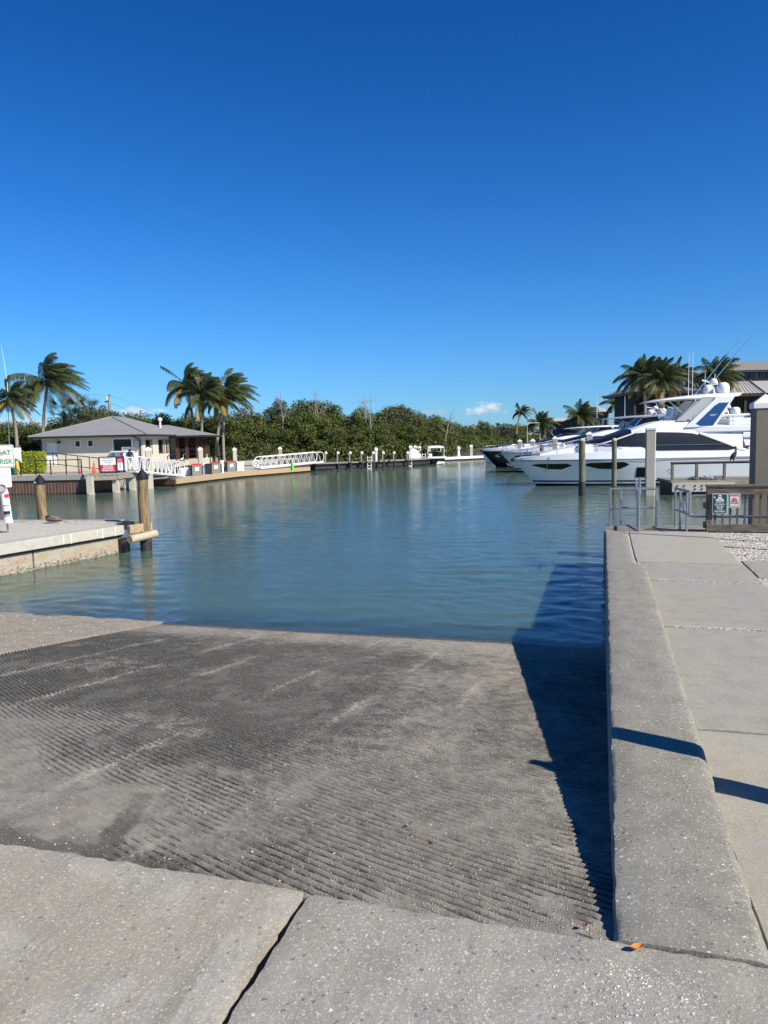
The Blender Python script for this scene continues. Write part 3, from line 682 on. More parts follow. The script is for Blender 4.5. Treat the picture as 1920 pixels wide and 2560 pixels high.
along(jp(-14.12, 16.60), jp(-13.86, 17.42), 0.0, 0.14, 0.62, 0.88).build('timber_beam', 'dock_timber', jet, bevel=0.012)
along((B_[0], B_[1] + 1.25), (B_[0] - 1.25, B_[1] + 1.0), 0, 0.25, 0.6, 0.88).build('timber_beam', 'grey_timber', jet)
m = MB(); m.tube([Vector(jp(-14.02, 16.42) + (0.46,)), Vector(jp(-13.78, 17.45) + (0.52,))], 0.125, 12); m.build('fender_log', 'pale_log', jet, smooth=40)
m = MB(); m.tube([(B_[0] - .05, B_[1] + .02, -1.5), (B_[0] - .05, B_[1] + .02, 0.45)], 0.17, 14); m.build('stub_pile', 'black_sleeve', jet, smooth=40)
rs = np.random.RandomState(9); m = MB(); dirv = (b2 - a)
for i in range(2600):
    f = rs.rand(); zz = abs(rs.normal()) * 0.11 - 0.06
    p = a + dirv * f + Vector((-dirv.y, dirv.x)).normalized() * (0.155 - rs.rand() * 0.02); s = rs.uniform(0.012, 0.035) * (1.2 - zz)
    if zz > 0.27: continue
    k = [(p.x + rs.uniform(-1, 1) * s, p.y + rs.uniform(-1, 1) * s, zz + rs.uniform(-1, 1) * s) for _ in range(4)]
    m.add(k, [(0, 1, 2), (0, 2, 3), (0, 3, 1), (1, 2, 3)])
o = m.build('oyster_band', 'barnacle', jet, fix=False); o['kind'] = 'stuff'
for f, w, h in ((0.97, .02, .28), (0.93, .035, .28), (0.915, .02, .2), (0.84, .03, .28), (0.82, .015, .25), (0.66, .03, .28), (0.5, .02, .25), (0.45, .03, .28)):
    p = a + dirv * f; q = a + dirv * (f + w / dirv.length); o3 = Vector((dirv.y, -dirv.x)).normalized() * 0.004; m = MB()
    m.quad((p.x + o3.x, p.y + o3.y, 0.855), (q.x + o3.x, q.y + o3.y, 0.855), (q.x + o3.x, q.y + o3.y, 0.855 - h), (p.x + o3.x, p.y + o3.y, 0.855 - h)); m.build('lime_streak', 'white_feather', jet)
m = MB()
for i in range(240):
    c = np.array(jp(-15.0 - rs.rand() * 9, 17.45 + rs.normal() * 0.25)) + rs.normal(size=2) * 0.1
    c[1] -= 0.06 * (-c[0]); s = rs.uniform(0.02, 0.10)
    m.add([(c[0] + s * math.cos(k) * rs.uniform(.5, 1.2), c[1] + s * .6 * math.sin(k) * rs.uniform(.5, 1.2), 0.8785) for k in np.arange(0, 6.2, 1.05)], [(0, 1, 2, 3, 4, 5)])
o = m.build('droppings', 'white_feather', jet, fix=False); o['kind'] = 'stuff'

def wood_pile(label, loc, ztop, r, mat='pile_wood', cap=True, sleeve=None, tag_plate=False, group=None):
    t_ = thing('mooring_pile', label, 'piling', loc, random.uniform(0, 6), group)
    m = MB(); n = 7; zs = [-2.4 + (ztop + 2.4) * i / n for i in range(n + 1)]
    m.tube([(0.012 * math.sin(i * 1.7), 0.012 * math.cos(i * 2.3), z) for i, z in enumerate(zs)], [r * (1.06 - 0.08 * i / n) for i in range(n + 1)], 18)
    m.build('shaft', mat, t_, smooth=40)
    if sleeve is not None:
        m = MB(); m.lathe([(r * 1.10, -2.3), (r * 1.10, sleeve - .01), (r * 1.02, sleeve)], n=18); m.build('sleeve', 'black_sleeve', t_, smooth=40)
    if cap:
        m = MB(); m.lathe([(r * 1.16, ztop - 0.09), (r * 1.18, ztop + 0.02), (r * 0.1, ztop + 0.24), (0.004, ztop + 0.25)], n=18)
        m.build('cap', 'black_plastic', t_, smooth=30)
    if tag_plate:
        m = MB(); m.box(-0.05, 0.03, -r * 1.19 - 0.004, -r * 1.19 + 0.03, ztop - .06, ztop); o = m.build('plate', 'white_plastic', t_); t_.rotation_euler = (0, 0, -0.5)
    return t_
random.seed(3)
wood_pile('tall brown timber pile with black cap at the jetty corner', G(366, 1376), 2.36, 0.165, sleeve=0.33)
wood_pile('pale timber pile with black cone cap behind the sleeping pelican', W(-19.05, 18.5), 2.16, 0.165, tag_plate=True)

# ---- ramp signs on a post
sp_ = W(-17.04, 14.78, 0.855)
sg = thing('ramp_sign', 'leaning metal post with cream use-at-own-risk sign above a white notice', 'sign', sp_, rad(20))
m = MB(); m.tube([(0.0, 0.02, 0), (-0.05, 0.03, 2.6)], 0.03, 6); m.build('post', 'aluminium', sg)
def plate(root, name, mat, x0, x1, z0, z1, y, rc=0.04, th=0.01):
    pts = []
    for cx, cz, a0 in ((x1 - rc, z1 - rc, 0), (x0 + rc, z1 - rc, 90), (x0 + rc, z0 + rc, 180), (x1 - rc, z0 + rc, 270)):
        pts += [(cx + rc * math.cos(rad(a0 + k)), cz + rc * math.sin(rad(a0 + k))) for k in (0, 30, 60, 90)]
    m = MB(); m.prism(pts, y, y + th); return m.build(name, mat, root)
pl = plate(sg, 'upper_plate', 'sign_cream', -0.42, 0.32, 1.93, 2.60, -0.03)
plate(pl, 'border', 'letter_green', -0.405, 0.305, 1.945, 2.585, -0.034, 0.035, 0.003)
plate(pl, 'face', 'sign_cream', -0.39, 0.29, 1.96, 2.57, -0.038, 0.03, 0.003)
text_part(pl, 'USE AT', 0.20, (0.235, -0.040, 2.30), 'letter_green', align='RIGHT', bold=0.006, sx=0.85)
text_part(pl, 'OWN RISK', 0.20, (0.265, -0.040, 2.04), 'letter_green', align='RIGHT', bold=0.006, sx=0.85)
m = MB(); m.box(-.07, .04, -.0425, -.040, 2.29, 2.40); m.build('sticker', 'grey_fabric', pl)
p2 = plate(sg, 'lower_plate', 'white_paint', -0.42, 0.20, 1.35, 1.92, -0.03, 0.03)
m = MB()
for i, (w, zz) in enumerate(((0.22, 1.85), (0.42, 1.77), (0.36, 1.70), (0.40, 1.63), (0.30, 1.56), (0.38, 1.49))):
    m.box(-0.11 - w / 2, -0.11 + w / 2, -0.033, -0.030, zz, zz + 0.018)
m.build('small_print', 'grey_fabric', p2)
tb = thing('recycling_tube', 'white plastic fishing line tube with round mouth strapped under the ramp signs', 'recycling bin', sp_ + Vector((0.03, -0.10, 0)), rad(20))
m = MB(); m.tube([(0.06, -0.02, 0.32), (0.03, -0.02, 0.8), (0.0, -0.02, 1.2), (-0.03, -0.06, 1.30), (-0.05, -0.16, 1.34)], [0.115, 0.115, 0.115, 0.118, 0.125], 18, cap=False)
m.build('tube', 'white_plastic', tb, smooth=50)
m = MB(); m.lathe([(0.12, 0.30), (0.12, 0.38), (0.115, 0.39)], (0.06, -0.02, 0), 18); m.build('end_cap', 'white_plastic', tb, smooth=40)
m = MB(); m.tube([(-0.047, -0.15, 1.337), (-0.053, -0.185, 1.35)], [0.137, 0.137], 18, cap=False); m.build('mouth_rim', 'white_plastic', tb, smooth=40)
m = MB(); m.tube([(-0.02, -0.02, 1.25), (-0.044, -0.13, 1.33)], 0.112, 18); m.build('mouth_inside', 'grey_fabric', tb)
def wrap(name, mat, z0, z1, a0, a1, cx):
    m = MB(); m.grid([[(cx + 0.1175 * math.sin(rad(k)), -0.02 - 0.1175 * math.cos(rad(k)), z) for k in range(a0, a1 + 1, 10)] for z in (z0, z1)]); m.build(name, mat, tb)
wrap('label', 'red_paint', 1.05, 1.16, 0, 70, 0.01); wrap('label', 'screen_blue', 0.80, 0.83, -50, 50, 0.03); wrap('label', 'grey_fabric', 0.72, 0.74, -50, 50, 0.033)
wrap('label', 'black_plastic', 0.55, 0.66, -50, 55, 0.043); wrap('label', 'black_plastic', 0.50, 0.53, -50, 55, 0.048)

# ---- birds
def tube_bird(root, name, mat, path, radii, flat=1.0, n=10):
    m = MB(); m.tube(path, radii, n, flat=flat); o = m.build(name, mat, root, smooth=60); s = o.modifiers.new('sub', 'SUBSURF'); s.levels = s.render_levels = 1; return o
pr = thing('pelican', 'sleeping brown pelican lying on the jetty edge before the pale pile', 'bird', G(132, 1306.5, 0.88), rad(8))
tube_bird(pr, 'body', 'pelican_brown', [(-0.20, 0, 0.07), (-0.17, 0, 0.11), (-0.08, 0, 0.13), (0.04, 0, 0.125), (0.16, 0, 0.10), (0.26, 0, 0.075), (0.32, 0, 0.065)], [0.03, 0.09, 0.125, 0.125, 0.10, 0.05, 0.015], 0.95, 12)
tube_bird(pr, 'neck', 'pelican_dark', [(-0.18, -0.04, 0.13), (-0.18, -0.07, 0.20), (-0.12, -0.09, 0.235), (-0.06, -0.10, 0.22)], [0.045, 0.04, 0.042, 0.035], 1.0, 8)
tube_bird(pr, 'bill', 'bill_grey', [(-0.07, -0.10, 0.22), (0.04, -0.12, 0.19), (0.17, -0.12, 0.15)], [0.028, 0.022, 0.008], 0.8, 8)
tube_bird(pr, 'wing', 'pelican_brown', [(-0.12, -0.10, 0.14), (0.0, -0.125, 0.14), (0.16, -0.10, 0.10), (0.31, -0.03, 0.075)], [0.03, 0.055, 0.045, 0.01], 0.5, 8)

# ================================================================== gate, rails and fence at the end of the wall
q = W_O
dk = thing('landing_deck', 'narrow grey boarded landing behind the wall with aluminium rails', 'deck', W(1.0, 15.7, 0), ANG)
k = 0
for i in range(9):
    u0 = 15.07 + i * 0.15 - 15.7
    m = MB(); m.box(-1.0, 3.6, u0, u0 + 0.138, 1.03, 1.072); m.build('plank', 'grey_timber', dk)
m = MB(); m.box(-0.98, 3.6, 15.1 - 15.7, 16.4 - 15.7, 0.8, 1.02); m.build('frame', 'grey_timber', dk)
for r in (-0.9, 1.2, 3.3):
    m = MB(); m.tube([(r, 0.55, -2.4), (r, 0.55, 0.9)], 0.13, 10); m.build('leg', 'pile_wood_grey', dk, smooth=40)
m = MB(); m.box(-0.25, 1.1, -0.72, -0.62, 1.073, 1.078); m.build('yellow_edge', 'yellow_paint', dk)
def railing(name, label, p0, p1, posts, h, mids, mat='aluminium', r=0.025, cat='railing', z0=1.07, post_names='post'):
    p0, p1 = Vector(p0), Vector(p1); v = p1 - p0
    root = thing(name, label, cat, p0, math.atan2(v.y, v.x)); L = v.length
    for f in posts:
        m = MB(); m.tube([(f * L, 0, z0), (f * L, 0, z0 + h)], r, 8); m.build(post_names, mat, root, smooth=40)
    m = MB(); m.tube([(0, 0, z0 + h), (L, 0, z0 + h)], r * 1.08, 8); m.build('top_rail', mat, root, smooth=40)
    for hm in mids:
        m = MB(); m.tube([(0, 0, z0 + hm), (L, 0, z0 + hm)], r, 8); m.build('mid_rail', mat, root, smooth=40)
    return root
railing('guard_rail', 'low aluminium guard rail along the far edge of the landing', W(0.12, 16.12), W(1.2, 16.15), (0, 0.23, 1.0), 0.93, (0.46,), r=0.031)
g1 = railing('gate_leaf', 'open aluminium gate leaf with tall latch post beside the wall', W(0.76, 16.0), W(0.74, 14.85), (0.0, 0.3, 0.62, 1.0), 0.95, (0.44,), cat='gate', r=0.028)
m = MB(); m.tube([(0.5, 0.03, 1.9), (0.5, 0.03, 2.32)], 0.03, 8); m.tube([(0.66, -0.05, 1.9), (0.66, -0.05, 2.26)], 0.025, 8); m.build('latch_post', 'aluminium', g1, smooth=40)
g2 = railing('gate_leaf', 'open aluminium gate leaf with looped rail beside the timber fence', W(1.62, 16.0), W(1.83, 14.85), (0.0, 0.35, 0.8), 0.95, (0.44,), cat='gate', r=0.028)
m = MB(); m.tube([(1.15, 0, 2.02), (1.15, 0, 1.50)], 0.028, 8); m.build('end_post', 'aluminium', g2, smooth=40)
m = MB(); lp = [(0, 0, 1.88)] + [(-0.34 - 0.22 * math.sin(rad(k)), 0, 1.64 + 0.24 * math.cos(rad(k))) for k in range(0, 181, 20)] + [(1.6, 0, 1.40)]
m.tube(lp, 0.03, 8); lr = thing('loop_rail', 'rounded grey handrail loop passing behind the timber fence', 'handrail', W(2.32, 15.5), ANG); m.build('loop', 'aluminium', lr, smooth=40)

fe = thing('timber_fence', 'brown weathered slatted timber fence carrying two small signs', 'fence', W(2.2, 15.12), ANG)
m = MB(); m.box(-0.03, 3.8, -0.085, 0.05, 2.12, 2.165); m.build('cap_rail', 'fence_wood', fe, bevel=0.006)
m = MB(); m.box(0.0, 3.75, -0.06, -0.02, 1.94, 2.115); m.build('top_rail', 'fence_wood', fe, bevel=0.006)
m = MB(); m.box(0.0, 3.75, -0.07, -0.02, 1.10, 1.27); m.build('bottom_rail', 'fence_wood', fe, bevel=0.006)
for x in (0.0, 1.45, 2.9):
    m = MB(); m.box(x, x + 0.13, -0.015, 0.10, 1.0, 2.11); m.build('post', 'slat_wood', fe, bevel=0.006)
sb = MB(); sb.box(-0.022, 0.022, -0.015, 0.025, 1.15, 2.0); sm = sb.mesh('slat', 'slat_wood')
for i in range(22):
    x = 0.19 + i * 0.155
    if any(abs(x - p - 0.065) < 0.09 for p in (0.0, 1.45, 2.9)): continue
    o = bpy.data.objects.new('slat', sm); COL.objects.link(o); o.parent = fe; o.location = (x + random.uniform(-.006, .006), 0, 0)
m = MB()
for z in (1.18, 1.62): m.box(-0.06, 0.0, -0.05, 0.06, z, z + 0.14)
m.build('hinge', 'dark_metal', fe)
s1 = thing('warning_sign', 'green lock it or lose it sign screwed to the timber fence', 'sign', W(2.2, 15.12), ANG)
plate(s1, 'plate', 'letter_white', 0.115, 0.43, 1.505, 1.965, -0.075, 0.015, 0.006); plate(s1, 'face', 'sign_green', 0.128, 0.417, 1.518, 1.952, -0.0785, 0.012, 0.003)
for i, tx in enumerate(('LOCK IT', 'OR LOSE IT', 'SECURE', 'YOUR', 'VALUABLES')):
    text_part(s1, tx, 0.052, (0.272, -0.0800, 1.755 - i * 0.052), 'letter_white', bold=0.0012, sx=0.82)
m = MB(); y = -0.0797
m.add([(0.272 + 0.088 * math.cos(rad(k)), y, 1.802 + 0.06 * math.sin(rad(k))) for k in range(0, 181, 20)], [tuple(range(10))])
m.add([(0.272 + 0.04 * math.cos(rad(k)), y - .0003, 1.893 + 0.045 * math.sin(rad(k))) for k in range(0, 360, 24)], [tuple(range(15))])
m.box(0.145, 0.165, y - .0005, y, 1.865, 1.905); m.box(0.165, 0.185, y - .0005, y, 1.86, 1.875); m.build('burglar_figure', 'letter_white', s1, fix=False)
m = MB(); m.box(0.236, 0.308, y - .0012, y - .0004, 1.888, 1.905); m.box(0.24, 0.304, y - .0012, y - .0004, 1.825, 1.838); m.build('mask', 'sign_green', s1)
s2 = thing('life_jacket_sign', 'white wear it sign with orange life jacket on the timber fence', 'sign', W(2.2, 15.12), ANG)
plate(s2, 'plate', 'letter_white', 0.45, 0.69, 1.645, 1.965, -0.075, 0.012, 0.006); plate(s2, 'border', 'navy_paint', 0.466, 0.674, 1.66, 1.95, -0.0785, 0.008, 0.003)
plate(s2, 'face', 'letter_white', 0.482, 0.658, 1.674, 1.934, -0.0815, 0.006, 0.003)
m = MB(); y = -0.0825
m.prism([(0.505, 1.79), (0.505, 1.83), (0.53, 1.865), (0.555, 1.88), (0.57, 1.855), (0.585, 1.88), (0.61, 1.865), (0.635, 1.83), (0.635, 1.79)], y, y + .001); m.build('life_jacket', 'vest_orange', s2)
m = MB(); m.box(0.495, 0.645, y, y + .001, 1.735, 1.785); m.box(0.49, 0.65, y, y + .001, 1.905, 1.925); m.build('band', 'navy_paint', s2)
text_part(s2, 'WEAR IT', 0.042, (0.57, -0.0838, 1.746), 'letter_white', bold=0.0012, sx=0.85)
m = MB(); m.box(0.51, 0.63, y, y + .001, 1.705, 1.712); m.box(0.52, 0.62, y, y + .001, 1.69, 1.696); m.build('small_print', 'grey_fabric', s2)

def concrete_pile(label, loc, w, ztop, rz=ANG, cap='white_paint', group=None, zbot=-2.4, name='concrete_pile', mat='pile_concrete', caph=0.28, flat_cap=False):
    t_ = thing(name, label, 'piling', loc, rz, group); h = w / 2; c = h * 0.82
    oct_ = [(-h, -c), (-c, -h), (c, -h), (h, -c), (h, c), (c, h), (-c, h), (-h, c)]
    m = MB(); m.prism(oct_, zbot, ztop - caph * 0.6, 'z'); m.build('shaft', mat, t_)
    m = MB(); k = h * 1.08
    m.box(-k, k, -k, k, ztop - caph, ztop - caph * 0.65)
    m.add([(-k, -k, ztop - caph * 0.65), (k, -k, ztop - caph * 0.65), (k, k, ztop - caph * 0.65), (-k, k, ztop - caph * 0.65), (0, 0, ztop)], [(0, 1, 4), (1, 2, 4), (2, 3, 4), (3, 0, 4)])
    m.build('cap', cap, t_)
    return t_
concrete_pile('massive square concrete pile with white pyramid cap behind the timber fence', W(3.66, 16.75), 0.54, 4.22, caph=0.34, mat='pillar_concrete')

post = thing('shadow_post', 'unseen stand-in post added by the walkway to cast a shadow across the wall', 'post', W(1.45, 1.74, 1.1), ANG)  # added out of view, a guessed caster for the band across the wall
m = MB(); m.tube([(0, 0, -0.3), (0, 0, 1.38), (0, 0, 1.52)], [0.115, 0.11, 0.07], 16); m.build('shaft', 'pile_wood', post, smooth=40)
m = MB(); m.box(-0.09, 0.09, -0.02, 0.04, 0.9, 1.2); m.build('board', 'slat_wood', post)

for lb, r_, u_, h_ in (('tall slim unseen pole added beyond the gravel to cast a thin shadow line', 9.0, 11.55, 7.4), ('shorter slim unseen pole added beyond the gravel to cast a shadow line', 7.4, 11.0, 4.4)):  # poles added out of view to throw thin shadows on the pavement
    fp = thing('shadow_pole', lb, 'pole', W(r_, u_, 1.08)); m = MB(); m.tube([(0, 0, 0), (0, 0, h_)], 0.05, 8); m.build('shaft', 'aluminium', fp, smooth=40); m = MB(); m.lathe([(0.10, 0), (0.10, .06)], n=10); m.build('foot', 'aluminium', fp)
# fallen leaves
def leaf(label, loc, rz, s, mat):
    b = MB(); n = 6; rows = []
    for i in range(n + 1):
        x = (i / n - 0.5) * s; w = s * 0.26 * math.sin(math.pi * (0.06 + 0.9 * i / n)); z = 0.012 + 0.25 * s * (2 * i / n - 1) ** 2
        rows.append([(x, -w, z + w * 0.9), (x, 0, z), (x, w, z + w * 0.9), (x, w * .9, z + w * 0.9 + .002), (x, 0, z + .002), (x, -w * .9, z + w * .9 + .002)])
    b.grid(rows, closed=True); o = b.build('fallen_leaf', mat, loc=loc, rz=rz, smooth=60); return tag(o, label, 'leaf')
leaf('curled orange fallen leaf at the foot of the wall end', W(0.09, -0.03, 1.292), 0.3, 0.065, 'leaf_brown')
def on_ramp(r, u, dz=0.0): return W(r, u, 1.268 - 0.1408 * u + dz)
leaf('small rusty leaf lying on the furrows near the wall shadow', on_ramp(-0.95, 0.72, .012), 2.0, 0.04, 'leaf_rust')
leaf('dark red leaf in the furrows mid ramp', on_ramp(-1.12, 0.95, .012), 1.0, 0.035, 'leaf_rust')
leaf('dry brown leaf by the wall foot in the joint', on_ramp(-0.12, 0.10, .012), 0.6, 0.04, 'leaf_rust')
# ================================================================== far left shore: seawall, bait shop, fuel dock
sw_rz = math.atan2(-0.68, 5.67); SW = Vector((-20.6, 51.25, 0))
sw = thing('seawall', 'rust brown sheet pile seawall with grey concrete cap below the shop walk', 'seawall', SW, sw_rz)
m = MB(); rows = []
for i in range(0, 700):
    x = -40 + i * 0.06; y = 0.10 if (i // 2) % 2 else 0.118
    rows.append([(x, y, -1.5), (x, y, 1.04)])
    if x > 0: break
m.grid(rows); m.build('sheet_piling', 'sheet_pile', sw, fix=False)
for i in range(8):
    m = MB(); m.box(-40 + i * 5, -35.03 + i * 5, 0.0, 0.75, 0.98, 1.352); m.build('cap_block', 'cap_concrete', sw, bevel=0.02)
m = MB(); m.box(-0.12, 0.0, 0.1, 4, -1.5, 1.2); m.build('return_wall', 'sheet_pile', sw)
def at_sw(x, y=0.0, z=1.352): return Vector(SW) + Matrix.Rotation(sw_rz, 3, 'Z') @ Vector((x, y, z))
rl = thing('walk_railing', 'black steel railing along the top of the seawall', 'railing', at_sw(0, 0.35, 1.352), sw_rz)
for px in (58, 94.5, 131, 168, 205):
    x = (G(px, 1186, 1.35) - at_sw(0, .35)).length * -1; x = -(205.5 - px) / 36.6 * 1.13 - 0.42
    m = MB(); m.box(x - .03, x + .03, -.03, .03, 0, 1.02); m.build('post', 'dark_metal', rl)
m = MB(); m.box(-4.0, -0.40, -.035, .035, 1.0, 1.06); m.build('top_rail', 'dark_metal', rl)
m = MB(); m.box(-40, -0.42, -.015, .015, 0.10, 0.14); m.build('bottom_rail', 'dark_metal', rl)

# small timber deck on concrete legs
dw = thing('timber_deck', 'grey timber deck on three pale concrete legs beyond the seawall', 'deck', (0, 0, 0))
dp = [at_sw(-0.25, 0.0), at_sw(0.1, -0.35), Vector((-18.55, 51.7, 1.352)), Vector((-17.95, 54.4, 1.352)), Vector((-20.2, 55.2, 1.352))]
m = MB(); m.prism([(p.x, p.y) for p in dp], 1.25, 1.36, 'z'); m.build('deck_boards', 'grey_timber', dw)
def beam(root, name, mat, a, b, w, z0, z1):
    a, b = Vector(a[:2]), Vector(b[:2]); t_ = (b - a).normalized(); n_ = Vector((-t_.y, t_.x)) * w / 2; mm = MB()
    p = [a - n_, b - n_, b + n_, a + n_]; mm.add([(q.x, q.y, z0) for q in p] + [(q.x, q.y, z1) for q in p], [(0,3,2,1),(4,5,6,7),(0,1,5,4),(1,2,6,5),(2,3,7,6),(3,0,4,7)])
    return mm.build(name, mat, root)
beam(dw, 'fascia', 'grey_timber', dp[1] + Vector((0.02, -.03, 0)), dp[2] + Vector((0, -.03, 0)), 0.14, 0.93, 1.22)
beam(dw, 'fascia', 'grey_timber', dp[2] + Vector((0.0, 0.05, 0)), dp[3], 0.10, 0.98, 1.23)
for px, py in ((227, 1236), (291, 1231.5), (332, 1226)):
    p = G(px, py); m = MB()
    m.prism([(p.x - .19, p.y - .19), (p.x + .19, p.y - .19), (p.x + .19, p.y + .19), (p.x - .19, p.y + .19)], -1.5, 1.24, 'z'); m.build('leg', 'pile_concrete', dw)
    m = MB(); m.lathe([(0.27, -0.25), (0.31, -0.05), (0.27, 0.10), (0.2, 0.16)], (p.x, p.y, 0), 9); m.build('oyster_collar', 'barnacle', dw)
m = MB(); m.tube([(-19.6, 53.2, 1.0), (-19.2, 53.4, 0.75), (-18.6, 53.6, 0.95)], 0.03, 6); m.tube([(-19.2, 53.2, 1.2), (-19.2, 53.2, 0.4), (-18.8, 53.5, 0.35), (-18.7, 53.6, 1.2)], 0.025, 6); m.build('hose', 'rubber', dw)

# sign boards, cone, bollards
def board(label, px0, px1, py0, py1, Y, face_rows, frame='navy_paint', rz=0.0):
    a, b2 = D(px0, py1, Y), D(px1, py0, Y); w, h = b2.x - a.x, b2.z - a.z
    t_ = thing('notice_board', label, 'sign', (a.x + w / 2, Y, 1.36), rz); z0 = a.z - 1.36
    m = MB(); m.box(-w / 2, w / 2, 0, 0.12, z0, z0 + h); m.build('frame', frame, t_)
    for (f0, f1, mat) in face_rows:
        m = MB(); m.box(-w / 2 + 0.08, w / 2 - 0.08, -0.012, 0.0, z0 + 0.08 + (h - .16) * f0, z0 + 0.08 + (h - .16) * f1); m.build('panel', mat, t_)
    for s in (-1, 1):
        m = MB(); m.box(s * (w / 2 - 0.1) - .04, s * (w / 2 - 0.1) + .04, 0.0, 0.5, -0.02, z0 + 0.05); m.build('foot', frame, t_)
    return t_, w, h, z0
t_, w, h, z0 = board('large navy framed board reading fuel and ice, live shrimp, frozen bait', 249, 291, 1141, 1183, 52.6, ((0, 0.50, 'red_paint'), (0.50, 1.0, 'letter_white')))
for i, tx in enumerate(('FUEL & ICE', 'LIVE SHRIMP', 'FROZEN BAIT')):
    text_part(t_, tx, 0.165, (0, -0.016, z0 + 0.45 - i * 0.155), 'letter_white', bold=0.004, sx=0.85)
m = MB()
for zz, ww in ((0.98, .72), (0.84, .8), (0.70, .5)): m.box(-ww / 2, ww / 2, -0.014, -0.0125, z0 + zz, z0 + zz + .06)
m.build('faded_lettering', 'letter_grey', t_)
t_, w, h, z0 = board('narrow board with red top reading public welcome beside the navy framed board', 291, 309, 1141, 1179, 53.0, ((0, 0.60, 'letter_white'), (0.60, 1.0, 'red_paint')))
text_part(t_, 'PUBLIC', 0.11, (0, -0.016, z0 + 0.80), 'letter_white', bold=0.003, sx=0.8)
text_part(t_, 'WELCOME', 0.09, (0, -0.016, z0 + 0.67), 'letter_white', bold=0.003, sx=0.8)
m = MB(); m.box(-.03, .04, -0.015, -0.0125, z0 + .3, z0 + .5); m.build('pictogram', 'letter_grey', t_)
cn = thing('traffic_cone', 'orange traffic cone standing on the deck beside the notice boards', 'cone', G(236, 1183.5, 1.36))
m = MB(); m.lathe([(0.14, 0.03), (0.05, 0.78), (0.035, 0.80)], n=16); m.build('cone', 'orange_cone', cn, smooth=40)
m = MB(); m.box(-.19, .19, -.19, .19, 0, 0.035); m.build('foot', 'orange_cone', cn)
yb = thing('yellow_bollard', 'leaning yellow safety post at the seawall beside the green bin', 'bollard', G(46, 1187, 1.352))
m = MB(); m.tube([(0.05, 0, 0), (-0.02, 0, 0.6), (-0.06, 0, 1.0)], 0.11, 12); m.build('post', 'yellow_paint', yb, smooth=40)
m = MB(); m.tube([(0.0, -0.1, 0.42), (0.22, -.1, 0.10)], 0.03, 6); m.build('strap', 'dark_metal', yb)
gp = thing('steel_bollard', 'grey steel post with red foot between railing and cone', 'bollard', G(199, 1184.5, 1.352))
m = MB(); m.tube([(0, 0, 0.3), (0, 0, 1.12)], 0.075, 12); m.build('post', 'aluminium', gp, smooth=40)
m = MB(); m.tube([(0, 0, 0), (0, 0, 0.3)], 0.08, 12); m.build('foot', 'red_paint', gp, smooth=40)
gb = thing('waste_bin', 'dark green round waste bin behind the cream ramp sign', 'bin', D(35, 1187, 54.5) * 1.0); gb.location.z = 1.352
m = MB(); m.lathe([(0.36, 0), (0.42, 0.95), (0.44, 1.0), (0.30, 1.12), (0.02, 1.2)], n=16); m.build('body', 'bin_green', gb, smooth=40)
wc = thing('white_cabinet', 'slim white service cabinet behind the yellow safety post', 'cabinet', (D(45, 1150, 55.0).x, 55.0, 1.352))
m = MB(); m.box(-.19, .19, -.15, .15, 0.85, 1.95); m.build('body', 'white_paint', wc); m = MB(); m.box(-.05, .05, -.05, .05, 0, .85); m.build('stem', 'dark_metal', wc)
bl_ = thing('lamp_post', 'low lamp with blue hood beside the clipped hedge', 'lamp', (D(49.5, 1130, 56.0).x, 56.0, 1.352))
m = MB(); m.tube([(0, 0, 0), (0, 0, 1.6)], 0.04, 8); m.build('pole', 'dark_metal', bl_)
m = MB(); m.lathe([(0.10, 1.6), (0.13, 1.85)], n=10); m.build('lantern', 'white_plastic', bl_); m = MB(); m.lathe([(0.16, 1.85), (0.14, 1.95), (0.02, 2.15)], n=10); m.build('hood', 'navy_paint', bl_)
rd = thing('red_tank', 'red fuel spill cabinet at the seawall mostly hidden by the cream sign', 'cabinet', (D(2, 1180, 53.5).x, 53.5, 1.352))
m = MB(); m.box(-.3, .3, -.25, .25, 0, 1.0); m.build('body', 'red_paint', rd, bevel=0.03); m = MB(); m.box(-.28, .28, -.27, -.25, 0.08, .92); m.build('door', 'red_paint', rd)

# ---- bait shop
BX, BY = -23.0, 59.0
sh = thing('bait_shop', 'low cream clapboard bait shop with grey hipped shingle roof and wide eaves', 'building', (BX, BY, 1.352))
def wall_holes(root, name, mat, x0, x1, z0, z1, y, holes, depth=0.2, axis='y'):
    xs = sorted({x0, x1, *[h[0] for h in holes], *[h[1] for h in holes]}); zs = sorted({z0, z1, *[h[2] for h in holes], *[h[3] for h in holes]}); m = MB()
    for i in range(len(xs) - 1):
        for j in range(len(zs) - 1):
            cx, cz = (xs[i] + xs[i + 1]) / 2, (zs[j] + zs[j + 1]) / 2
            if any(h[0] < cx < h[1] and h[2] < cz < h[3] for h in holes): continue
            if axis == 'y': m.box(xs[i], xs[i + 1], y, y + depth, zs[j], zs[j + 1])
            else: m.box(y - depth, y, xs[i], xs[i + 1], zs[j], zs[j + 1])
    bmm = m.build(name, mat, root); return bmm
fh = [(-3.70, -2.80, 0.30, 2.28), (-1.33, -0.98, 1.92, 2.35), (-0.33, 0.03, 1.92, 2.36), (1.66, 3.10, 1.52, 2.42)]
wall_holes(sh, 'front_wall', 'siding', -4.0, 3.95, 0.0, 2.75, 0.0, fh)
sh_h = [(0.9, 2.4, 1.22, 2.28), (4.3, 5.9, 1.22, 2.28), (6.4, 7.1, 1.22, 2.28)]
wall_holes(sh, 'side_wall', 'siding', 0.2, 7.4, 0.0, 2.75, 3.95, sh_h, axis='x')
m = MB(); m.box(-4.0, -3.8, 0.2, 11, 0, 2.75); m.box(-3.8, 3.75, 10.8, 11, 0, 2.7); m.build('rear_wall', 'siding', sh)
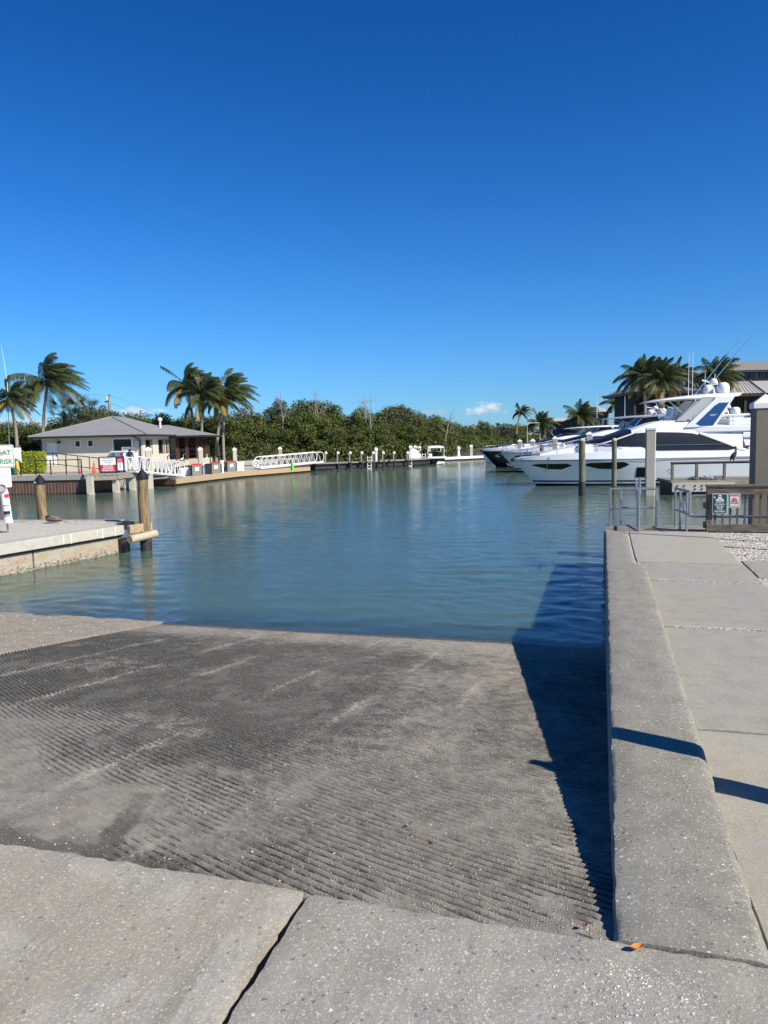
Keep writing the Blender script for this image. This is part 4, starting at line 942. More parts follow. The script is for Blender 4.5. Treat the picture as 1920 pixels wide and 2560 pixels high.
m = MB(); m.box(-3.7, 3.7, 0.6, 10.7, 0.1, 0.3); m.build('floor', 'dark_siding', sh)
d = part('door', 'white_paint', sh, lambda m: m.box(-3.68, -2.82, 0.08, 0.12, 0.30, 2.26))
part('handle', 'dark_metal', d, lambda m: m.box(-2.95, -2.90, 0.04, 0.08, 1.2, 1.3)); part('notice', 'letter_white', d, lambda m: m.box(-3.3, -3.15, 0.07, 0.08, 1.75, 1.92))
part('lamp', 'dark_metal', sh, lambda m: m.box(-2.72, -2.5, -.16, -.002, 2.2, 2.38))
for (x0, x1, z0, z1) in fh[1:]:
    wd = part('window', 'white_paint', sh, lambda m: (m.box(x0 - .07, x1 + .07, -.04, -.003, z0 - .07, z0), m.box(x0 - .07, x1 + .07, -.04, -.003, z1, z1 + .07), m.box(x0 - .07, x0, -.04, -.003, z0, z1), m.box(x1, x1 + .07, -.04, -.003, z0, z1)))
    part('pane', 'window_glass', wd, lambda m: m.box(x0, x1, 0.12, 0.14, z0, z1))
for (x0, x1, z0, z1) in sh_h:
    wd = part('window', 'dark_metal', sh, lambda m: (m.box(3.953, 3.99, x0 - .05, x1 + .05, z0 - .05, z0), m.box(3.953, 3.99, x0 - .05, x1 + .05, z1, z1 + .05), m.box(3.953, 3.99, x0 - .05, x0, z0, z1), m.box(3.953, 3.99, x1, x1 + .05, z0, z1), m.box(3.953, 3.98, (x0 + x1) / 2 - .03, (x0 + x1) / 2 + .03, z0, z1)))
    part('pane', 'window_glass', wd, lambda m: m.box(3.84, 3.86, x0, x1, z0, z1))
part('counter_shelf', 'white_paint', sh, lambda m: m.box(1.5, 3.35, -.42, -.005, 1.40, 1.47))
part('window_banner', 'letter_white', sh, lambda m: m.box(2.33, 3.05, -.12, -.08, 1.52, 1.80))
part('banner_print', 'letter_grey', sh, lambda m: m.box(2.5, 2.9, -.125, -.121, 1.63, 1.70))
pq = part('price_plaque', 'letter_grey', sh, lambda m: m.box(3.28, 3.78, -.03, -.004, 1.75, 2.35)); part('print', 'letter_white', pq, lambda m: [m.box(3.36, 3.70, -.034, -.031, z, z + .05) for z in (1.85, 2.0, 2.15)])
part('service_panel', 'gelcoat_grey', sh, lambda m: m.box(1.55, 3.2, -.03, -.004, 0.25, 1.38)); part('service_poster', 'letter_white', sh, lambda m: m.box(1.75, 2.2, -.04, -.031, 0.9, 1.35))
part('ice_chest', 'white_plastic', sh, lambda m: m.box(2.7, 3.6, -.9, -.1, 0.0, 1.35))
part('downpipe', 'dark_metal', sh, lambda m: m.tube([(3.3, -.8, 2.7), (3.7, -.15, 2.45), (3.8, -.06, 2.3), (3.8, -.06, 0)], 0.05, 6)); part('downpipe', 'dark_metal', sh, lambda m: m.tube([(-4.7, -.8, 2.66), (-4.15, -.1, 2.3), (-4.07, -.06, 2.2), (-4.07, -.06, 0)], 0.05, 6))
def hip(root, name, x0, x1, y0, y1, ze, rx0, ry0, rx1, ry1, zr, mat='shingle_roof', th=0.16, fascia='dark_metal'):
    e = [(x0, y0, ze), (x1, y0, ze), (x1, y1, ze), (x0, y1, ze)]; a, b2 = (rx0, ry0, zr), (rx1, ry1, zr); m = MB()
    if abs(rx1 - rx0) > abs(ry1 - ry0): fs = [(0, 1, 5, 4), (1, 2, 5), (2, 3, 4, 5), (3, 0, 4)]
    else: fs = [(0, 1, 4), (1, 2, 5, 4), (2, 3, 5), (3, 0, 4, 5)]
    m.add(e + [a, b2], fs); r_ = m.build(name, mat, root)
    m = MB(); m.box(x0 + .01, x1 - .01, y0 + .01, y1 - .01, ze - th, ze - 0.004); m.build('fascia', fascia, r_)
    return r_
rf = hip(sh, 'roof', -4.65, 4.65, -0.92, 12.0, 2.76, 0, 4.6, 0, 7.6, 4.36)
m = MB()
for a, b2 in (((-4.65, -0.92, 2.77), (0, 4.6, 4.37)), ((4.65, -0.92, 2.77), (0, 4.6, 4.37)), ((0, 4.6, 4.37), (0, 7.6, 4.37)), ((4.65, 12, 2.77), (0, 7.6, 4.37))): m.tube([a, b2], 0.06, 6)
m.build('ridge_cap', 'shingle_roof', rf)
part('vent', 'white_paint', rf, lambda m: (m.tube([(-2.1, 8.6, 3.2), (-2.1, 8.6, 3.95)], .07, 8), m.lathe([(.16, 3.9), (.16, 4.05), (.05, 4.12)], (-2.1, 8.6, 0), 10)))
part('vent', 'white_paint', rf, lambda m: (m.tube([(2.6, 9.6, 3.2), (2.6, 9.6, 4.15)], .09, 8), m.lathe([(.2, 4.1), (.2, 4.3), (.06, 4.38)], (2.6, 9.6, 0), 10)))
hip(sh, 'porch_roof', -1.0, 7.2, 7.3, 14.2, 2.66, 1.8, 10.8, 3.0, 10.8, 3.7)
part('porch_floor', 'cream_wall', sh, lambda m: m.box(3.2, 6.6, 7.6, 12.4, 0.0, 0.55))
for x, y in ((4.5, 8.1), (5.35, 8.1), (6.3, 8.1), (6.3, 9.6), (6.3, 11.2)): part('porch_post', 'brown_post', sh, lambda m: m.box(x - .13, x + .13, y - .13, y + .13, 0.55, 2.6))
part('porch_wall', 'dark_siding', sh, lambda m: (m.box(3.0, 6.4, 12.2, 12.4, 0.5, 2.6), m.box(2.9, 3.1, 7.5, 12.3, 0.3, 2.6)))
part('porch_rail', 'dark_metal', sh, lambda m: (m.box(4.5, 6.3, 8.06, 8.12, 1.4, 1.46), m.box(4.5, 6.3, 8.06, 8.12, 0.95, 0.99)))
# access ramp with its black rail, and the side steps
ar = thing('access_ramp', 'cream access ramp with black handrail in front of the shop wall', 'ramp', (BX, BY - 1.35, 1.352))
m = MB(); m.prism([(-3.95, 0), (-3.95, 0.48), (-2.6, 0.48), (0.9, 0.02), (0.9, 0)], 0.0, 1.25); m.build('ramp_body', 'cream_wall', ar)
for x in (-3.9, -3.2, -2.6, -1.6, -0.7, 0.2, 0.9):
    zb = 0.48 if x <= -2.6 else 0.48 - (x + 2.6) / 3.5 * 0.46
    m = MB(); m.box(x - .025, x + .025, 0, .05, zb, zb + 0.98); m.build('post', 'dark_metal', ar)
m = MB(); m.tube([(-3.95, .02, 1.46), (-2.6, .02, 1.46), (0.9, .02, 1.0)], 0.035, 6); m.tube([(-3.95, .02, 0.62), (-2.6, .02, .62), (.9, .02, .16)], 0.03, 6); m.build('handrail', 'dark_metal', ar)
st = thing('side_ramp', 'black railed ramp climbing to the brown porch beside the shop', 'ramp', (BX + 4.3, BY + 1.2, 1.352))
m = MB(); m.prism([(0.2, 0), (6.4, 0.5), (6.4, 0)], 0.0, 1.2, 'x'); m.build('ramp_body', 'cream_wall', st)
m = MB(); m.tube([(1.2, 0.2, 0.95), (1.2, 6.4, 1.5)], .04, 6); m.tube([(1.2, 0.2, 0.15), (1.2, 6.4, .65)], .03, 6); m.build('handrail', 'dark_metal', st)
for i in range(6):
    y = .2 + i * 1.24; m = MB(); m.box(1.17, 1.23, y - .03, y + .03, .08 * i, .95 + .088 * i); m.build('post', 'dark_metal', st)

# person leaning at the deck rail by the counter
def person():
    root = thing('person', 'person in dark top and pale trousers stooping by the shop counter', 'person', (D(325, 1170, 56.2).x, 56.2, 1.356), rad(25))
    J_ = {'pel': (0, 0, .92), 'sp': (0, -.10, 1.12), 'ch': (0, -.24, 1.30), 'nk': (0, -.34, 1.42), 'hd': (0, -.40, 1.50), 'ht': (0, -.43, 1.60),
          'hl': (-.10, 0, .86), 'kl': (-.12, -.06, .48), 'al': (-.13, .04, .08), 'tl': (-.14, -.12, .03), 'hr': (.10, 0, .86), 'kr': (.13, -.02, .48), 'ar': (.15, .08, .08), 'tr': (.17, -.08, .03),
          'sl': (-.19, -.24, 1.32), 'el': (-.24, -.34, 1.05), 'wl': (-.16, -.52, .95), 'fl': (-.13, -.60, .94), 'sr': (.19, -.24, 1.32), 'er': (.25, -.32, 1.06), 'wr': (.17, -.52, .97), 'fr': (.14, -.60, .96)}
    E_ = [('pel', 'sp'), ('sp', 'ch'), ('ch', 'nk'), ('nk', 'hd'), ('hd', 'ht'), ('pel', 'hl'), ('hl', 'kl'), ('kl', 'al'), ('al', 'tl'), ('pel', 'hr'), ('hr', 'kr'), ('kr', 'ar'), ('ar', 'tr'), ('ch', 'sl'), ('sl', 'el'), ('el', 'wl'), ('wl', 'fl'), ('ch', 'sr'), ('sr', 'er'), ('er', 'wr'), ('wr', 'fr')]
    R_ = {'pel': .15, 'sp': .14, 'ch': .16, 'nk': .06, 'hd': .095, 'ht': .07, 'hl': .10, 'hr': .10, 'kl': .065, 'kr': .065, 'al': .045, 'ar': .045, 'tl': .035, 'tr': .035, 'sl': .07, 'sr': .07, 'el': .048, 'er': .048, 'wl': .035, 'wr': .035, 'fl': .03, 'fr': .03}
    ks = list(J_); me = bpy.data.meshes.new('body'); me.from_pydata([J_[k] for k in ks], [(ks.index(a), ks.index(b2)) for a, b2 in E_], [])
    o = bpy.data.objects.new('body', me); COL.objects.link(o); o.parent = root
    sk = o.modifiers.new('skin', 'SKIN'); su = o.modifiers.new('sub', 'SUBSURF'); su.levels = su.render_levels = 1
    for i, k in enumerate(ks): me.skin_vertices[0].data[i].radius = (R_[k], R_[k])
    me.skin_vertices[0].data[0].use_root = True
    dg = bpy.context.evaluated_depsgraph_get(); m2 = bpy.data.meshes.new_from_object(o.evaluated_get(dg)); o.modifiers.clear(); o.data = m2
    for mt in ('skin', 'cloth_dark', 'cloth_pale', 'rubber'): m2.materials.append(M[mt])
    for p in m2.polygons:
        z, y = p.center.z, p.center.y
        p.material_index = 3 if z < 0.10 else (2 if z < 0.90 else (0 if (z > 1.43 or y < -.42) else 1)); p.use_smooth = True
    m = MB(); m.tube([(0, -.36, 1.50), (0, -.40, 1.57), (0, -.42, 1.63)], [0.105, 0.11, 0.07], 10); m.build('hair', 'hair_dark', root, smooth=60)
person()

# ---- gangways
def gangway(label, a, b2, w=1.15, n=9, h=1.05):
    a, b2 = Vector(a), Vector(b2); v = b2 - a; L = v.length; root = thing('gangway', label, 'gangway', a, math.atan2(v.y, v.x))
    sl = v.z / math.hypot(v.x, v.y); Lh = math.hypot(v.x, v.y); P = lambda f, y, z: (f * Lh, y, f * Lh * sl + z)
    m = MB(); m.add([P(0, -w / 2, .0), P(1, -w / 2, 0), P(1, w / 2, 0), P(0, w / 2, 0), P(0, -w / 2, .1), P(1, -w / 2, .1), P(1, w / 2, .1), P(0, w / 2, .1)], [(0,3,2,1),(4,5,6,7),(0,1,5,4),(1,2,6,5),(2,3,7,6),(3,0,4,7)]); m.build('walkway', 'white_metal', root)
    for s in (-1, 1):
        y = s * w / 2; m = MB(); arc = [P(0.06 - .055 * math.sin(rad(k)) * 1.0, y, h / 2 + .1 - h / 2 * -math.cos(rad(k)) * 1.0) for k in (180, 150, 120, 90, 60, 30, 0)]
        arc2 = [P(0.94 + .055 * math.sin(rad(k)), y, h / 2 + .1 + h / 2 * math.cos(rad(k))) for k in (0, 30, 60, 90, 120, 150, 180)]
        m.tube(arc + [P(.5, y, h + .1)] + arc2, 0.045, 6); m.tube([P(0.06, y, .1), P(.94, y, .1)], 0.05, 6); m.build('side_rail', 'white_metal', root, smooth=40)
        for i in range(n):
            f0 = .06 + .88 * i / n; f1 = .06 + .88 * (i + 1) / n; m = MB(); m.tube([P(f0, y, .1), P((f0 + f1) / 2, y, h + .1), P(f1, y, .1)], 0.036, 6); m.build('brace', 'white_metal', root, smooth=40)
    return root
gangway('white truss gangway sloping from the shop deck down to the fuel dock', (-18.35, 53.6, 1.33), (-16.6, 60.2, 0.62), n=10)
gangway('long white truss gangway linking the fuel dock to the mangrove dock', (-12.4, 73.2, 0.62), (-6.6, 79.0, 0.92), n=10)

# ---- floating fuel dock
fd = thing('fuel_dock', 'long floating dock edged with pale timber before the shop and mangroves', 'dock')
fl = [(-17.9, 57.0), (-16.32, 58.19), (-13.24, 68.43), (-7.65, 77.53)]
def dockstrip(root, name, mat, pts, off0, off1, z0, z1):
    b = MB(); rows = []
    for i, (x, y) in enumerate(pts):
        a = Vector(pts[max(i - 1, 0)]); c = Vector(pts[min(i + 1, len(pts) - 1)]); t_ = (c - a).normalized(); nl = Vector((-t_.y, t_.x))
        p, q_ = Vector((x, y)) + nl * off0, Vector((x, y)) + nl * off1
        rows.append([(p.x, p.y, z0), (q_.x, q_.y, z0), (q_.x, q_.y, z1), (p.x, p.y, z1)])
    b.grid(rows, closed=True); n = 4; b.add(rows[0], [(0, 1, 2, 3)]); b.add(rows[-1], [(3, 2, 1, 0)]); return b.build(name, mat, root)
dockstrip(fd, 'deck', 'walk_concrete', fl[1:], 0.02, 3.0, 0.30, 0.55)
dockstrip(fd, 'fascia', 'dock_timber', fl[1:], -0.06, 0.02, 0.16, 0.56)
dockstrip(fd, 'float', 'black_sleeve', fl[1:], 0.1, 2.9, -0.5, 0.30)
dockstrip(fd, 'fascia', 'brown_post', [(-18.3, 58.6), (-16.34, 58.13)], -0.05, 0.03, 0.12, 0.55)
lad = thing('swim_ladder', 'white tube swim ladder on the near corner of the fuel dock', 'ladder', G(431, 1213, 0.0), rad(10))
for s in (-1, 1):
    m = MB(); m.tube([(s * .24, .5, .55), (s * .24, .5, 1.3), (s * .24, .35, 1.45), (s * .24, .1, 1.4), (s * .24, 0, 1.2), (s * .24, -.04, -.5)], 0.035, 8); m.build('side_rail', 'white_metal', lad, smooth=40)
m = MB()
for z in (-.1, .15, .4, .65): m.tube([(-.24, -.02, z), (.24, -.02, z)], .025, 6)
m.build('rungs', 'white_metal', lad)
def dispenser(label, px, py, s=1.0):
    p = G(px, py, 0.55); t_ = thing('fuel_dispenser', label, 'fuel pump', p, rad(18), 'fuel pumps on the floating dock')
    part('body', 'pump_metal', t_, lambda m: m.box(-.40, .40, -.25, .25, 0.0, 0.92)); part('top', 'red_paint', t_, lambda m: m.box(-.42, .42, -.27, .27, 0.92, 1.02))
    part('notice', 'sign_cream', t_, lambda m: m.box(-.16, .16, -.26, -.251, .42, .74))
    for x in (-.47, .47): part('nozzle_holder', 'rubber', t_, lambda m: m.box(x - .06, x + .06, -.15, .15, .1, .85))
    part('screen', 'screen_blue', t_, lambda m: m.box(.42, .53, -.152, -.14, .3, .7)); part('hose', 'rubber', t_, lambda m: m.tube([(-.5, -.1, .8), (-.62, -.12, .4), (-.56, -.1, .12), (-.45, -.1, .3)], .03, 6))
    return t_
dispenser('nearest red topped fuel pump on the dock beside the white dock box', 493, 1189.5); dispenser('middle red topped fuel pump on the dock beside the black bin', 540, 1183.5); dispenser('farthest red topped fuel pump under the second concrete pile', 579, 1179)
def dockbox(label, px, py, w, d_, h, lid=True, z=0.55, rz=18):
    p = G(px, py, z); t_ = thing('dock_box', label, 'dock box', p, rad(rz)); part('body', 'white_plastic', t_, lambda m: m.box(-w / 2, w / 2, 0, d_, 0, h * .78), bevel=.03)
    part('lid', 'white_plastic', t_, lambda m: m.box(-w / 2 - .03, w / 2 + .03, -.03, d_ + .03, h * .80, h), bevel=.03)
dockbox('white lidded dock box before the nearest fuel pump', 466, 1190, 0.95, .6, .68); dockbox('tall white rounded dock box beside the farthest fuel pump', 601, 1177, 0.72, .7, .85)
dockbox('white cooler standing between the black bin and nearest pump', 511, 1186, 0.32, .4, .95); dockbox('slim white pedestal beside the middle fuel pump', 556, 1183, 0.26, .3, 1.15)
bb = thing('black_bin', 'black square bin between two fuel pumps on the dock', 'bin', G(522, 1185.5, .55), rad(18)); part('body', 'black_plastic', bb, lambda m: m.box(-.28, .28, -.25, .25, 0, .86), bevel=.02); part('rim', 'black_plastic', bb, lambda m: m.box(-.31, .31, -.28, .28, .86, .93))
lr_ = thing('life_ring', 'white life ring hanging on a post by the long gangway', 'life ring', G(640, 1174, .55), rad(20)); part('post', 'white_paint', lr_, lambda m: m.box(-.06, .06, 0.05, .15, 0, 1.0))
m = MB(); m.tube([(.30 * math.cos(rad(k)), -.02, .62 + .30 * math.sin(rad(k))) for k in range(0, 361, 24)], .075, 8, cap=False); m.build('ring', 'white_plastic', lr_, smooth=60)
um = thing('parasol', 'closed dark parasol standing behind the middle fuel pump', 'parasol', (D(546, 1160, 70).x, 70, 1.352)); part('pole', 'dark_metal', um, lambda m: m.tube([(0, 0, 0), (0, 0, 2.2)], .03, 6)); part('canopy', 'cloth_dark', um, lambda m: m.lathe([(.05, .5), (.24, .7), (.19, 1.3), (.06, 2.1), (.02, 2.25)], n=9))
lm = thing('lime_bag', 'bright lime green float bag on the dock below the long gangway', 'bag', G(731, 1177, .55), rad(10)); m = MB(); m.tube([(0, 0, .02), (0, 0, .3), (.02, 0, .6), (.0, 0, .8), (-.05, 0, .98)], [.22, .26, .22, .13, .05], 10, flat=.6); m.build('body', 'lime_plastic', lm, smooth=50)
for lb, px, py, w_, zt, zz in (('squat concrete pile with pale top rising beside the shop counter', 370, 1180, .46, 0, 55.5), ('concrete pile with pointed cap behind the nearest fuel pump', 500, 1170, .40, 0, 64.5), ('concrete pile with pointed cap behind the farthest fuel pump', 585.5, 1160, .38, 0, 72.0), ('timber-faced pile with white cap standing inside the long gangway', 699, 1160, .38, 0, 77.2)):
    top = {370: 1117, 500: 1117.5, 585.5: 1118.5, 699: 1116.5}[px]; p = D(px, top, zz); concrete_pile(lb, (p.x, zz, 0), w_, p.z, rz=rad(20), mat='pile_concrete' if px != 699 else 'dock_timber')
def egret(label, loc, s=1.0, rz=0):
    t_ = thing('egret', label, 'bird', loc, rz); t_.scale = (s, s, s)
    tube_bird(t_, 'body', 'white_feather', [(-.30, 0, .36), (-.15, 0, .46), (.05, 0, .56), (.14, 0, .64), (.13, 0, .76), (.10, 0, .86), (.15, 0, .95), (.20, 0, .96)], [.02, .08, .10, .06, .035, .03, .045, .03])
    tube_bird(t_, 'bill', 'yellow_paint', [(.19, 0, .96), (.34, 0, .93)], [.018, .004]); m = MB()
    for y in (-.04, .04): m.tube([(-.02, y, .48), (-.03, y, .25), (0, y, 0)], .012, 6)
    m.build('legs', 'dark_metal', t_)
egret('white egret standing on the lawn edge left of the capped pile', (D(456, 1160, 66).x, 66.0, 1.40), 1.0, 0.2); egret('white egret standing right of the capped pile near the nearest pump', (D(515, 1160, 69).x, 69.0, 1.36), .9, 0.4)

# ---- mangrove dock with white-capped pilings
fx = [(-7.3, 80.9), (-1.0, 83.2), (4.6, 88.0), (7.2, 92.8)]
md = thing('mangrove_dock', 'fixed dock with pale edge running along the mangroves', 'dock')
dockstrip(md, 'deck', 'grey_timber', fx, 0.0, 1.9, 0.66, 0.80); dockstrip(md, 'fascia', 'grey_timber', fx, -0.05, 0.0, 0.68, 0.82); dockstrip(md, 'under_deck_shade', 'black_sleeve', fx, 0.25, 1.8, 0.1, 0.655)  # the black block below the boards stands in for the shade there
for i in range(12):
    f = i / 11 * 2.999; k = int(f); g = f - k; p = Vector(fx[k]).lerp(Vector(fx[k + 1]), g); part('leg', 'pile_wood_grey', md, lambda m: m.tube([(p.x - .3, p.y + 1.0, -1.6), (p.x - .3, p.y + 1.0, .7)], .14, 8))
ordn = ('first', 'second', 'third', 'fourth', 'fifth', 'sixth', 'seventh', 'eighth')
for i, (px, py) in enumerate(((816, 1174.5), (846, 1174), (876.5, 1173), (905.5, 1172), (934, 1171.5), (959, 1170), (986, 1168.5), (1019.5, 1166))):
    p = G(px, py); top = D(px, 1129.5, p.y); t_ = thing('dock_piling', f'{ordn[i]} white-capped dark piling from the long gangway along the mangrove dock', 'piling', (p.x, p.y, 0), 0, 'white-capped pilings of the mangrove dock')
    part('shaft', 'black_sleeve', t_, lambda m: m.tube([(0, 0, -2.2), (0, 0, top.z - .12)], .135, 12), smooth=40); part('batten', 'pile_concrete', t_, lambda m: m.box(-.11, -.02, -.17, -.12, .75, top.z - .1))
    part('cap', 'white_paint', t_, lambda m: m.lathe([(.155, top.z - .22), (.17, top.z - .06), (.04, top.z + .05)], n=12), smooth=30)
for i, (px, lb) in enumerate(((1026, 'tall pale pile left of the heap by the moored deck boat'), (1037.5, 'tall pale pile in the middle of the trio by the deck boat'), (1047.5, 'tall pale pile on the right of the trio by the deck boat'), (1072, 'tall pale pile just left of the deck boat canopy'), (1177, 'lone tall pale pile on the distant dock'))):
    Y = (92, 92.5, 93, 95, 104)[i]; top = D(px, (1113, 1113, 1114, 1113.5, 1111.5)[i], Y); concrete_pile(lb, (top.x, Y, 0), .42, top.z, rz=.2)
for i, (px, py, lb) in enumerate(((924, 1171, 'pale ladder hung on the mangrove dock at the fifth piling'), (1025, 1165, 'pale ladder hung on the mangrove dock beside the eighth piling'), (1060, 1161, 'pale ladder at the end of the mangrove dock by the deck boat'))):
    p = G(px, py); t_ = thing('dock_ladder', lb, 'ladder', p, .3)
    for s in (-1, 1): part('side_rail', 'white_metal', t_, lambda m: m.box(s * .22 - .03, s * .22 + .03, -.02, .02, -.3, 1.4))
    for z in (0, .3, .6, .9, 1.2): part('rung', 'white_metal', t_, lambda m: m.box(-.2, .2, -.02, .02, z, z + .05))
hp = thing('covered_gear', 'white tarpaulin heap on the mangrove dock among the pale piles', 'tarpaulin', (D(1033, 1150, 91.5).x, 91.2, .80)); m = MB(); m.lathe([(1.0, 0), (.95, .4), (.6, .85), (.2, 1.15), (.02, 1.2)], n=11); m.build('sheet', 'white_paint', hp, smooth=30)
pdm = thing('power_pedestal', 'white power pedestal on the mangrove dock behind the fifth piling', 'pedestal', (D(940, 1150, 85).x, 85.4, .80)); part('body', 'white_plastic', pdm, lambda m: m.lathe([(.16, 0), (.16, 1.0), (.24, 1.1), (.22, 1.4), (.05, 1.5)], n=10))
# distant dock
dd = thing('distant_dock', 'low distant dock with white edge beyond the deck boat', 'dock'); ddp = [(8.2, 101), (13.6, 104.2), (17.5, 106)]
dockstrip(dd, 'deck', 'walk_concrete', ddp, 0, 2.2, .30, .52); dockstrip(dd, 'fascia', 'white_paint', ddp, -.06, 0, .22, .53); dockstrip(dd, 'float', 'black_sleeve', ddp, .1, 2, -.5, .3)
pd2 = thing('power_pedestal', 'white power pedestal on the distant dock', 'pedestal', (D(1145, 1143, 104).x, 103.4, .52)); part('body', 'white_plastic', pd2, lambda m: m.lathe([(.3, 0), (.22, .3), (.18, .9), (.28, 1.0), (.25, 1.3), (.05, 1.45)], n=10))
# moored deck boat
db = thing('deck_boat', 'small dark hulled deck boat with white canopy moored at the mangrove dock end', 'boat', (D(1092, 1160, 91).x, 90.6, 0), rad(4))
def dbh(m):
    rows = []
    for f in (0, .15, .35, .6, 1.0, 3.0, 5.5):
        hb = 1.1 * min(1, (f / 1.0 + .55)) if f < 1 else 1.12; rows.append([(-hb, f, .72 + .1 * (f < .5)), (-hb * .92, f + .1, .25), (-hb * .55, f + .35, -.1), (hb * .55, f + .35, -.1), (hb * .92, f + .1, .25), (hb, f, .72 + .1 * (f < .5))])
    m.grid(rows); n = 6; m.add(rows[0], [tuple(range(n))]); m.add(rows[-1], [tuple(range(n))])
part('hull', 'gelcoat_dark', db, dbh, smooth=30); part('gunwale', 'gelcoat', db, lambda m: (m.box(-1.16, 1.16, -.06, .08, .72, .95), m.box(-1.16, -1.02, .08, 5.5, .70, .95), m.box(1.02, 1.16, .08, 5.5, .70, .95)))
part('bow_flash', 'gelcoat', db, lambda m: m.prism([(-.1, .02), (1.0, .12), (.9, .30), (.1, .34)], -.02, .3)); part('canopy', 'gelcoat', db, lambda m: m.prism([(-1.05, 1.98), (-.9, 2.16), (-.4, 2.26), (.5, 2.26), (.95, 2.14), (1.05, 1.98)], .6, 3.6))
for x in (-1.0, 1.0): part('canopy_post', 'white_metal', db, lambda m: (m.tube([(x, .9, .9), (x, .7, 2.0)], .05, 6), m.tube([(x, 3.3, .9), (x, 3.5, 2.0)], .05, 6)))
part('windscreen', 'tinted_glass', db, lambda m: m.box(-.55, .8, 1.4, 1.45, .9, 1.5)); part('console', 'gelcoat', db, lambda m: m.box(-.6, .7, 1.5, 2.2, .6, 1.1)); part('seat', 'white_plastic', db, lambda m: (m.box(-.9, -.5, .6, 1.1, .7, 1.3), m.box(.3, .8, 2.8, 3.4, .7, 1.5)))
# ================================================================== marina on the right: piles, dock, yachts, buildings
def lin(x, pts):
    return float(np.interp(x, [p[0] for p in pts], [p[1] for p in pts]))
YL = 18.5
def hull_y(x, z):
    x0 = 1.62 * (1 - z / 1.72) if z >= 0 else 1.62 - z * 2.6
    t_ = min(max((x - x0) / (0.56 * YL), 0), 1); s = min(max(z / 1.72, 0), 1)
    full = 2.45 * (0.84 + 0.16 * s) if z >= 0 else 2.06 * (1 + z / 0.75)
    p = 0.98 - 0.36 * s ** 1.4
    y = full * max(1 - (1 - t_) ** 2.3, 0) ** p
    return y * (1 - 0.05 * max(0, (x - 0.7 * YL) / (0.3 * YL)))
HOUSE_T = [(4.3, 2.55), (4.8, 2.76), (6.0, 3.10), (6.9, 3.38), (7.6, 3.66), (8.3, 3.92), (9.0, 4.06), (10.0, 4.05), (11.0, 3.97), (12.0, 3.80), (14.0, 3.62)]
def house_sec(x):
    zt = lin(x, HOUSE_T); wb = min(hull_y(x, 1.72) - 0.34, 2.02) * lin(x, [(4.3, .62), (5.2, .85), (6.5, 1.0), (14, 1.0)])
    zb = 2.0; h = zt - zb
    return [(wb, zb), (wb * .985, zb + .30 * h), (wb * .955, zb + .55 * h), (wb * .90, zb + .80 * h), (wb * .82, zb + .95 * h), (wb * .62, zt), (0, zt + .05)]
def house_y(x, z):
    s = house_sec(x); return float(np.interp(z, [p[1] for p in s], [p[0] for p in s]))
def surf_strip(root, name, mat, fy, top, bot, x0, x1, n, out=0.012, both=True, nz=4):
    for s in ((-1, 1) if both else (-1,)):
        m = MB(); rows = []
        for i in range(n + 1):
            x = x0 + (x1 - x0) * i / n; zt, zb = lin(x, top), lin(x, bot); col = []
            for k in range(nz + 1):
                z = zb + (zt - zb) * k / nz; col.append((x, s * (fy(x, z) + out), z))
            rows.append(col)
        m.grid(rows); m.build(name, mat, root, smooth=40, fix=False)
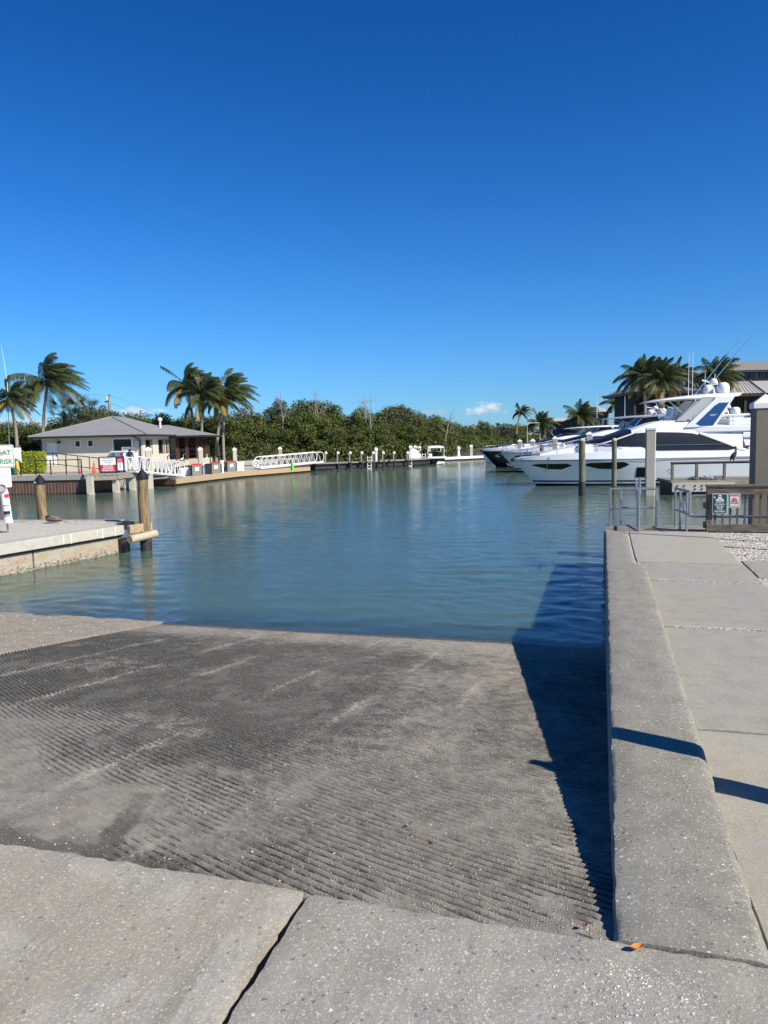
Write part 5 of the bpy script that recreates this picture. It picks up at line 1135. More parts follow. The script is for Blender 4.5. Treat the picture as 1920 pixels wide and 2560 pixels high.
def yacht(label, loc, rz, hull='gelcoat', top='gelcoat', arch='gelcoat', panel='blue_panel', domes=True, ant=(), scale=1.0, shade=None, dz=0.0, pads=False, low=1.0):
    root = thing('motor_yacht', label, 'yacht', loc, rz, 'motor yachts moored side by side'); root.scale = (scale,) * 3
    # hull
    zs = [-.5, -.2, 0, .14, .30, .42, .8, 1.2, 1.5, 1.72]; ts = [0, .015, .04, .08, .13, .2, .28, .38, .5, .65, .8, 1.0]; m = MB()
    for s in (-1, 1):
        rows = []
        for z in zs:
            x0 = 1.62 * (1 - z / 1.72) if z >= 0 else 1.62 - z * 2.6
            rows.append([(x0 + (YL - x0) * t_, s * hull_y(x0 + (YL - x0) * t_, z), z) for t_ in ts])
        m.grid(rows)
    tr = [(YL, -hull_y(YL, z), z) for z in zs] + [(YL, hull_y(YL, z), z) for z in reversed(zs)]; m.add(tr, [tuple(range(len(tr)))])
    m.build('hull', hull, root, smooth=40)
    surf_strip(root, 'boot_stripe', 'stripe_black', hull_y, [(0, .13), (20, .13)], [(0, -.4), (20, -.4)], 1.52, YL, 40, .008)
    surf_strip(root, 'boot_stripe', 'stripe_black', hull_y, [(0, .34), (20, .34)], [(0, .24), (20, .24)], 1.34, YL, 40, .008)
    surf_strip(root, 'rub_rail', 'gelcoat_grey', hull_y, [(0, 1.70), (20, 1.70)], [(0, 1.63), (20, 1.63)], .10, YL, 44, .03, nz=1)
    surf_strip(root, 'hull_window', 'window_glass', hull_y, [(1.15, 1.38), (1.5, 1.45), (3.3, 1.45), (3.6, 1.34)], [(1.15, 1.36), (2.2, 1.10), (3.0, 1.07), (3.6, 1.32)], 1.15, 3.6, 16, .012)
    surf_strip(root, 'hull_window', 'window_glass', hull_y, [(4.3, 1.36), (4.6, 1.47), (6.7, 1.52), (7.05, 1.36)], [(4.3, 1.34), (5.2, 1.10), (6.5, 1.06), (7.05, 1.34)], 4.3, 7.05, 16, .012)
    surf_strip(root, 'hull_window', 'window_glass', hull_y, [(7.5, 1.16), (8.4, 1.16)], [(7.5, .52), (8.4, .52)], 7.5, 8.35, 4, .012)
    surf_strip(root, 'styling_line', 'gelcoat_grey', hull_y, [(11, 1.42), (15.5, 1.46)], [(11, 1.34), (15.5, 1.38)], 11.2, 15.2, 10, .006, nz=1)
    # topsides above the sheer and the deck
    TZ = [(0, 1.75), (.5, 1.86), (2, 2.02), (3.3, 2.12), (5, 2.16), (8, 2.14), (13, 2.10), (15, 1.98), (18.5, 1.94)]; m = MB(); rows = []
    for x in [.0, .2, .5, 1, 1.6, 2.4, 3.3, 4.2, 5.2, 6.5, 8, 10, 12, 13, 15, 17, 18.5]:
        h_ = hull_y(x, 1.72); zt = lin(x, TZ); rows.append([(x, -h_, 1.72), (x, -h_ * .965, zt), (x, -h_ * .88, zt + .01), (x, 0, zt + .05), (x, h_ * .88, zt + .01), (x, h_ * .965, zt), (x, h_, 1.72)])
    m.grid(rows); m.add(rows[-1], [tuple(range(7))]); m.build('deck', 'gelcoat', root, smooth=35)
    # raised foredeck
    m = MB(); rows = []; FZ = [(1.7, 2.08), (2.2, 2.22), (3.3, 2.40), (4.2, 2.58), (5.0, 2.68), (6.2, 2.7)]
    for x in (1.7, 2.0, 2.6, 3.3, 4.2, 5.0, 6.2):
        w_ = .72 * hull_y(x, 1.72) - .1; zt = lin(x, FZ); rows.append([(x, -w_, 1.9), (x, -w_ * .95, zt - .08), (x, -w_ * .85, zt), (x, 0, zt + .04), (x, w_ * .85, zt), (x, w_ * .95, zt - .08), (x, w_, 1.9)])
    m.grid(rows); m.add(rows[0], [tuple(range(7))]); m.build('foredeck', 'gelcoat', root, smooth=35)
    # deckhouse
    m = MB(); rows = []
    for x in (4.3, 4.6, 5.0, 5.5, 6.0, 6.5, 6.9, 7.6, 8.3, 9, 10, 11, 12, 13, 14):
        s = house_sec(x); rows.append([(x, -y, z) for y, z in s] + [(x, y, z) for y, z in reversed(s[:-1])])
    m.grid(rows); m.add(rows[0], [tuple(range(13))]); m.add(rows[-1], [tuple(range(13))]); m.build('deckhouse', 'gelcoat', root, smooth=35)
    surf_strip(root, 'side_window', 'mesh_cover', house_y, [(4.9, 2.66), (5.8, 2.98), (6.9, 3.24), (7.9, 3.32), (8.9, 3.33), (10.2, 3.28), (11, 3.2), (11.9, 2.94), (13.6, 2.24)], [(4.9, 2.60), (5.85, 2.50), (7.9, 2.44), (8.25, 2.22), (8.9, 2.17), (13.2, 2.12), (13.6, 2.2)], 4.9, 13.6, 40, .02, nz=6)
    m = MB(); rows = []
    for x in np.linspace(4.75, 7.3, 12):
        s = house_sec(x)[3:]; o_ = .02; rows.append([(x - o_, -y, z + o_) for y, z in s] + [(x - o_, y, z + o_) for y, z in reversed(s[:-1])])
    m.grid(rows); m.build('windscreen', 'mesh_cover', root, smooth=40, fix=False)
    for s in (-1, 1):
        m = MB(); m.tube([(x, s * (house_y(x, lin(x, HOUSE_T) - .28) + .03), lin(x, HOUSE_T) - .28) for x in (4.9, 5.6, 6.4, 7.2, 7.9)], .05, 6); m.build('screen_pillar', 'gelcoat', root)
        m = MB(); m.tube([(11.4, s * 1.93, 3.2), (12.6, s * 1.98, 2.72), (13.9, s * 2.0, 2.18), (14.5, s * 2.05, 2.0)], .08, 6); m.build('quarter_pillar', 'gelcoat', root, smooth=40)
        m = MB(); m.prism([(11.7, 3.2), (13.35, 3.2), (13.35, 2.55)], s * 1.86 - .01, s * 1.86 + .01); m.build('quarter_glass', 'blue_glass', root)
        m = MB(); m.tube([(8.3, s * (house_y(8.3, 2.55) + .05), 2.52), (13.3, s * (house_y(13.3, 2.5) + .05), 2.50)], .018, 5); m.build('grab_rail', 'stainless', root)
    # cockpit, flybridge deck
    m = MB(); m.box(13.98, 14.06, -1.8, 1.8, 2.0, 3.2); m.build('saloon_door', 'window_glass', root)
    m = MB(); m.box(14.3, 16.5, -2.1, -2.0, 1.9, 2.3); m.box(14.3, 16.5, 2.0, 2.1, 1.9, 2.3); m.box(16.4, 17.2, -1.6, 1.6, 1.9, 2.5); m.build('cockpit_seat', 'gelcoat', root, bevel=.05)
    for i in range(5):
        m = MB(); m.box(14.25 + .22 * i, 14.5 + .22 * i, -1.9, -1.3, 2.05 + .22 * i, 2.12 + .22 * i); m.build('stair_tread', 'grey_fabric', root)
    m = MB(); rows = []
    for x in (10.2, 10.8, 12, 14, 16, 17.6, 17.9):
        w_ = lin(x, [(10.2, 1.75), (12, 1.98), (16, 2.05), (17.9, 1.7)]); rows.append([(x, -w_ * .9, 3.20), (x, -w_, 3.30), (x, -w_, 3.58), (x, -w_ * .95, 3.64), (x, w_ * .95, 3.64), (x, w_, 3.58), (x, w_, 3.30), (x, w_ * .9, 3.20)])
    m.grid(rows, closed=True); m.add(rows[-1], [tuple(range(8))]); m.add(rows[0], [tuple(range(8))]); m.build('flybridge_deck', 'gelcoat', root, smooth=35)
    for x, y in ((15.6, -1.8), (15.6, 1.8)): m = MB(); m.tube([(x, y, 2.2), (x - .3, y, 3.25)], .07, 8); m.build('deck_support', 'gelcoat', root)
    surf = [(7.75, 3.98), (8.3, 4.36), (9.2, 4.42), (10.3, 4.2)]
    for s in (-1, 1):
        m = MB(); m.add([(7.75, s * .9, 3.78), (8.2, s * .85, 4.28), (9.0, s * 1.35, 4.34), (9.1, s * 1.4, 4.04)], [(0, 1, 2, 3)]); m.build('wind_deflector', 'mesh_cover', root)
        m = MB(); m.tube([(7.7, s * .92, 3.80), (8.2, s * .86, 4.30), (9.0, s * 1.36, 4.36)], .03, 6); m.build('deflector_frame', 'stainless', root)
    m = MB(); m.add([(7.75, -.9, 3.80), (7.75, .9, 3.80), (8.2, .85, 4.28), (8.2, -.85, 4.28)], [(0, 1, 2, 3)]); m.build('wind_deflector', 'mesh_cover', root)
    for x, y in ((9.6, -.7), (9.6, .1), (10.3, .9)):
        st_ = part('helm_seat', 'white_plastic', root, lambda m: m.box(x, x + .45, y, y + .5, 4.05, 4.35), bevel=.06); part('seat_back', 'white_plastic', st_, lambda m: m.add([(x + .4, y, 4.3), (x + .5, y, 4.3), (x + .65, y, 4.95), (x + .55, y, 4.95), (x + .4, y + .5, 4.3), (x + .5, y + .5, 4.3), (x + .65, y + .5, 4.95), (x + .55, y + .5, 4.95)], [(0, 1, 2, 3), (4, 7, 6, 5), (0, 4, 5, 1), (3, 2, 6, 7), (0, 3, 7, 4), (1, 5, 6, 2)]))
    part('sun_lounge', 'white_plastic', root, lambda m: (m.box(10.9, 11.8, -1.5, 1.5, 3.9, 4.15), m.box(13.4, 16.6, -1.3, 1.3, 3.64, 4.1)), bevel=.08)
    # arch and hardtop
    for s in (-1, 1):
        m = MB(); m.prism([(10.45, 3.56), (12.35, 5.36), (13.5, 5.46), (12.35, 3.60)], s * 1.86 - .08, s * 1.86 + .08); m.build('arch_leg', arch, root, bevel=.03)
        pn = MB(); pn.prism([(11.15, 3.80), (11.45, 3.66), (12.18, 3.66), (13.12, 5.06), (12.55, 5.06), (12.28, 4.90)], s * 1.95 - .006, s * 1.95 + .006); pn = pn.build('arch_panel', panel, root)
        if panel == 'blue_panel' and s < 0: part('panel_lettering', 'letter_white', pn, lambda m: (m.box(12.0, 12.4, -1.958, -1.9565, 4.33, 4.35), m.box(12.0, 12.3, -1.958, -1.9565, 4.26, 4.28)))
        m = MB(); m.prism([(10.6, 4.0), (11.5, 4.62), (12.2, 5.35), (11.6, 5.35), (10.0, 4.0)], s * 1.70 - .03, s * 1.70 + .03); m.build('arch_web', 'gelcoat_grey' if arch != 'gelcoat' else 'gelcoat_silver', root)
        m = MB(); m.tube([(10.9, s * 1.55, 4.1), (9.6, s * 1.4, 5.3)], .03, 6); m.tube([(9.0, s * 1.4, 4.2), (10.0, s * 1.4, 4.75), (8.9, s * 1.3, 5.25)], .025, 6); m.build('hardtop_strut', 'stainless', root)
        m = MB()
        m.tube([(12.6, s * 1.92, 4.25), (17.6, s * 1.85, 4.25)], .02, 5); m.tube([(12.5, s * 1.92, 3.95), (17.6, s * 1.85, 3.95)], .012, 5)
        for x in (13.4, 14.8, 16.2, 17.6): m.tube([(x, s * 1.9, 3.62), (x, s * 1.9, 4.25)], .02, 5)
        m.build('flybridge_rail', 'stainless', root)
    m = MB(); rows = []
    for x in (8.45, 8.6, 9.2, 10, 11, 12, 13, 13.85, 14.0):
        w_ = lin(x, [(8.45, 1.15), (9.2, 1.55), (11, 1.8), (14, 1.75)]); zt = lin(x, [(8.45, 5.24), (9.2, 5.40), (10.5, 5.56), (12, 5.66), (14, 5.70)]); zb = zt - lin(x, [(8.45, .05), (9.2, .12), (11, .24), (13.8, .30), (14, .1)])
        rows.append([(x, -w_ * .92, zb), (x, -w_, zb + .04), (x, -w_ * .96, zt - .04), (x, -w_ * .7, zt), (x, 0, zt + .05), (x, w_ * .7, zt), (x, w_ * .96, zt - .04), (x, w_, zb + .04), (x, w_ * .92, zb)])
    m.grid(rows, closed=True); m.add(rows[0], [tuple(range(9))]); m.add(rows[-1], [tuple(range(9))]); m.build('hardtop', top, root, smooth=35)
    if domes:
        for x, y, r_, h_ in ((12.45, -.2, .30, .58), (13.2, -.7, .38, .68)):
            m = MB(); m.lathe([(r_ * .9, 5.70), (r_, 5.74), (r_, 5.70 + h_ * .55), (r_ * .85, 5.70 + h_ * .82), (r_ * .5, 5.70 + h_ * .97), (.02, 5.70 + h_)], (x, y, 0), 18); m.build('satellite_dome', 'white_plastic', root, smooth=45)
        m = MB(); m.tube([(13.0, .2, 5.7), (12.85, .2, 6.35)], .06, 8); m.box(12.7, 13.15, .0, .4, 6.3, 6.36); m.build('radar_mast', 'white_plastic', root)
        m = MB(); m.lathe([(.24, 6.37), (.26, 6.45), (.2, 6.62), (.05, 6.7)], (12.92, .2, 0), 14); m.build('radar', 'white_plastic', root, smooth=45)
        m = MB(); m.tube([(12.7, .2, 6.45), (12.2, .2, 6.6)], .05, 6); m.tube([(13.0, .2, 6.7), (13.0, .2, 7.0)], .02, 6); m.build('searchlight', 'white_plastic', root)
        m = MB(); m.tube([(10.6 + 1.6 * t_, -.9 + .3 * math.sin(t_ * 9), 5.75 + .18 * abs(math.sin(t_ * 8))) for t_ in np.linspace(0, 1, 18)], .02, 5); m.build('dark_mast_frame', 'dark_metal', root)
    for (x, y, z0, z1) in ant: m = MB(); m.tube([(x, y, z0), (x, y, z1)], [.022, .012], 6); m.build('antenna', 'white_plastic', root)
    # bow gear
    for s in (-1, 1):
        P_ = [(x, s * hull_y(x, 1.72) * .9, lin(x, TZ)) for x in (.5, 1.4, 2.6, 3.8, 5.0, 6.2)]; m = MB(); m.tube([(.15, s * .12, 2.12)] + [(x, y, z + (.55 if 0 < i < 5 else .45)) for i, (x, y, z) in enumerate(P_)] + [(6.6, P_[-1][1], 2.2)], .02, 6)
        for x, y, z in P_[:-1]: m.tube([(x + .12, y, z), (x, y, z + .5)], .016, 5)
        m.build('bow_rail', 'stainless', root)
        m = MB(); m.tube([(5.2, s * 1.9, 2.2), (5.0, s * 1.85, 2.62), (5.6, s * 1.9, 2.62), (6.6, s * 2.1, 2.35)], .02, 5); m.build('grab_rail', 'stainless', root)
    an = part('anchor', 'stainless', root, lambda m: (m.tube([(.35, 0, 1.72), (-.1, 0, 1.62), (-.30, 0, 1.42)], .04, 6), m.prism([(-.40, 1.52), (-.34, 1.36), (-.02, 1.28), (.02, 1.40), (-.25, 1.46)], -.12, .12)))
    part('windlass', 'dark_metal', root, lambda m: (m.box(-.12, .35, -.08, .08, 1.62, 1.80), m.tube([(.0, -.1, 1.8), (.3, -.1, 1.85)], .05, 6)))
    part('deck_cushion', 'grey_fabric' if not pads else 'teak', root, lambda m: (m.box(1.2, 2.4, -.5, .5, 2.12, 2.24) if not pads else (m.box(3.0, 4.4, -1.35, -1.25, 2.3, 2.42), m.box(5.0, 5.6, -1.5, -1.4, 2.35, 2.47), m.box(6.6, 8.2, -1.9, -1.8, 2.5, 2.62))))
    m = MB(); m.box(4.05, 4.30, -1.35, -1.0, 2.2, 2.62); m.build('deck_locker', 'gelcoat_grey', root)
    for x in (9.6,): m = MB(); [m.lathe([(.045, 0), (.045, .02)], (x + dx, -hull_y(x, .8 + dz_) - .01, .8 + dz_), 6) for dx, dz_ in ((0, 0), (-.1, .2), (.1, .2))]; m.build('outlet', 'dark_metal', root)
    for (x_, y_) in ((2.2, -1), (2.2, 1)):
        m = MB(); a_ = Vector((x_, y_ * hull_y(x_, 1.72) * .95, 1.9)); e_ = a_ + Vector((-.6, y_ * 2.6, -.75)); m.tube([a_, a_.lerp(e_, .35) + Vector((0, 0, -.12)), a_.lerp(e_, .7) + Vector((0, 0, -.14)), e_], .022, 5); m.build('mooring_line', 'dark_metal', root)
    if low != 1.0:
        for c_ in list(root.children_recursive):
            for v_ in c_.data.vertices:
                if v_.co.z > 2.0: v_.co.z = 2.0 + (v_.co.z - 2.0) * low
    return root
yacht('nearest white motor yacht with dark windows and blue arch panel', (8.62, 49.25, 0), rad(-4.5), ant=((11.0, -.9, 5.6, 8.25), (11.7, .5, 5.6, 8.55), (12.6, .8, 5.7, 7.2)))
yacht('second white motor yacht with grey hardtop moored behind the nearest yacht', (10.6, 67.1, 0), rad(-5), top='gelcoat_grey', arch='gelcoat_grey', panel='tinted_glass', pads=True, scale=1.06, low=.70, ant=((8.2, .5, 5.4, 8.2), (10.5, .5, 5.5, 8.0)))
yacht('third motor yacht with black bow seen beyond the second yacht', (10.4, 78.5, 0), rad(-5), hull='gelcoat_dark', top='gelcoat', panel='tinted_glass', pads=True, domes=False, low=.55, scale=1.02)
yacht('white motor yacht mostly hidden behind the blue arch of the nearest yacht', (14.6, 57.8, 0), rad(-4.5), panel='gelcoat', scale=.92, low=.80)
# small skiff bow beyond the third yacht
sk = thing('skiff', 'small pale teal skiff bow beyond the black bowed yacht', 'boat', (D(1207, 1150, 93).x, 93, 0), rad(-5))
m = MB(); rows = []
for f, hb in ((0, .05), (.4, .45), (1.0, .8), (2.2, 1.0), (5, 1.05)): rows.append([(f, -hb, .95 - .1 * min(f, 1)), (f + .25, -hb * .8, .3), (f + .6, 0, -.2), (f + .25, hb * .8, .3), (f, hb, .95 - .1 * min(f, 1))])
m.grid(rows); m.build('hull', 'white_plastic', sk, smooth=30); part('gunwale', 'gelcoat', sk, lambda m: m.box(.3, 5, -1.0, 1.0, .82, .9)); part('console', 'gelcoat', sk, lambda m: m.box(2.4, 3.2, -.4, .4, .9, 1.8))
# sport boat outriggers behind the nearest yacht
og = thing('outrigger_poles', 'pair of long slanting outrigger poles rising behind the nearest yacht', 'fishing rig', (D(1760, 985, 55).x, 55.0, 1.2))
for (p0, p1) in (((1752, 990), (1893, 822)), ((1738, 985), (1853, 842))):
    a = D(*p0, 55.0) - og.location; b2 = D(*p1, 56.0) - og.location; m = MB(); m.tube([a, a.lerp(b2, .5), b2], [.05, .035, .012], 6); m.build('pole', 'stainless', og)
m = MB(); a = D(1752, 990, 55) - og.location; m.tube([(a.x, 0, 0), a], .06, 6); a = D(1738, 985, 55) - og.location; m.tube([(a.x, 0, 0), a], .06, 6); m.build('mast', 'white_metal', og)

# piles among the yachts
def pile_at(kind, label, px, pyw, pytop, r, **k):
    p = G(px, pyw); t_ = D(px, pytop, p.y)
    if kind == 'wood':
        o = wood_pile(label, p, t_.z - .05, r, 'pile_wood_grey', cap=False, sleeve=k.get('sleeve'))
        m = MB(); m.lathe([(r * 1.05, t_.z - .08), (r * .8, t_.z + .02), (.02, t_.z + .08)], n=16); m.build('cap', 'pile_concrete', o, smooth=40)
    return o
pile_at('wood', 'grey green round pile with black sleeve standing before the yacht bow windows', 1455, 1240, 1099, .17, sleeve=.78)
pile_at('wood', 'slimmer grey green round pile before the middle of the nearest yacht', 1535, 1224, 1098, .14, sleeve=.2)
def cp(label, px, Y, py, w_): p = D(px, py, Y); concrete_pile(label, (p.x, Y, 0), w_, p.z, rz=rad(-16))
cp('tall square concrete pile with greenish cap at the end of the railed dock', 1627, 39.4, 1061, .50)
cp('concrete pile between the second and nearest yachts behind the deck rail', 1387.5, 60.0, 1090, .36)
cp('concrete pile with pointed cap against the second yacht windows', 1473.5, 60.5, 1079, .48)
cp('concrete pile with rounded cap over the second yacht foredeck', 1332, 72.5, 1097, .40)
cp('pale concrete pile over the bow of the third yacht', 1299.5, 74.0, 1098, .38)
o = wood_pile('short dark timber pile between the bows of two yachts', (D(1354.5, 1130, 58).x, 58.0, 0), D(1354.5, 1113, 58).z, .16, 'pile_wood_grey', cap=False)
m = MB(); m.lathe([(.17, 2.35), (.17, 2.45), (.02, 2.55)], n=12); m.build('cap', 'dark_metal', o)

# railed dock
rdz = .78
rdk = thing('railed_dock', 'timber dock with brown post and rail fence before the nearest yacht', 'dock', (15.35, 39.6, 0), rad(-6))
part('deck', 'grey_timber', rdk, lambda m: m.box(-.1, 16, -.6, 2.2, rdz - .12, rdz)); part('beam', 'dock_concrete', rdk, lambda m: m.box(-.05, 3.1, -.72, -.60, .18, .66)); part('beam', 'grey_timber', rdk, lambda m: m.box(3.1, 16, -.70, -.60, .25, .66))
part('under_deck_shade', 'black_sleeve', rdk, lambda m: m.box(0, 16, -.55, 2.0, -.05, .62))  # solid black fill in place of the shade below the deck
for x in (.2, .55, 1.1, 1.45, 2.0, 2.4, 2.8):
    for z in (.32, .50): part('bolt', 'dark_metal', rdk, lambda m: m.tube([(x, -.76, z), (x, -.70, z)], .045, 8))
for x in (-.02, 1.22, 2.62, 4.0, 5.4, 6.8, 8.2): part('post', 'slat_wood', rdk, lambda m: m.box(x - .06, x + .06, -.6, -.46, rdz, rdz + .92))
part('handrail', 'fence_wood', rdk, lambda m: m.box(-.1, 9, -.64, -.42, rdz + .92, rdz + .98)); part('underrail', 'dark_metal', rdk, lambda m: m.box(-.1, 9, -.56, -.50, rdz + .84, rdz + .918))
for x in (.7, 8): part('leg', 'pile_wood_grey', rdk, lambda m: m.tube([(x, 0, -2.4), (x, 0, .6)], .16, 10))
R6 = Matrix.Rotation(rad(-6), 3, 'Z')
pp = thing('pelican', 'dark pelican perched upright on the brown dock rail', 'bird', Vector((15.35, 39.6, 0)) + R6 @ Vector((3.08, -.53, rdz + .98)), rad(-6))
tube_bird(pp, 'body', 'pelican_dark', [(-.16, 0, .06), (-.12, 0, .14), (-.02, 0, .26), (.06, 0, .38), (.10, 0, .48), (.07, 0, .58), (.03, 0, .66), (.05, 0, .74), (.09, 0, .76)], [.03, .10, .14, .11, .05, .035, .035, .05, .035], 1, 10)
tube_bird(pp, 'bill', 'bill_grey', [(.09, 0, .75), (.14, -.02, .62), (.15, -.02, .46)], [.03, .03, .008]); tube_bird(pp, 'tail', 'pelican_dark', [(-.12, 0, .10), (-.2, 0, .0)], [.05, .02])
m = MB(); m.tube([(0, -.04, 0), (0, -.04, .16)], .02, 6); m.tube([(0, .04, 0), (0, .04, .16)], .02, 6); m.build('legs', 'pelican_dark', pp)
# clutter: nets and hose on the railed dock
cl = thing('coiled_nets', 'heap of pale nets and rope on the railed dock', 'nets', Vector((15.35, 39.6, 0)) + R6 @ Vector((1.7, -.2, rdz)), rad(-6)); m = MB(); rs = np.random.RandomState(2)
for i in range(9): c = rs.rand(3) * (1.6, .5, .12) - (.6, .2, 0); m.tube([(c[0] + .3 * math.cos(k), c[1] + .16 * math.sin(k), .06 + c[2] + .03 * math.sin(3 * k)) for k in np.arange(0, 6.4, .5)], .045, 6)
m.build('rope', 'grey_fabric', cl)

# ---- marina buildings
def hipbox(name, label, loc, rz, w_, d_, wall_h, ov, roof_h, wallm, roofm, wins=(), rl=.3, cat='building', z0=1.2, storeys=None):
    t_ = thing(name, label, cat, (loc[0], loc[1], z0), rz)
    m = MB(); m.box(-w_ / 2, w_ / 2, 0, d_, 0, wall_h); m.build('wall', wallm, t_)
    r_ = hip(t_, 'roof', -w_ / 2 - ov, w_ / 2 + ov, -ov, d_ + ov, wall_h + .02, -w_ * rl, d_ / 2, w_ * rl, d_ / 2, wall_h + roof_h, mat=roofm, th=.25)
    n = int((w_ + 2 * ov) / .6); m = MB()
    for i in range(1, n):     # standing seams on the front slope
        x = -w_ / 2 - ov + i * .6; f = 1.0
        lim = (x + w_ / 2 + ov) / (-w_ * rl + w_ / 2 + ov) if x < -w_ * rl else ((w_ / 2 + ov - x) / (w_ / 2 + ov - w_ * rl) if x > w_ * rl else 1.0)
        y1 = -ov + (d_ / 2 + ov) * lim; z1 = wall_h + .02 + (roof_h - .02) * lim; m.tube([(x, -ov, wall_h + .05), (x, y1, z1 + .03)], .03, 4)
    m.build('seams', roofm, r_)
    for (x0, x1, a, b2) in wins:
        f_ = part('window', 'dark_metal', t_, lambda m: (m.box(x0 - .12, x1 + .12, -.05, -.003, a - .12, a), m.box(x0 - .12, x1 + .12, -.05, -.003, b2, b2 + .12), m.box(x0 - .12, x0, -.05, -.003, a, b2), m.box(x1, x1 + .12, -.05, -.003, a, b2)))
        part('pane', 'window_glass', f_, lambda m: m.box(x0, x1, -.03, -.01, a, b2))
    return t_
# clubhouse (two tiers); Y about 95
def ch():
    Y = 95.0; mpp = Y / 1850; X = lambda px: (px - 960) * mpp; Z = lambda px, py: D(px, py, Y).z - 1.2
    cx = X(1910); t_ = thing('clubhouse', 'large clubhouse with two tiered grey metal roof at the marina edge', 'building', (cx, Y, 1.2), rad(0))
    zl, zu0, zu1, za = Z(1880, 983), Z(1880, 946), Z(1880, 920), Z(1908, 890)
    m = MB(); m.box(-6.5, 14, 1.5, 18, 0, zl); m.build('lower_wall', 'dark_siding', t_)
    m = MB(); A = [(-7.6, 0, zl), (0, 0, zl), (14, .5, zl), (14, 19, zl), (-7.6, 19, zl)]; B = [(-4.3, 4.2, zu0), (0, 4.2, zu0), (10, 4.4, zu0), (10, 15, zu0), (-4.3, 15, zu0)]
    m.grid([A, B], closed=True); lo = m.build('lower_roof', 'metal_roof', t_)
    m = MB(); [m.tube([(x, -.0, zl + .03), (max(-4.3, x * .60), 4.2, zu0 + .03)], .035, 4) for x in np.arange(-7.4, 0.1, .5)]; m.build('seams', 'metal_roof', lo); m = MB(); m.tube([(0, -.05, zl + .05), (0, 4.15, zu0 + .05)], .12, 5); m.build('hip_cap', 'metal_roof', lo)
    m = MB(); m.box(-7.5, 13.9, .1, 18.9, zl - .35, zl - .01); m.build('fascia', 'dark_siding', lo)
    m = MB(); m.box(-4.2, 9.9, 4.3, 14.8, zu0 - .3, zu1); m.build('lantern_wall', 'grey_siding', t_)
    for i, (a, b2) in enumerate(((-4.0, -3.45), (-3.1, -2.6), (-2.15, -1.45), (-1.2, -.5), (-.2, .5), (1.1, 1.8), (2.1, 2.8))):
        a = a + .25; b2 = b2 + .25; f_ = part('window', 'dark_metal', t_, lambda m: m.box(a - .06, b2 + .06, 4.2, 4.297, zu0 + .25, zu1 - .15)); part('pane', 'window_glass', f_, lambda m: m.box(a, b2, 4.15, 4.197, zu0 + .32, zu1 - .22))
    m = MB(); e = [(-5.3, 3.2, zu1), (11, 3.2, zu1), (11, 16, zu1), (-5.3, 16, zu1)]; m.add(e + [(0, 9, za + .2), (6, 9, za + .2)], [(0, 1, 5, 4), (1, 2, 5), (2, 3, 4, 5), (3, 0, 4)]); up = m.build('upper_roof', 'metal_roof', t_)
    m = MB(); [m.tube([(x, 3.15, zu1 + .03), (0 + (x + 5.3) * .0 if x > 0 else 0 + (x) * .0, 3.2 + (5.8) * min(1, (x + 5.3) / 5.3), zu1 + (za + .2 - zu1) * min(1, (x + 5.3) / 5.3) + .03)], .03, 4) for x in ()]
    for x in np.arange(-4.9, 6, .5):
        lim = min(1, (x + 5.3) / 5.3); m.tube([(x, 3.15, zu1 + .03), (x, 3.2 + 5.8 * lim, zu1 + (za + .2 - zu1) * lim + .03)], .03, 4)
    m.build('seams', 'metal_roof', up); m = MB(); m.box(-5.25, 10.9, 3.25, 15.9, zu1 - .25, zu1 - .01); m.build('fascia', 'dark_siding', up)
    for x in (-6.2, -4.2, -2.2, .2, 2.4): part('veranda_post', 'dark_siding', t_, lambda m: m.box(x - .15, x + .15, .5, .8, 0, zl))
    for x in (-5.4, -3.2): w_ = part('window', 'dark_metal', t_, lambda m: m.box(x - .6, x + .6, 1.4, 1.497, 1.0, 3.0)); part('pane', 'window_glass', w_, lambda m: m.box(x - .5, x + .5, 1.35, 1.397, 1.1, 2.9))
ch()
def pav2():
    Y = 84.0; mpp = Y / 1850; X = lambda px: (px - 960) * mpp; zz = lambda py: D(1640, py, Y).z - 1.2
    t_ = thing('brown_pavilion', 'dark brown two storey pavilion with low grey hipped roof behind the palms', 'building', (X(1645), Y, 1.2)); ze, zr = zz(979), zz(958)
    r_ = hip(t_, 'roof', -3.5, 4.6, -1, 9, ze, -.7, 4, 1.5, 4, zr + .3, mat='dark_roof', th=.3)
    m = MB(); m.box(-2.4, 4.0, 1.2, 8, 0, ze - .3); m.build('wall', 'dark_siding', t_)
    for x in (-2.6, -1.2, .4, 2.0, 3.6): part('post', 'dark_siding', t_, lambda m: m.box(x - .13, x + .13, -.1, .16, 0, ze - .3))
    part('balcony', 'brown_post', t_, lambda m: m.box(-2.8, 4.0, -.3, 1.2, 2.6, 2.85)); part('balustrade', 'brown_post', t_, lambda m: m.box(-2.8, 4.0, -.3, -.22, 2.85, 3.75))
pav2()
def far_house(name, label, px0, px1, pye, pyr, Y, wallm, roofm, nwin=0, z0=1.2):
    mpp = Y / 1850; cx = ((px0 + px1) / 2 - 960) * mpp; w_ = (px1 - px0) * mpp; he = D((px0 + px1) / 2, pye, Y).z - z0; hr = D((px0 + px1) / 2, pyr, Y).z - z0
    wn_ = [(-w_ / 2 + .6 + i * (w_ - 1) / max(nwin, 1), -.3 + -w_ / 2 + .6 + (i + .62) * (w_ - 1) / max(nwin, 1), he * .55, he * .88) for i in range(nwin)]
    return hipbox(name, label, (cx, Y), rad(-8), w_ - 1.2, 9, he, .7, hr - he, wallm, roofm, wn_, z0=z0)
far_house('condominium', 'long grey condominium with row of windows beyond the second yacht', 1372, 1452, 1053, 1043, 150, 'grey_siding', 'pale_roof', 9)
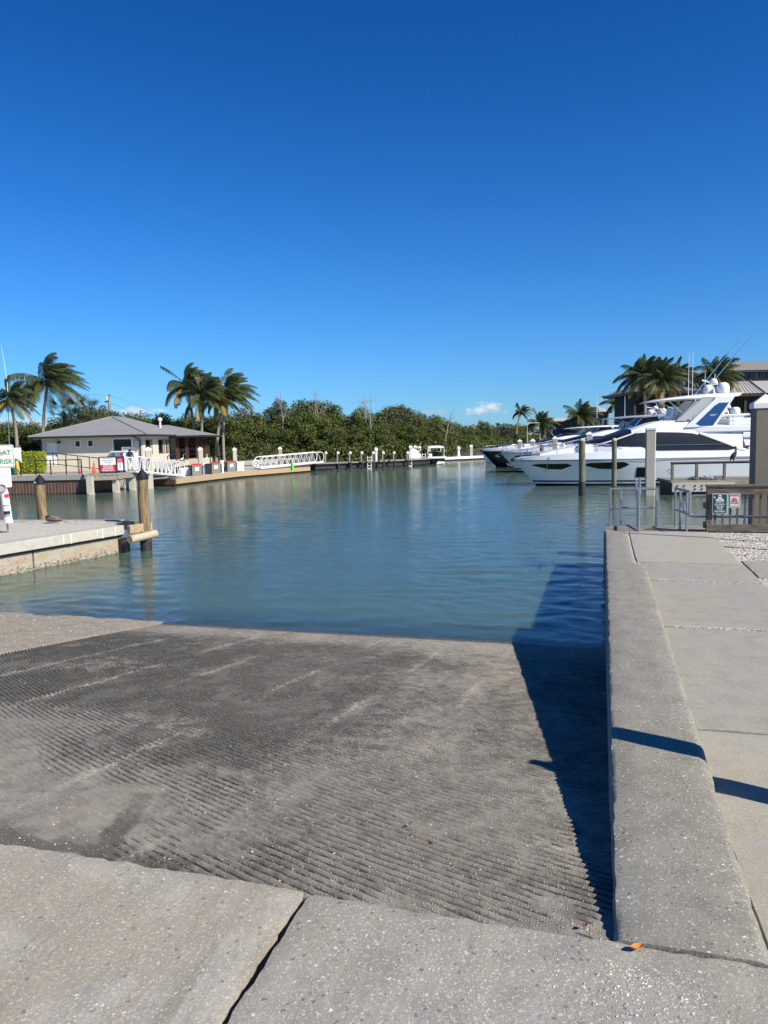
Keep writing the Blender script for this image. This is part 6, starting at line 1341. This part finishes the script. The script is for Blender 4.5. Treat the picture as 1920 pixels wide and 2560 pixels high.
far_house('condominium', 'grey roofed condominium right of the bushy palm beyond the yachts', 1448, 1530, 1030, 1016, 140, 'grey_siding', 'pale_roof', 6)
far_house('cottage', 'pale roof of a cottage half hidden in the distant trees', 1182, 1200, 1076, 1068, 175, 'cream_wall', 'metal_roof', 1)
lp = thing('street_lamp', 'slim street lamp with curved arm beyond the third yacht', 'lamp', (D(1318, 1100, 125).x, 125, 1.2)); zt = D(1318, 1058, 125).z - 1.2
part('pole', 'pile_concrete', lp, lambda m: m.tube([(0, 0, 0), (0, 0, zt - .3)], [.10, .06], 8)); part('arm', 'white_metal', lp, lambda m: m.tube([(0, 0, zt - .35), (.4, 0, zt), (1.4, 0, zt + .05)], .05, 6)); part('head', 'white_metal', lp, lambda m: m.box(1.3, 2.0, -.12, .12, zt - .02, zt + .08))
# utility pole and wires over the shop, antenna on the left
up_ = thing('utility_pole', 'pale utility pole with crossarm rising behind the shop roof', 'utility pole', (D(273, 1000, 85).x, 85, 1.3)); zt = D(273, 989, 85).z - 1.3
part('pole', 'dead_wood', up_, lambda m: m.tube([(0, 0, 0), (0, 0, zt)], [.20, .16], 10)); part('insulator', 'dark_metal', up_, lambda m: (m.box(-.5, .1, -.05, .05, zt - .75, zt - .6), m.box(-.05, .12, -.05, .05, zt, zt + .12))); part('transformer', 'white_metal', up_, lambda m: m.tube([(-.22, -.1, zt - .45), (-.22, -.1, zt - .1)], .12, 8))
def wire(label, pts): o = MB(); o.tube([D(*p) for p in pts], .012, 4); return tag(o.build('overhead_wire', 'dark_metal'), label, 'wire')
wire('upper overhead wire running left from the utility pole', ((273, 989, 85), (180, 984, 86), (90, 978, 87), (0, 969, 88), (-60, 962, 89))); wire('lower overhead wire running left from the utility pole', ((269, 1005, 85), (180, 1009, 86), (90, 1007, 87), (0, 1000, 88), (-60, 994, 89)))
wire('upper overhead wire running right from the utility pole', ((273, 989, 85), (320, 1004, 84), (345, 1014, 83.5), (430, 1050, 83))); wire('lower overhead wire running right from the utility pole', ((273, 1007, 85), (300, 1017, 84), (340, 1036, 83)))
am = thing('whip_antenna', 'thin leaning whip antenna rising above the far left palm', 'antenna', (D(24, 1150, 66).x, 66, 1.3)); a = D(24, 1150, 66); part('mast', 'white_metal', am, lambda m: m.tube([(0, 0, 0), D(18, 955, 66) - Vector((am.location)), D(3, 863, 66) - Vector((am.location))], [.05, .03, .012], 6))
# ================================================================== vegetation
def leaf_mesh(name, pos, nrm, size, tone, mat, aspect=0.55, seed=0):
    rs = np.random.RandomState(seed); n = len(pos)
    nrm = nrm / (np.linalg.norm(nrm, axis=1, keepdims=True) + 1e-9)
    a = np.cross(nrm, rs.normal(size=(n, 3))); a /= np.linalg.norm(a, axis=1, keepdims=True) + 1e-9; b_ = np.cross(nrm, a)
    sz = size[:, None]; V = np.empty((n, 4, 3))
    V[:, 0] = pos - a * sz; V[:, 1] = pos + b_ * sz * aspect + nrm * sz * .15; V[:, 2] = pos + a * sz; V[:, 3] = pos - b_ * sz * aspect + nrm * sz * .15
    me = bpy.data.meshes.new(name); me.vertices.add(n * 4); me.vertices.foreach_set('co', V.ravel())
    q_ = np.arange(n * 4, dtype=np.int32); me.loops.add(n * 4); me.loops.foreach_set('vertex_index', q_); me.polygons.add(n)
    me.polygons.foreach_set('loop_start', np.arange(0, n * 4, 4, dtype=np.int32)); me.polygons.foreach_set('loop_total', np.full(n, 4, np.int32)); me.update(calc_edges=True)
    at = me.attributes.new('tone', 'FLOAT', 'POINT'); at.data.foreach_set('value', np.repeat(tone, 4).astype(np.float32)); me.materials.append(M[mat]); return me
def crown_mesh(seed, mat, nb=34, per=150, rx=3.0, rz=3.2, zc=4.2, leaf=.17, blob=.95, low=True, sparse=1.0):
    rs = np.random.RandomState(seed); C = []; 
    while len(C) < nb:
        p = rs.uniform(-1, 1, 3); d_ = np.linalg.norm(p)
        if d_ > 1 or d_ < .35: continue
        if not low and p[2] < -.3: continue
        C.append(p * (rx, rx, rz) + (0, 0, zc))
    pos, nr, sz, tn = [], [], [], []
    for c in C:
        r_ = blob * rs.uniform(.6, 1.35); k = int(per * r_ * r_ / blob ** 2 * sparse); d_ = rs.normal(size=(k, 3)); d_ /= np.linalg.norm(d_, axis=1, keepdims=True)
        rad_ = r_ * rs.uniform(.45, 1.08, k)[:, None]; p = c + d_ * rad_ * (1.1, 1.1, .8); pos.append(p); nr.append(d_ * .7 + rs.normal(size=(k, 3)) * .6 + (0, 0, .5)); sz.append(leaf * rs.uniform(.6, 1.4, k)); tn.append(np.clip(rs.rand() * .6 + rs.rand(k) * .5, 0, 1))
    return leaf_mesh('crown', np.concatenate(pos), np.concatenate(nr), np.concatenate(sz), np.concatenate(tn), mat, seed=seed), C
def trunk_mesh(C, mat, seed, n=9, r=.16, base_spread=.3):
    rs = np.random.RandomState(seed); m = MB(); top = np.mean(C, axis=0); fork = np.array([rs.normal() * .3, rs.normal() * .3, top[2] * .45])
    m.tube([(0, 0, -.6), (fork * .5 + (rs.normal() * .1, 0, 0)), fork], [r * 1.4, r * 1.1, r * .9], 7)
    for i in rs.choice(len(C), min(n, len(C)), replace=False): mid = (fork + C[i]) / 2 + rs.normal(size=3) * .35; m.tube([fork, mid, C[i]], [r * .7, r * .4, r * .12], 5)
    return m.mesh('trunk', mat, smooth=50)
VAR = {}
for i in range(4): me, C = crown_mesh(100 + i, 'leaf_mangrove', leaf=.15, per=190, nb=38); VAR[('man', i)] = (me, trunk_mesh(C, 'bark', 200 + i))
for i in range(3): me, C = crown_mesh(120 + i, 'leaf_olive', leaf=.12, per=170, nb=36, rx=2.9, sparse=.9); VAR[('oli', i)] = (me, trunk_mesh(C, 'dead_wood', 220 + i, n=16, r=.11))
for i in range(2): me, C = crown_mesh(130 + i, 'leaf_olive', nb=15, per=110, rx=1.7, rz=2.1, zc=6.2, leaf=.12, blob=.62, low=True); VAR[('thin', i)] = (me, trunk_mesh(C, 'dead_wood', 230 + i, n=14, r=.12))
for i in range(2): me, C = crown_mesh(140 + i, 'leaf_bright', leaf=.14, per=180, nb=34); VAR[('brt', i)] = (me, trunk_mesh(C, 'bark', 240 + i))
def tree(kind, v, x, y, s, sz, label, rz, z=1.0, group='mangrove trees along the shore', cat='tree', name='mangrove_tree'):
    t_ = thing(name, label, cat, (x, y, z), rz, group); t_.scale = (s, s, sz); me, tm = VAR[(kind, v)]
    for nm, mm in (('trunk', tm), ('crown', me)):
        o = bpy.data.objects.new(nm, mm); COL.objects.link(o); o.parent = t_
random.seed(11)
SKY_LINE = [(-40, 1036), (0, 1036), (60, 1048), (110, 1048), (150, 1036), (200, 1026), (245, 1004), (280, 1018), (330, 1020), (390, 1020), (440, 1026), (500, 1026), (560, 1024), (620, 1018), (634, 1012), (680, 1004), (720, 996), (765, 988), (801, 996), (837, 1012), (880, 1011), (930, 1009), (963, 1009), (1010, 1003), (1047, 1027), (1090, 1027), (1119, 1041), (1144, 1057), (1209, 1057), (1280, 1059), (1340, 1051)]
def y_shore(px): return lin(px, [(-40, 76), (200, 77), (440, 79), (600, 82), (790, 88), (900, 92), (1060, 101), (1150, 116), (1250, 130), (1340, 140)])
LM = ['far behind the cream ramp sign', 'over the clipped hedge', 'behind the tallest shop palm', 'behind the shop roof peak', 'beside the utility pole', 'above the shop porch roof', 'left of the palm trio', 'between the palm trio trunks', 'right of the palm trio', 'behind the second concrete pile', 'above the life ring', 'left of the timber-faced pile', 'right of the timber-faced pile',
      'over the long gangway middle', 'at the long gangway end', 'behind the first white-capped piling', 'behind the second white-capped piling', 'behind the third white-capped piling', 'behind the fourth white-capped piling', 'behind the fifth white-capped piling', 'behind the sixth white-capped piling', 'behind the seventh white-capped piling', 'behind the eighth white-capped piling', 'behind the trio of tall pale piles', 'behind the deck boat canopy', 'right of the deck boat', 'over the distant power pedestal', 'behind the lone tall pale pile', 'over the skiff', 'beyond the black bowed yacht', 'left of the slim street lamp']
PXS = [-15, 60, 110, 200, 255, 320, 372, 420, 470, 520, 570, 620, 665, 705, 745, 782, 815, 848, 880, 912, 945, 975, 1005, 1035, 1065, 1095, 1130, 1165, 1205, 1245, 1290]
for i, (px, lm) in enumerate(zip(PXS, LM)):
    for row in (0, 1):
        if row == 1 and px > 1280: continue
        Y = y_shore(px) + (5.5 if row == 0 else 0.8) + random.uniform(-.8, .8); pj = px + random.uniform(-8, 8)
        top = D(pj, lin(pj, SKY_LINE), Y).z; base = 1.0
        h_ = (top - base) * (1.0 if row == 0 else random.uniform(.56, .78)) * random.uniform(.95, 1.05)
        kind = ('man', random.randrange(4)) if random.random() < (.55 if row == 0 else .72) else ('oli', random.randrange(3))
        if (i * 7 + row * 3) % 6 == 0: kind = ('brt', i % 2)
        sz = h_ / 7.9; s = max(sz, .62) * random.uniform(.92, 1.15) * (1.0 if row == 0 else 1.12)
        lab = (f'tall leafy tree on the skyline {lm}' if row == 0 else f'low bushy mangrove at the shore {lm}')
        tree(kind[0], kind[1], D(pj, 1100, Y).x, Y, s, sz, lab, random.uniform(0, 6.28), z=base)
for i, (px, pyt, lab) in enumerate(((703, 986, 'thin grey wispy tree above the timber-faced pile'), (770, 982, 'thin feathery tree poking above the skyline over the gangway end'), (1010, 1004, 'pale wispy tree poking above the skyline by the eighth piling'), (1088, 1032, 'pale airy tree above the deck boat'), (245, 1004, 'wispy tree poking above the shop roof beside the utility pole'), (640, 1008, 'wispy tree tip right of the palm trio'), (1209, 1046, 'slender tree tip beyond the distant dock'), (1240, 1056, 'slender tree tip left of the lone far palm'))):
    Y = y_shore(px) + 4; h_ = D(px, pyt, Y).z - 1; tree('thin', i % 2, D(px, 1100, Y).x, Y, h_ / 9.5, h_ / 8.6, lab, i * 1.3, group='wispy trees above the mangroves')
for i, (px, lab) in enumerate(((8, 'dark tree filling the gap at the far left edge'), (35, 'dark tree behind the short wind-bent palm'), (88, 'dark tree behind the hedge and tallest palm'), (135, 'dark tree left of the fan palms'), (175, 'dark tree behind the fan palms'), (228, 'dark tree between fan palms and utility pole'), (290, 'dark tree right of the utility pole'), (345, 'dark tree over the right slope of the shop roof'), (396, 'dark tree over the shop porch ridge'), (445, 'dark tree over the end of the porch roof'), (495, 'dark tree behind the straight palm trunk'), (545, 'dark tree behind the curving palm trunk'), (595, 'dark tree behind the tall rounded dock box'))):
    Y = y_shore(px) + 2.6; h_ = (D(px, lin(px, SKY_LINE) + 4, Y).z - 1) * random.uniform(.92, 1.0); tree('man', i % 4, D(px, 1100, Y).x, Y, h_ / 6.6, h_ / 7.9, lab, i * 2.1)
# dead snags
def snag(label, px, pyt, Y, seed, lean=0.0, nbr=7, r0=.10):
    rs = np.random.RandomState(seed); p = D(px, 1100, Y); H = D(px, pyt, Y).z - 1.0; t_ = thing('dead_tree', label, 'dead tree', (p.x, Y, 1.0), 0, 'dead grey trees in the mangroves')
    m = MB(); path = [(lean * (f ** 2) * H + rs.normal() * .06, rs.normal() * .06, f * H) for f in np.linspace(0, 1, 9)]; m.tube(path, list(np.linspace(r0, .025, 9)), 6); m.build('trunk', 'dead_wood', t_, smooth=50)
    for i in range(nbr):
        f = rs.uniform(.55, .95); b0 = Vector(path[int(f * 8)]); a = rs.uniform(0, 6.28); L = rs.uniform(.8, 2.0) * (1.3 - f); e = b0 + Vector((math.cos(a) * L, math.sin(a) * L * .6, L * rs.uniform(.3, 1.0)))
        mid = b0.lerp(e, .5) + Vector((rs.normal() * .15, 0, -.1)); m = MB(); m.tube([b0, mid, e, e + Vector((rs.normal() * .3, 0, .3))], [.035, .026, .016, .008], 5)
        e2 = mid + Vector((rs.normal() * .5, 0, rs.uniform(.2, .6))); m.tube([mid, e2], [.03, .008], 4); m.build('branch', 'dead_wood', t_, smooth=50)
snag('bare grey dead tree with curling top over the gangway', 799, 968, 89, 1, -.05, 8); snag('leaning bare dead trunk beside the curling dead tree', 790, 985, 89.5, 2, .0, 6); snag('bare dead tree with broken crown over the fourth piling', 927, 985, 93, 3, .02, 4); snag('bushy topped dead tree beside the broken crown over the third piling', 915, 990, 94, 4, .0, 14, .13)
snag('pale leaning dead tree right of the airy tree above the deck boat', 1112, 1024, 104, 5, .22, 6, .13); snag('small grey dead top above the timber-faced pile', 706, 980, 86, 6, .0, 8); snag('white bleached stump among dark mangroves over the gangway', 790, 1108, 87.2, 7, .05, 4)
# brush that closes the mangrove edge low down
rs = np.random.RandomState(77); pos = []
for k in range(24000):
    px = rs.uniform(-40, 1300) if k < 15000 else rs.uniform(780, 1320); Y = y_shore(px) - rs.uniform(0.2, 3.2) - (rs.uniform(0, 6) if px > 1040 else 0); b0 = D(px, 1100, Y); hmax = rs.uniform(.3, 2.6); pos.append((b0.x + rs.normal() * .3, Y, .35 + hmax * rs.rand() ** .7))
pos = np.array(pos); keep = ~((pos[:, 0] < -15.5) & (pos[:, 1] < 74)); pos = pos[keep]; n = len(pos)
cl_ = vn(pos[:, 0] * .5 + 50, pos[:, 1] * .5, 6)
o = bpy.data.objects.new('mangrove_undergrowth', leaf_mesh('mangrove_undergrowth', pos, rs.normal(size=(n, 3)) + (0, -.5, .6), rs.uniform(.12, .30, n), np.clip(cl_ + rs.rand(n) * .3 - .2, 0, 1), 'leaf_mangrove', seed=5)); COL.objects.link(o); tag(o, 'tangled mangrove undergrowth along the water edge', None, None, 'stuff')
# far tree belt that closes the horizon
pos = []
for k in range(9000):
    px = rs.uniform(-200, 2100); Y = rs.uniform(165, 185); b0 = D(px, 1100, Y); pos.append((b0.x, Y, 1.0 + (3.4 + 1.6 * float(vn(np.array([px * .02]), np.array([1.0]), 3)[0])) * rs.rand() ** .6))
pos = np.array(pos); n = len(pos); o = bpy.data.objects.new('distant_woods', leaf_mesh('distant_woods', pos, rs.normal(size=(n, 3)) + (0, -.5, .6), rs.uniform(.3, .7, n), rs.rand(n), 'leaf_olive', seed=8)); COL.objects.link(o); tag(o, 'low belt of distant woods beyond the basin', None, None, 'stuff')

# hedge by the shop
hd = thing('clipped_hedge', 'bright green clipped hedge beside the shop ramp', 'hedge', (D(83, 1175, 56.5).x, 56.5, 1.352)); n = 5200; rs = np.random.RandomState(4)
f = rs.randint(0, 5, n); u, v = rs.uniform(-1, 1, n), rs.uniform(-1, 1, n); P_ = np.zeros((n, 3)); N_ = np.zeros((n, 3)); hx, hy, hz = .76, .6, .72
for k, (ax, sg_) in enumerate(((1, -1), (1, -1), (2, 1), (0, 1), (0, -1))):
    s = f == k; o_ = [a for a in range(3) if a != ax]; P_[s, ax] = sg_; P_[s, o_[0]] = u[s]; P_[s, o_[1]] = v[s]; N_[s, ax] = sg_
P_ = P_ * (hx, hy, hz); P_ += rs.normal(size=(n, 3)) * .05; P_[:, 2] += hz + .1; o = bpy.data.objects.new('foliage', leaf_mesh('foliage', P_, N_ + rs.normal(size=(n, 3)) * .6 + (0, 0, .4), rs.uniform(.05, .09, n), rs.rand(n), 'leaf_hedge', seed=6)); COL.objects.link(o); o.parent = hd
part('stems', 'bark', hd, lambda m: m.box(-.66, .66, -.5, .5, .0, 1.42))

# coconut palms, fronds swept to the right by the wind
def frond_mesh(az, el, L, seed, wind=.9, mat='leaf_palm', droop=1.0, nl=54):
    rs = np.random.RandomState(seed); d = Vector((math.cos(az) * math.cos(el), math.sin(az) * math.cos(el), math.sin(el))); p = Vector((0, 0, 0)); P_ = [p.copy()]; n = 12; step = L / n
    for i in range(n):
        f = (i + 1) / n; d = (d + Vector((wind * .10 * (.4 + f), 0, -.13 * droop * (.3 + 1.3 * f)))).normalized(); p = p + d * step; P_.append(p.copy())
    m = MB(); tone = []
    m.tube(P_[::2], [.045, .038, .03, .024, .017, .012, .006], 4, cap=False); tone += [.8] * (len(m.v))
    for k in range(nl):
        f = .12 + .88 * (k + rs.rand() * .4) / nl; x = f * n; i = min(int(x), n - 1); b0 = P_[i].lerp(P_[i + 1], x - i); t_ = (P_[i + 1] - P_[i]).normalized()
        side = t_.cross(Vector((0, 0, 1)))
        if side.length < .05: side = Vector((0, 1, 0))
        side.normalize(); ll = L * .26 * (math.sin(math.pi * min(1, .15 + f * .85)) ** .6 + .12) * rs.uniform(.85, 1.1)
        for s in (-1, 1):
            dr = (side * s * .75 + t_ * .65 + Vector((wind * .55, 0, -.55 * droop - .2 * rs.rand()))).normalized(); e1 = b0 + dr * ll * .55; e2 = e1 + (dr + Vector((wind * .25, 0, -.55))).normalized() * ll * .5; w_ = .026 + .009 * rs.rand(); wv = t_ * w_
            m.add([b0 - wv * .6, b0 + wv * .6, e1 + wv, e1 - wv, e2], [(0, 1, 2, 3), (3, 2, 4)]); tone += [rs.rand()] * 5
    me = m.mesh('frond', mat, fix=False); at = me.attributes.new('tone', 'FLOAT', 'POINT'); at.data.foreach_set('value', tone); return me
def palm(label, base, top, seed, L=3.3, nf=30, wind=.9, yellow=3, group='coconut palms', r=.15, bend=.12):
    L *= .86; wind *= 1.25; rs = np.random.RandomState(seed); base, top = Vector(base), Vector(top); root = thing('coconut_palm', label, 'palm tree', base, 0, group); v = top - base
    m = MB(); path = [v * f + Vector((-bend * v.length * math.sin(math.pi * f) * (1 if v.x >= 0 else -1) * .3, 0, 0)) for f in np.linspace(0, 1, 15)]
    m.tube(path, [r * 1.5] + [r * (1.1 - .32 * f) + (.012 if i % 2 else 0) for i, f in enumerate(np.linspace(.07, 1, 14))], 9); m.build('trunk', 'palm_trunk', root, smooth=50)
    m = MB(); m.tube([v - Vector((0, 0, .35)), v + Vector((0, 0, .1)), v + Vector((0, 0, .45))], [r * .9, r * 1.5, r * .7], 8); m.build('crownshaft', 'bark', root, smooth=50)
    m = MB()
    for i in range(5): a = rs.rand() * 6.28; m.lathe([(.02, -.13), (.1, -.06), (.11, .04), (.03, .13)], v + Vector((math.cos(a) * .24, math.sin(a) * .24, -.18 - .1 * rs.rand())), 7)
    m.build('coconuts', 'leaf_palm_yellow', root, smooth=50)
    for i in range(nf):
        az = i * 2.399 + rs.normal() * .25; q_ = i / nf; el = rad(80 - 105 * q_ ** 1.05) + rs.normal() * .1; yl = i >= nf - yellow
        me = frond_mesh(az, el, L * rs.uniform(.88, 1.1) * (.75 + .3 * min(1, q_ * 2.2)), seed * 50 + i, wind * (1.25 - .75 * q_), 'leaf_palm_yellow' if yl else 'leaf_palm', 0.75 + .35 * q_)
        o = bpy.data.objects.new('frond', me); COL.objects.link(o); o.parent = root; o.location = v + Vector((0, 0, .2))
    return root
def palm_px(label, pxb, pxt, pyt, Y, seed, **k):
    z0 = 1.3; b0 = D(pxb, 1150, Y); t_ = D(pxt, pyt, Y); return palm(label, (b0.x, Y, z0), t_, seed, **k)
palm_px('tallest coconut palm bending in the wind over the shop roof', 111, 119, 958, 70.5, 1, L=4.4, nf=36, wind=1.1); palm_px('shorter wind-bent coconut palm at the far left edge', 41, 26, 1002, 66.0, 2, L=3.3, nf=22, wind=.8)
palm_px('left palm of the windblown trio beside the shop porch', 486, 467, 968, 76.0, 3, L=3.9, wind=.95); palm_px('middle straight palm of the windblown group beside the porch', 510, 510, 992, 73.5, 4, L=3.6, wind=.9); palm_px('palm with curving pale trunk right of the straight palm', 540, 562, 1000, 74.5, 5, L=3.3, wind=.8, nf=18); palm_px('rightmost palm of the windblown group by the fuel pumps', 560, 569, 984, 76.5, 6, L=3.9, wind=.9)
palm_px('lone wind-bent palm far beyond the third yacht', 1295, 1303, 1032, 132, 7, L=2.7, nf=14, wind=1.1, yellow=0, r=.14, bend=.3)
palm_px('bushy palm before the grey condominium', 1452, 1452, 1042, 118, 8, L=4.2, wind=.5, yellow=0); palm_px('distant palm over the second yacht mast', 1548, 1546, 1012, 118, 9, L=3.6, wind=.5, yellow=0); palm_px('low dark palm left of the condominium', 1350, 1352, 1062, 128, 10, L=3.6, wind=.5, yellow=0)
palm_px('left palm of the group before the brown pavilion', 1606, 1606, 944, 80, 11, L=3.7, wind=.35, group='palms by the clubhouse'); palm_px('middle palm of the group before the brown pavilion', 1652, 1652, 952, 76, 12, L=3.6, wind=.35, group='palms by the clubhouse'); palm_px('palm behind the right side of the brown pavilion', 1690, 1692, 946, 92, 13, L=3.7, wind=.4, yellow=1, group='palms by the clubhouse'); palm_px('palm between the radar domes and the clubhouse', 1790, 1790, 944, 86, 15, L=4.0, wind=.3, yellow=5, group='palms by the clubhouse')
# fan palms behind the shop
def fan_palm(label, px, py, Y, seed, s=1.0):
    rs = np.random.RandomState(seed); t_ = D(px, py, Y); root = thing('fan_palm', label, 'palm tree', (t_.x, Y, 1.3), 0, 'fan palms behind the shop'); h_ = t_.z - 1.3
    m = MB(); m.tube([(0, 0, 0), (0, 0, h_)], [.22, .17], 9); m.build('trunk', 'bark', root, smooth=40)
    for i in range(26):
        az = i * 2.399; el = rad(80 - 125 * i / 26); d = Vector((math.cos(az) * math.cos(el), math.sin(az) * math.cos(el), math.sin(el))); st_ = d * rs.uniform(.7, 1.1) * s; side = d.cross(Vector((0, 0, 1))).normalized() if abs(d.z) < .98 else Vector((1, 0, 0)); m = MB(); tone = []
        m.tube([(0, 0, 0), st_], .02, 4, cap=False); tone += [.5] * 8
        for k in range(15):
            a = rad(-80 + 160 * k / 14); lr2 = (d * math.cos(a) + side * math.sin(a)).normalized(); e = st_ + lr2 * .95 * s + Vector((.12, 0, -.22 * rs.rand() - .1)); nn = (d.cross(lr2) if abs(a) > .05 else side.cross(d)); wv = lr2.cross(Vector((0, 0, 1)))
            wv = (wv.normalized() if wv.length > .01 else side) * .035; md_ = st_ + lr2 * .5 * s; m.add([st_, md_ + wv, e, md_ - wv], [(0, 1, 2, 3)]); tone += [rs.rand()] * 4
        me = m.mesh('frond', 'leaf_fan', fix=False); at = me.attributes.new('tone', 'FLOAT', 'POINT'); at.data.foreach_set('value', tone); o = bpy.data.objects.new('frond', me); COL.objects.link(o); o.parent = root; o.location = (0, 0, h_)
fan_palm('left fan palm behind the shop roof', 160, 1042, 73.5, 1, 1.25); fan_palm('taller fan palm right of the first behind the shop roof', 198, 1032, 74.5, 2, 1.25); fan_palm('low fan palm just above the shop eave', 178, 1060, 72.8, 3, 1.1); fan_palm('fan palm nearest the utility pole behind the shop', 228, 1040, 75, 4, 1.1)
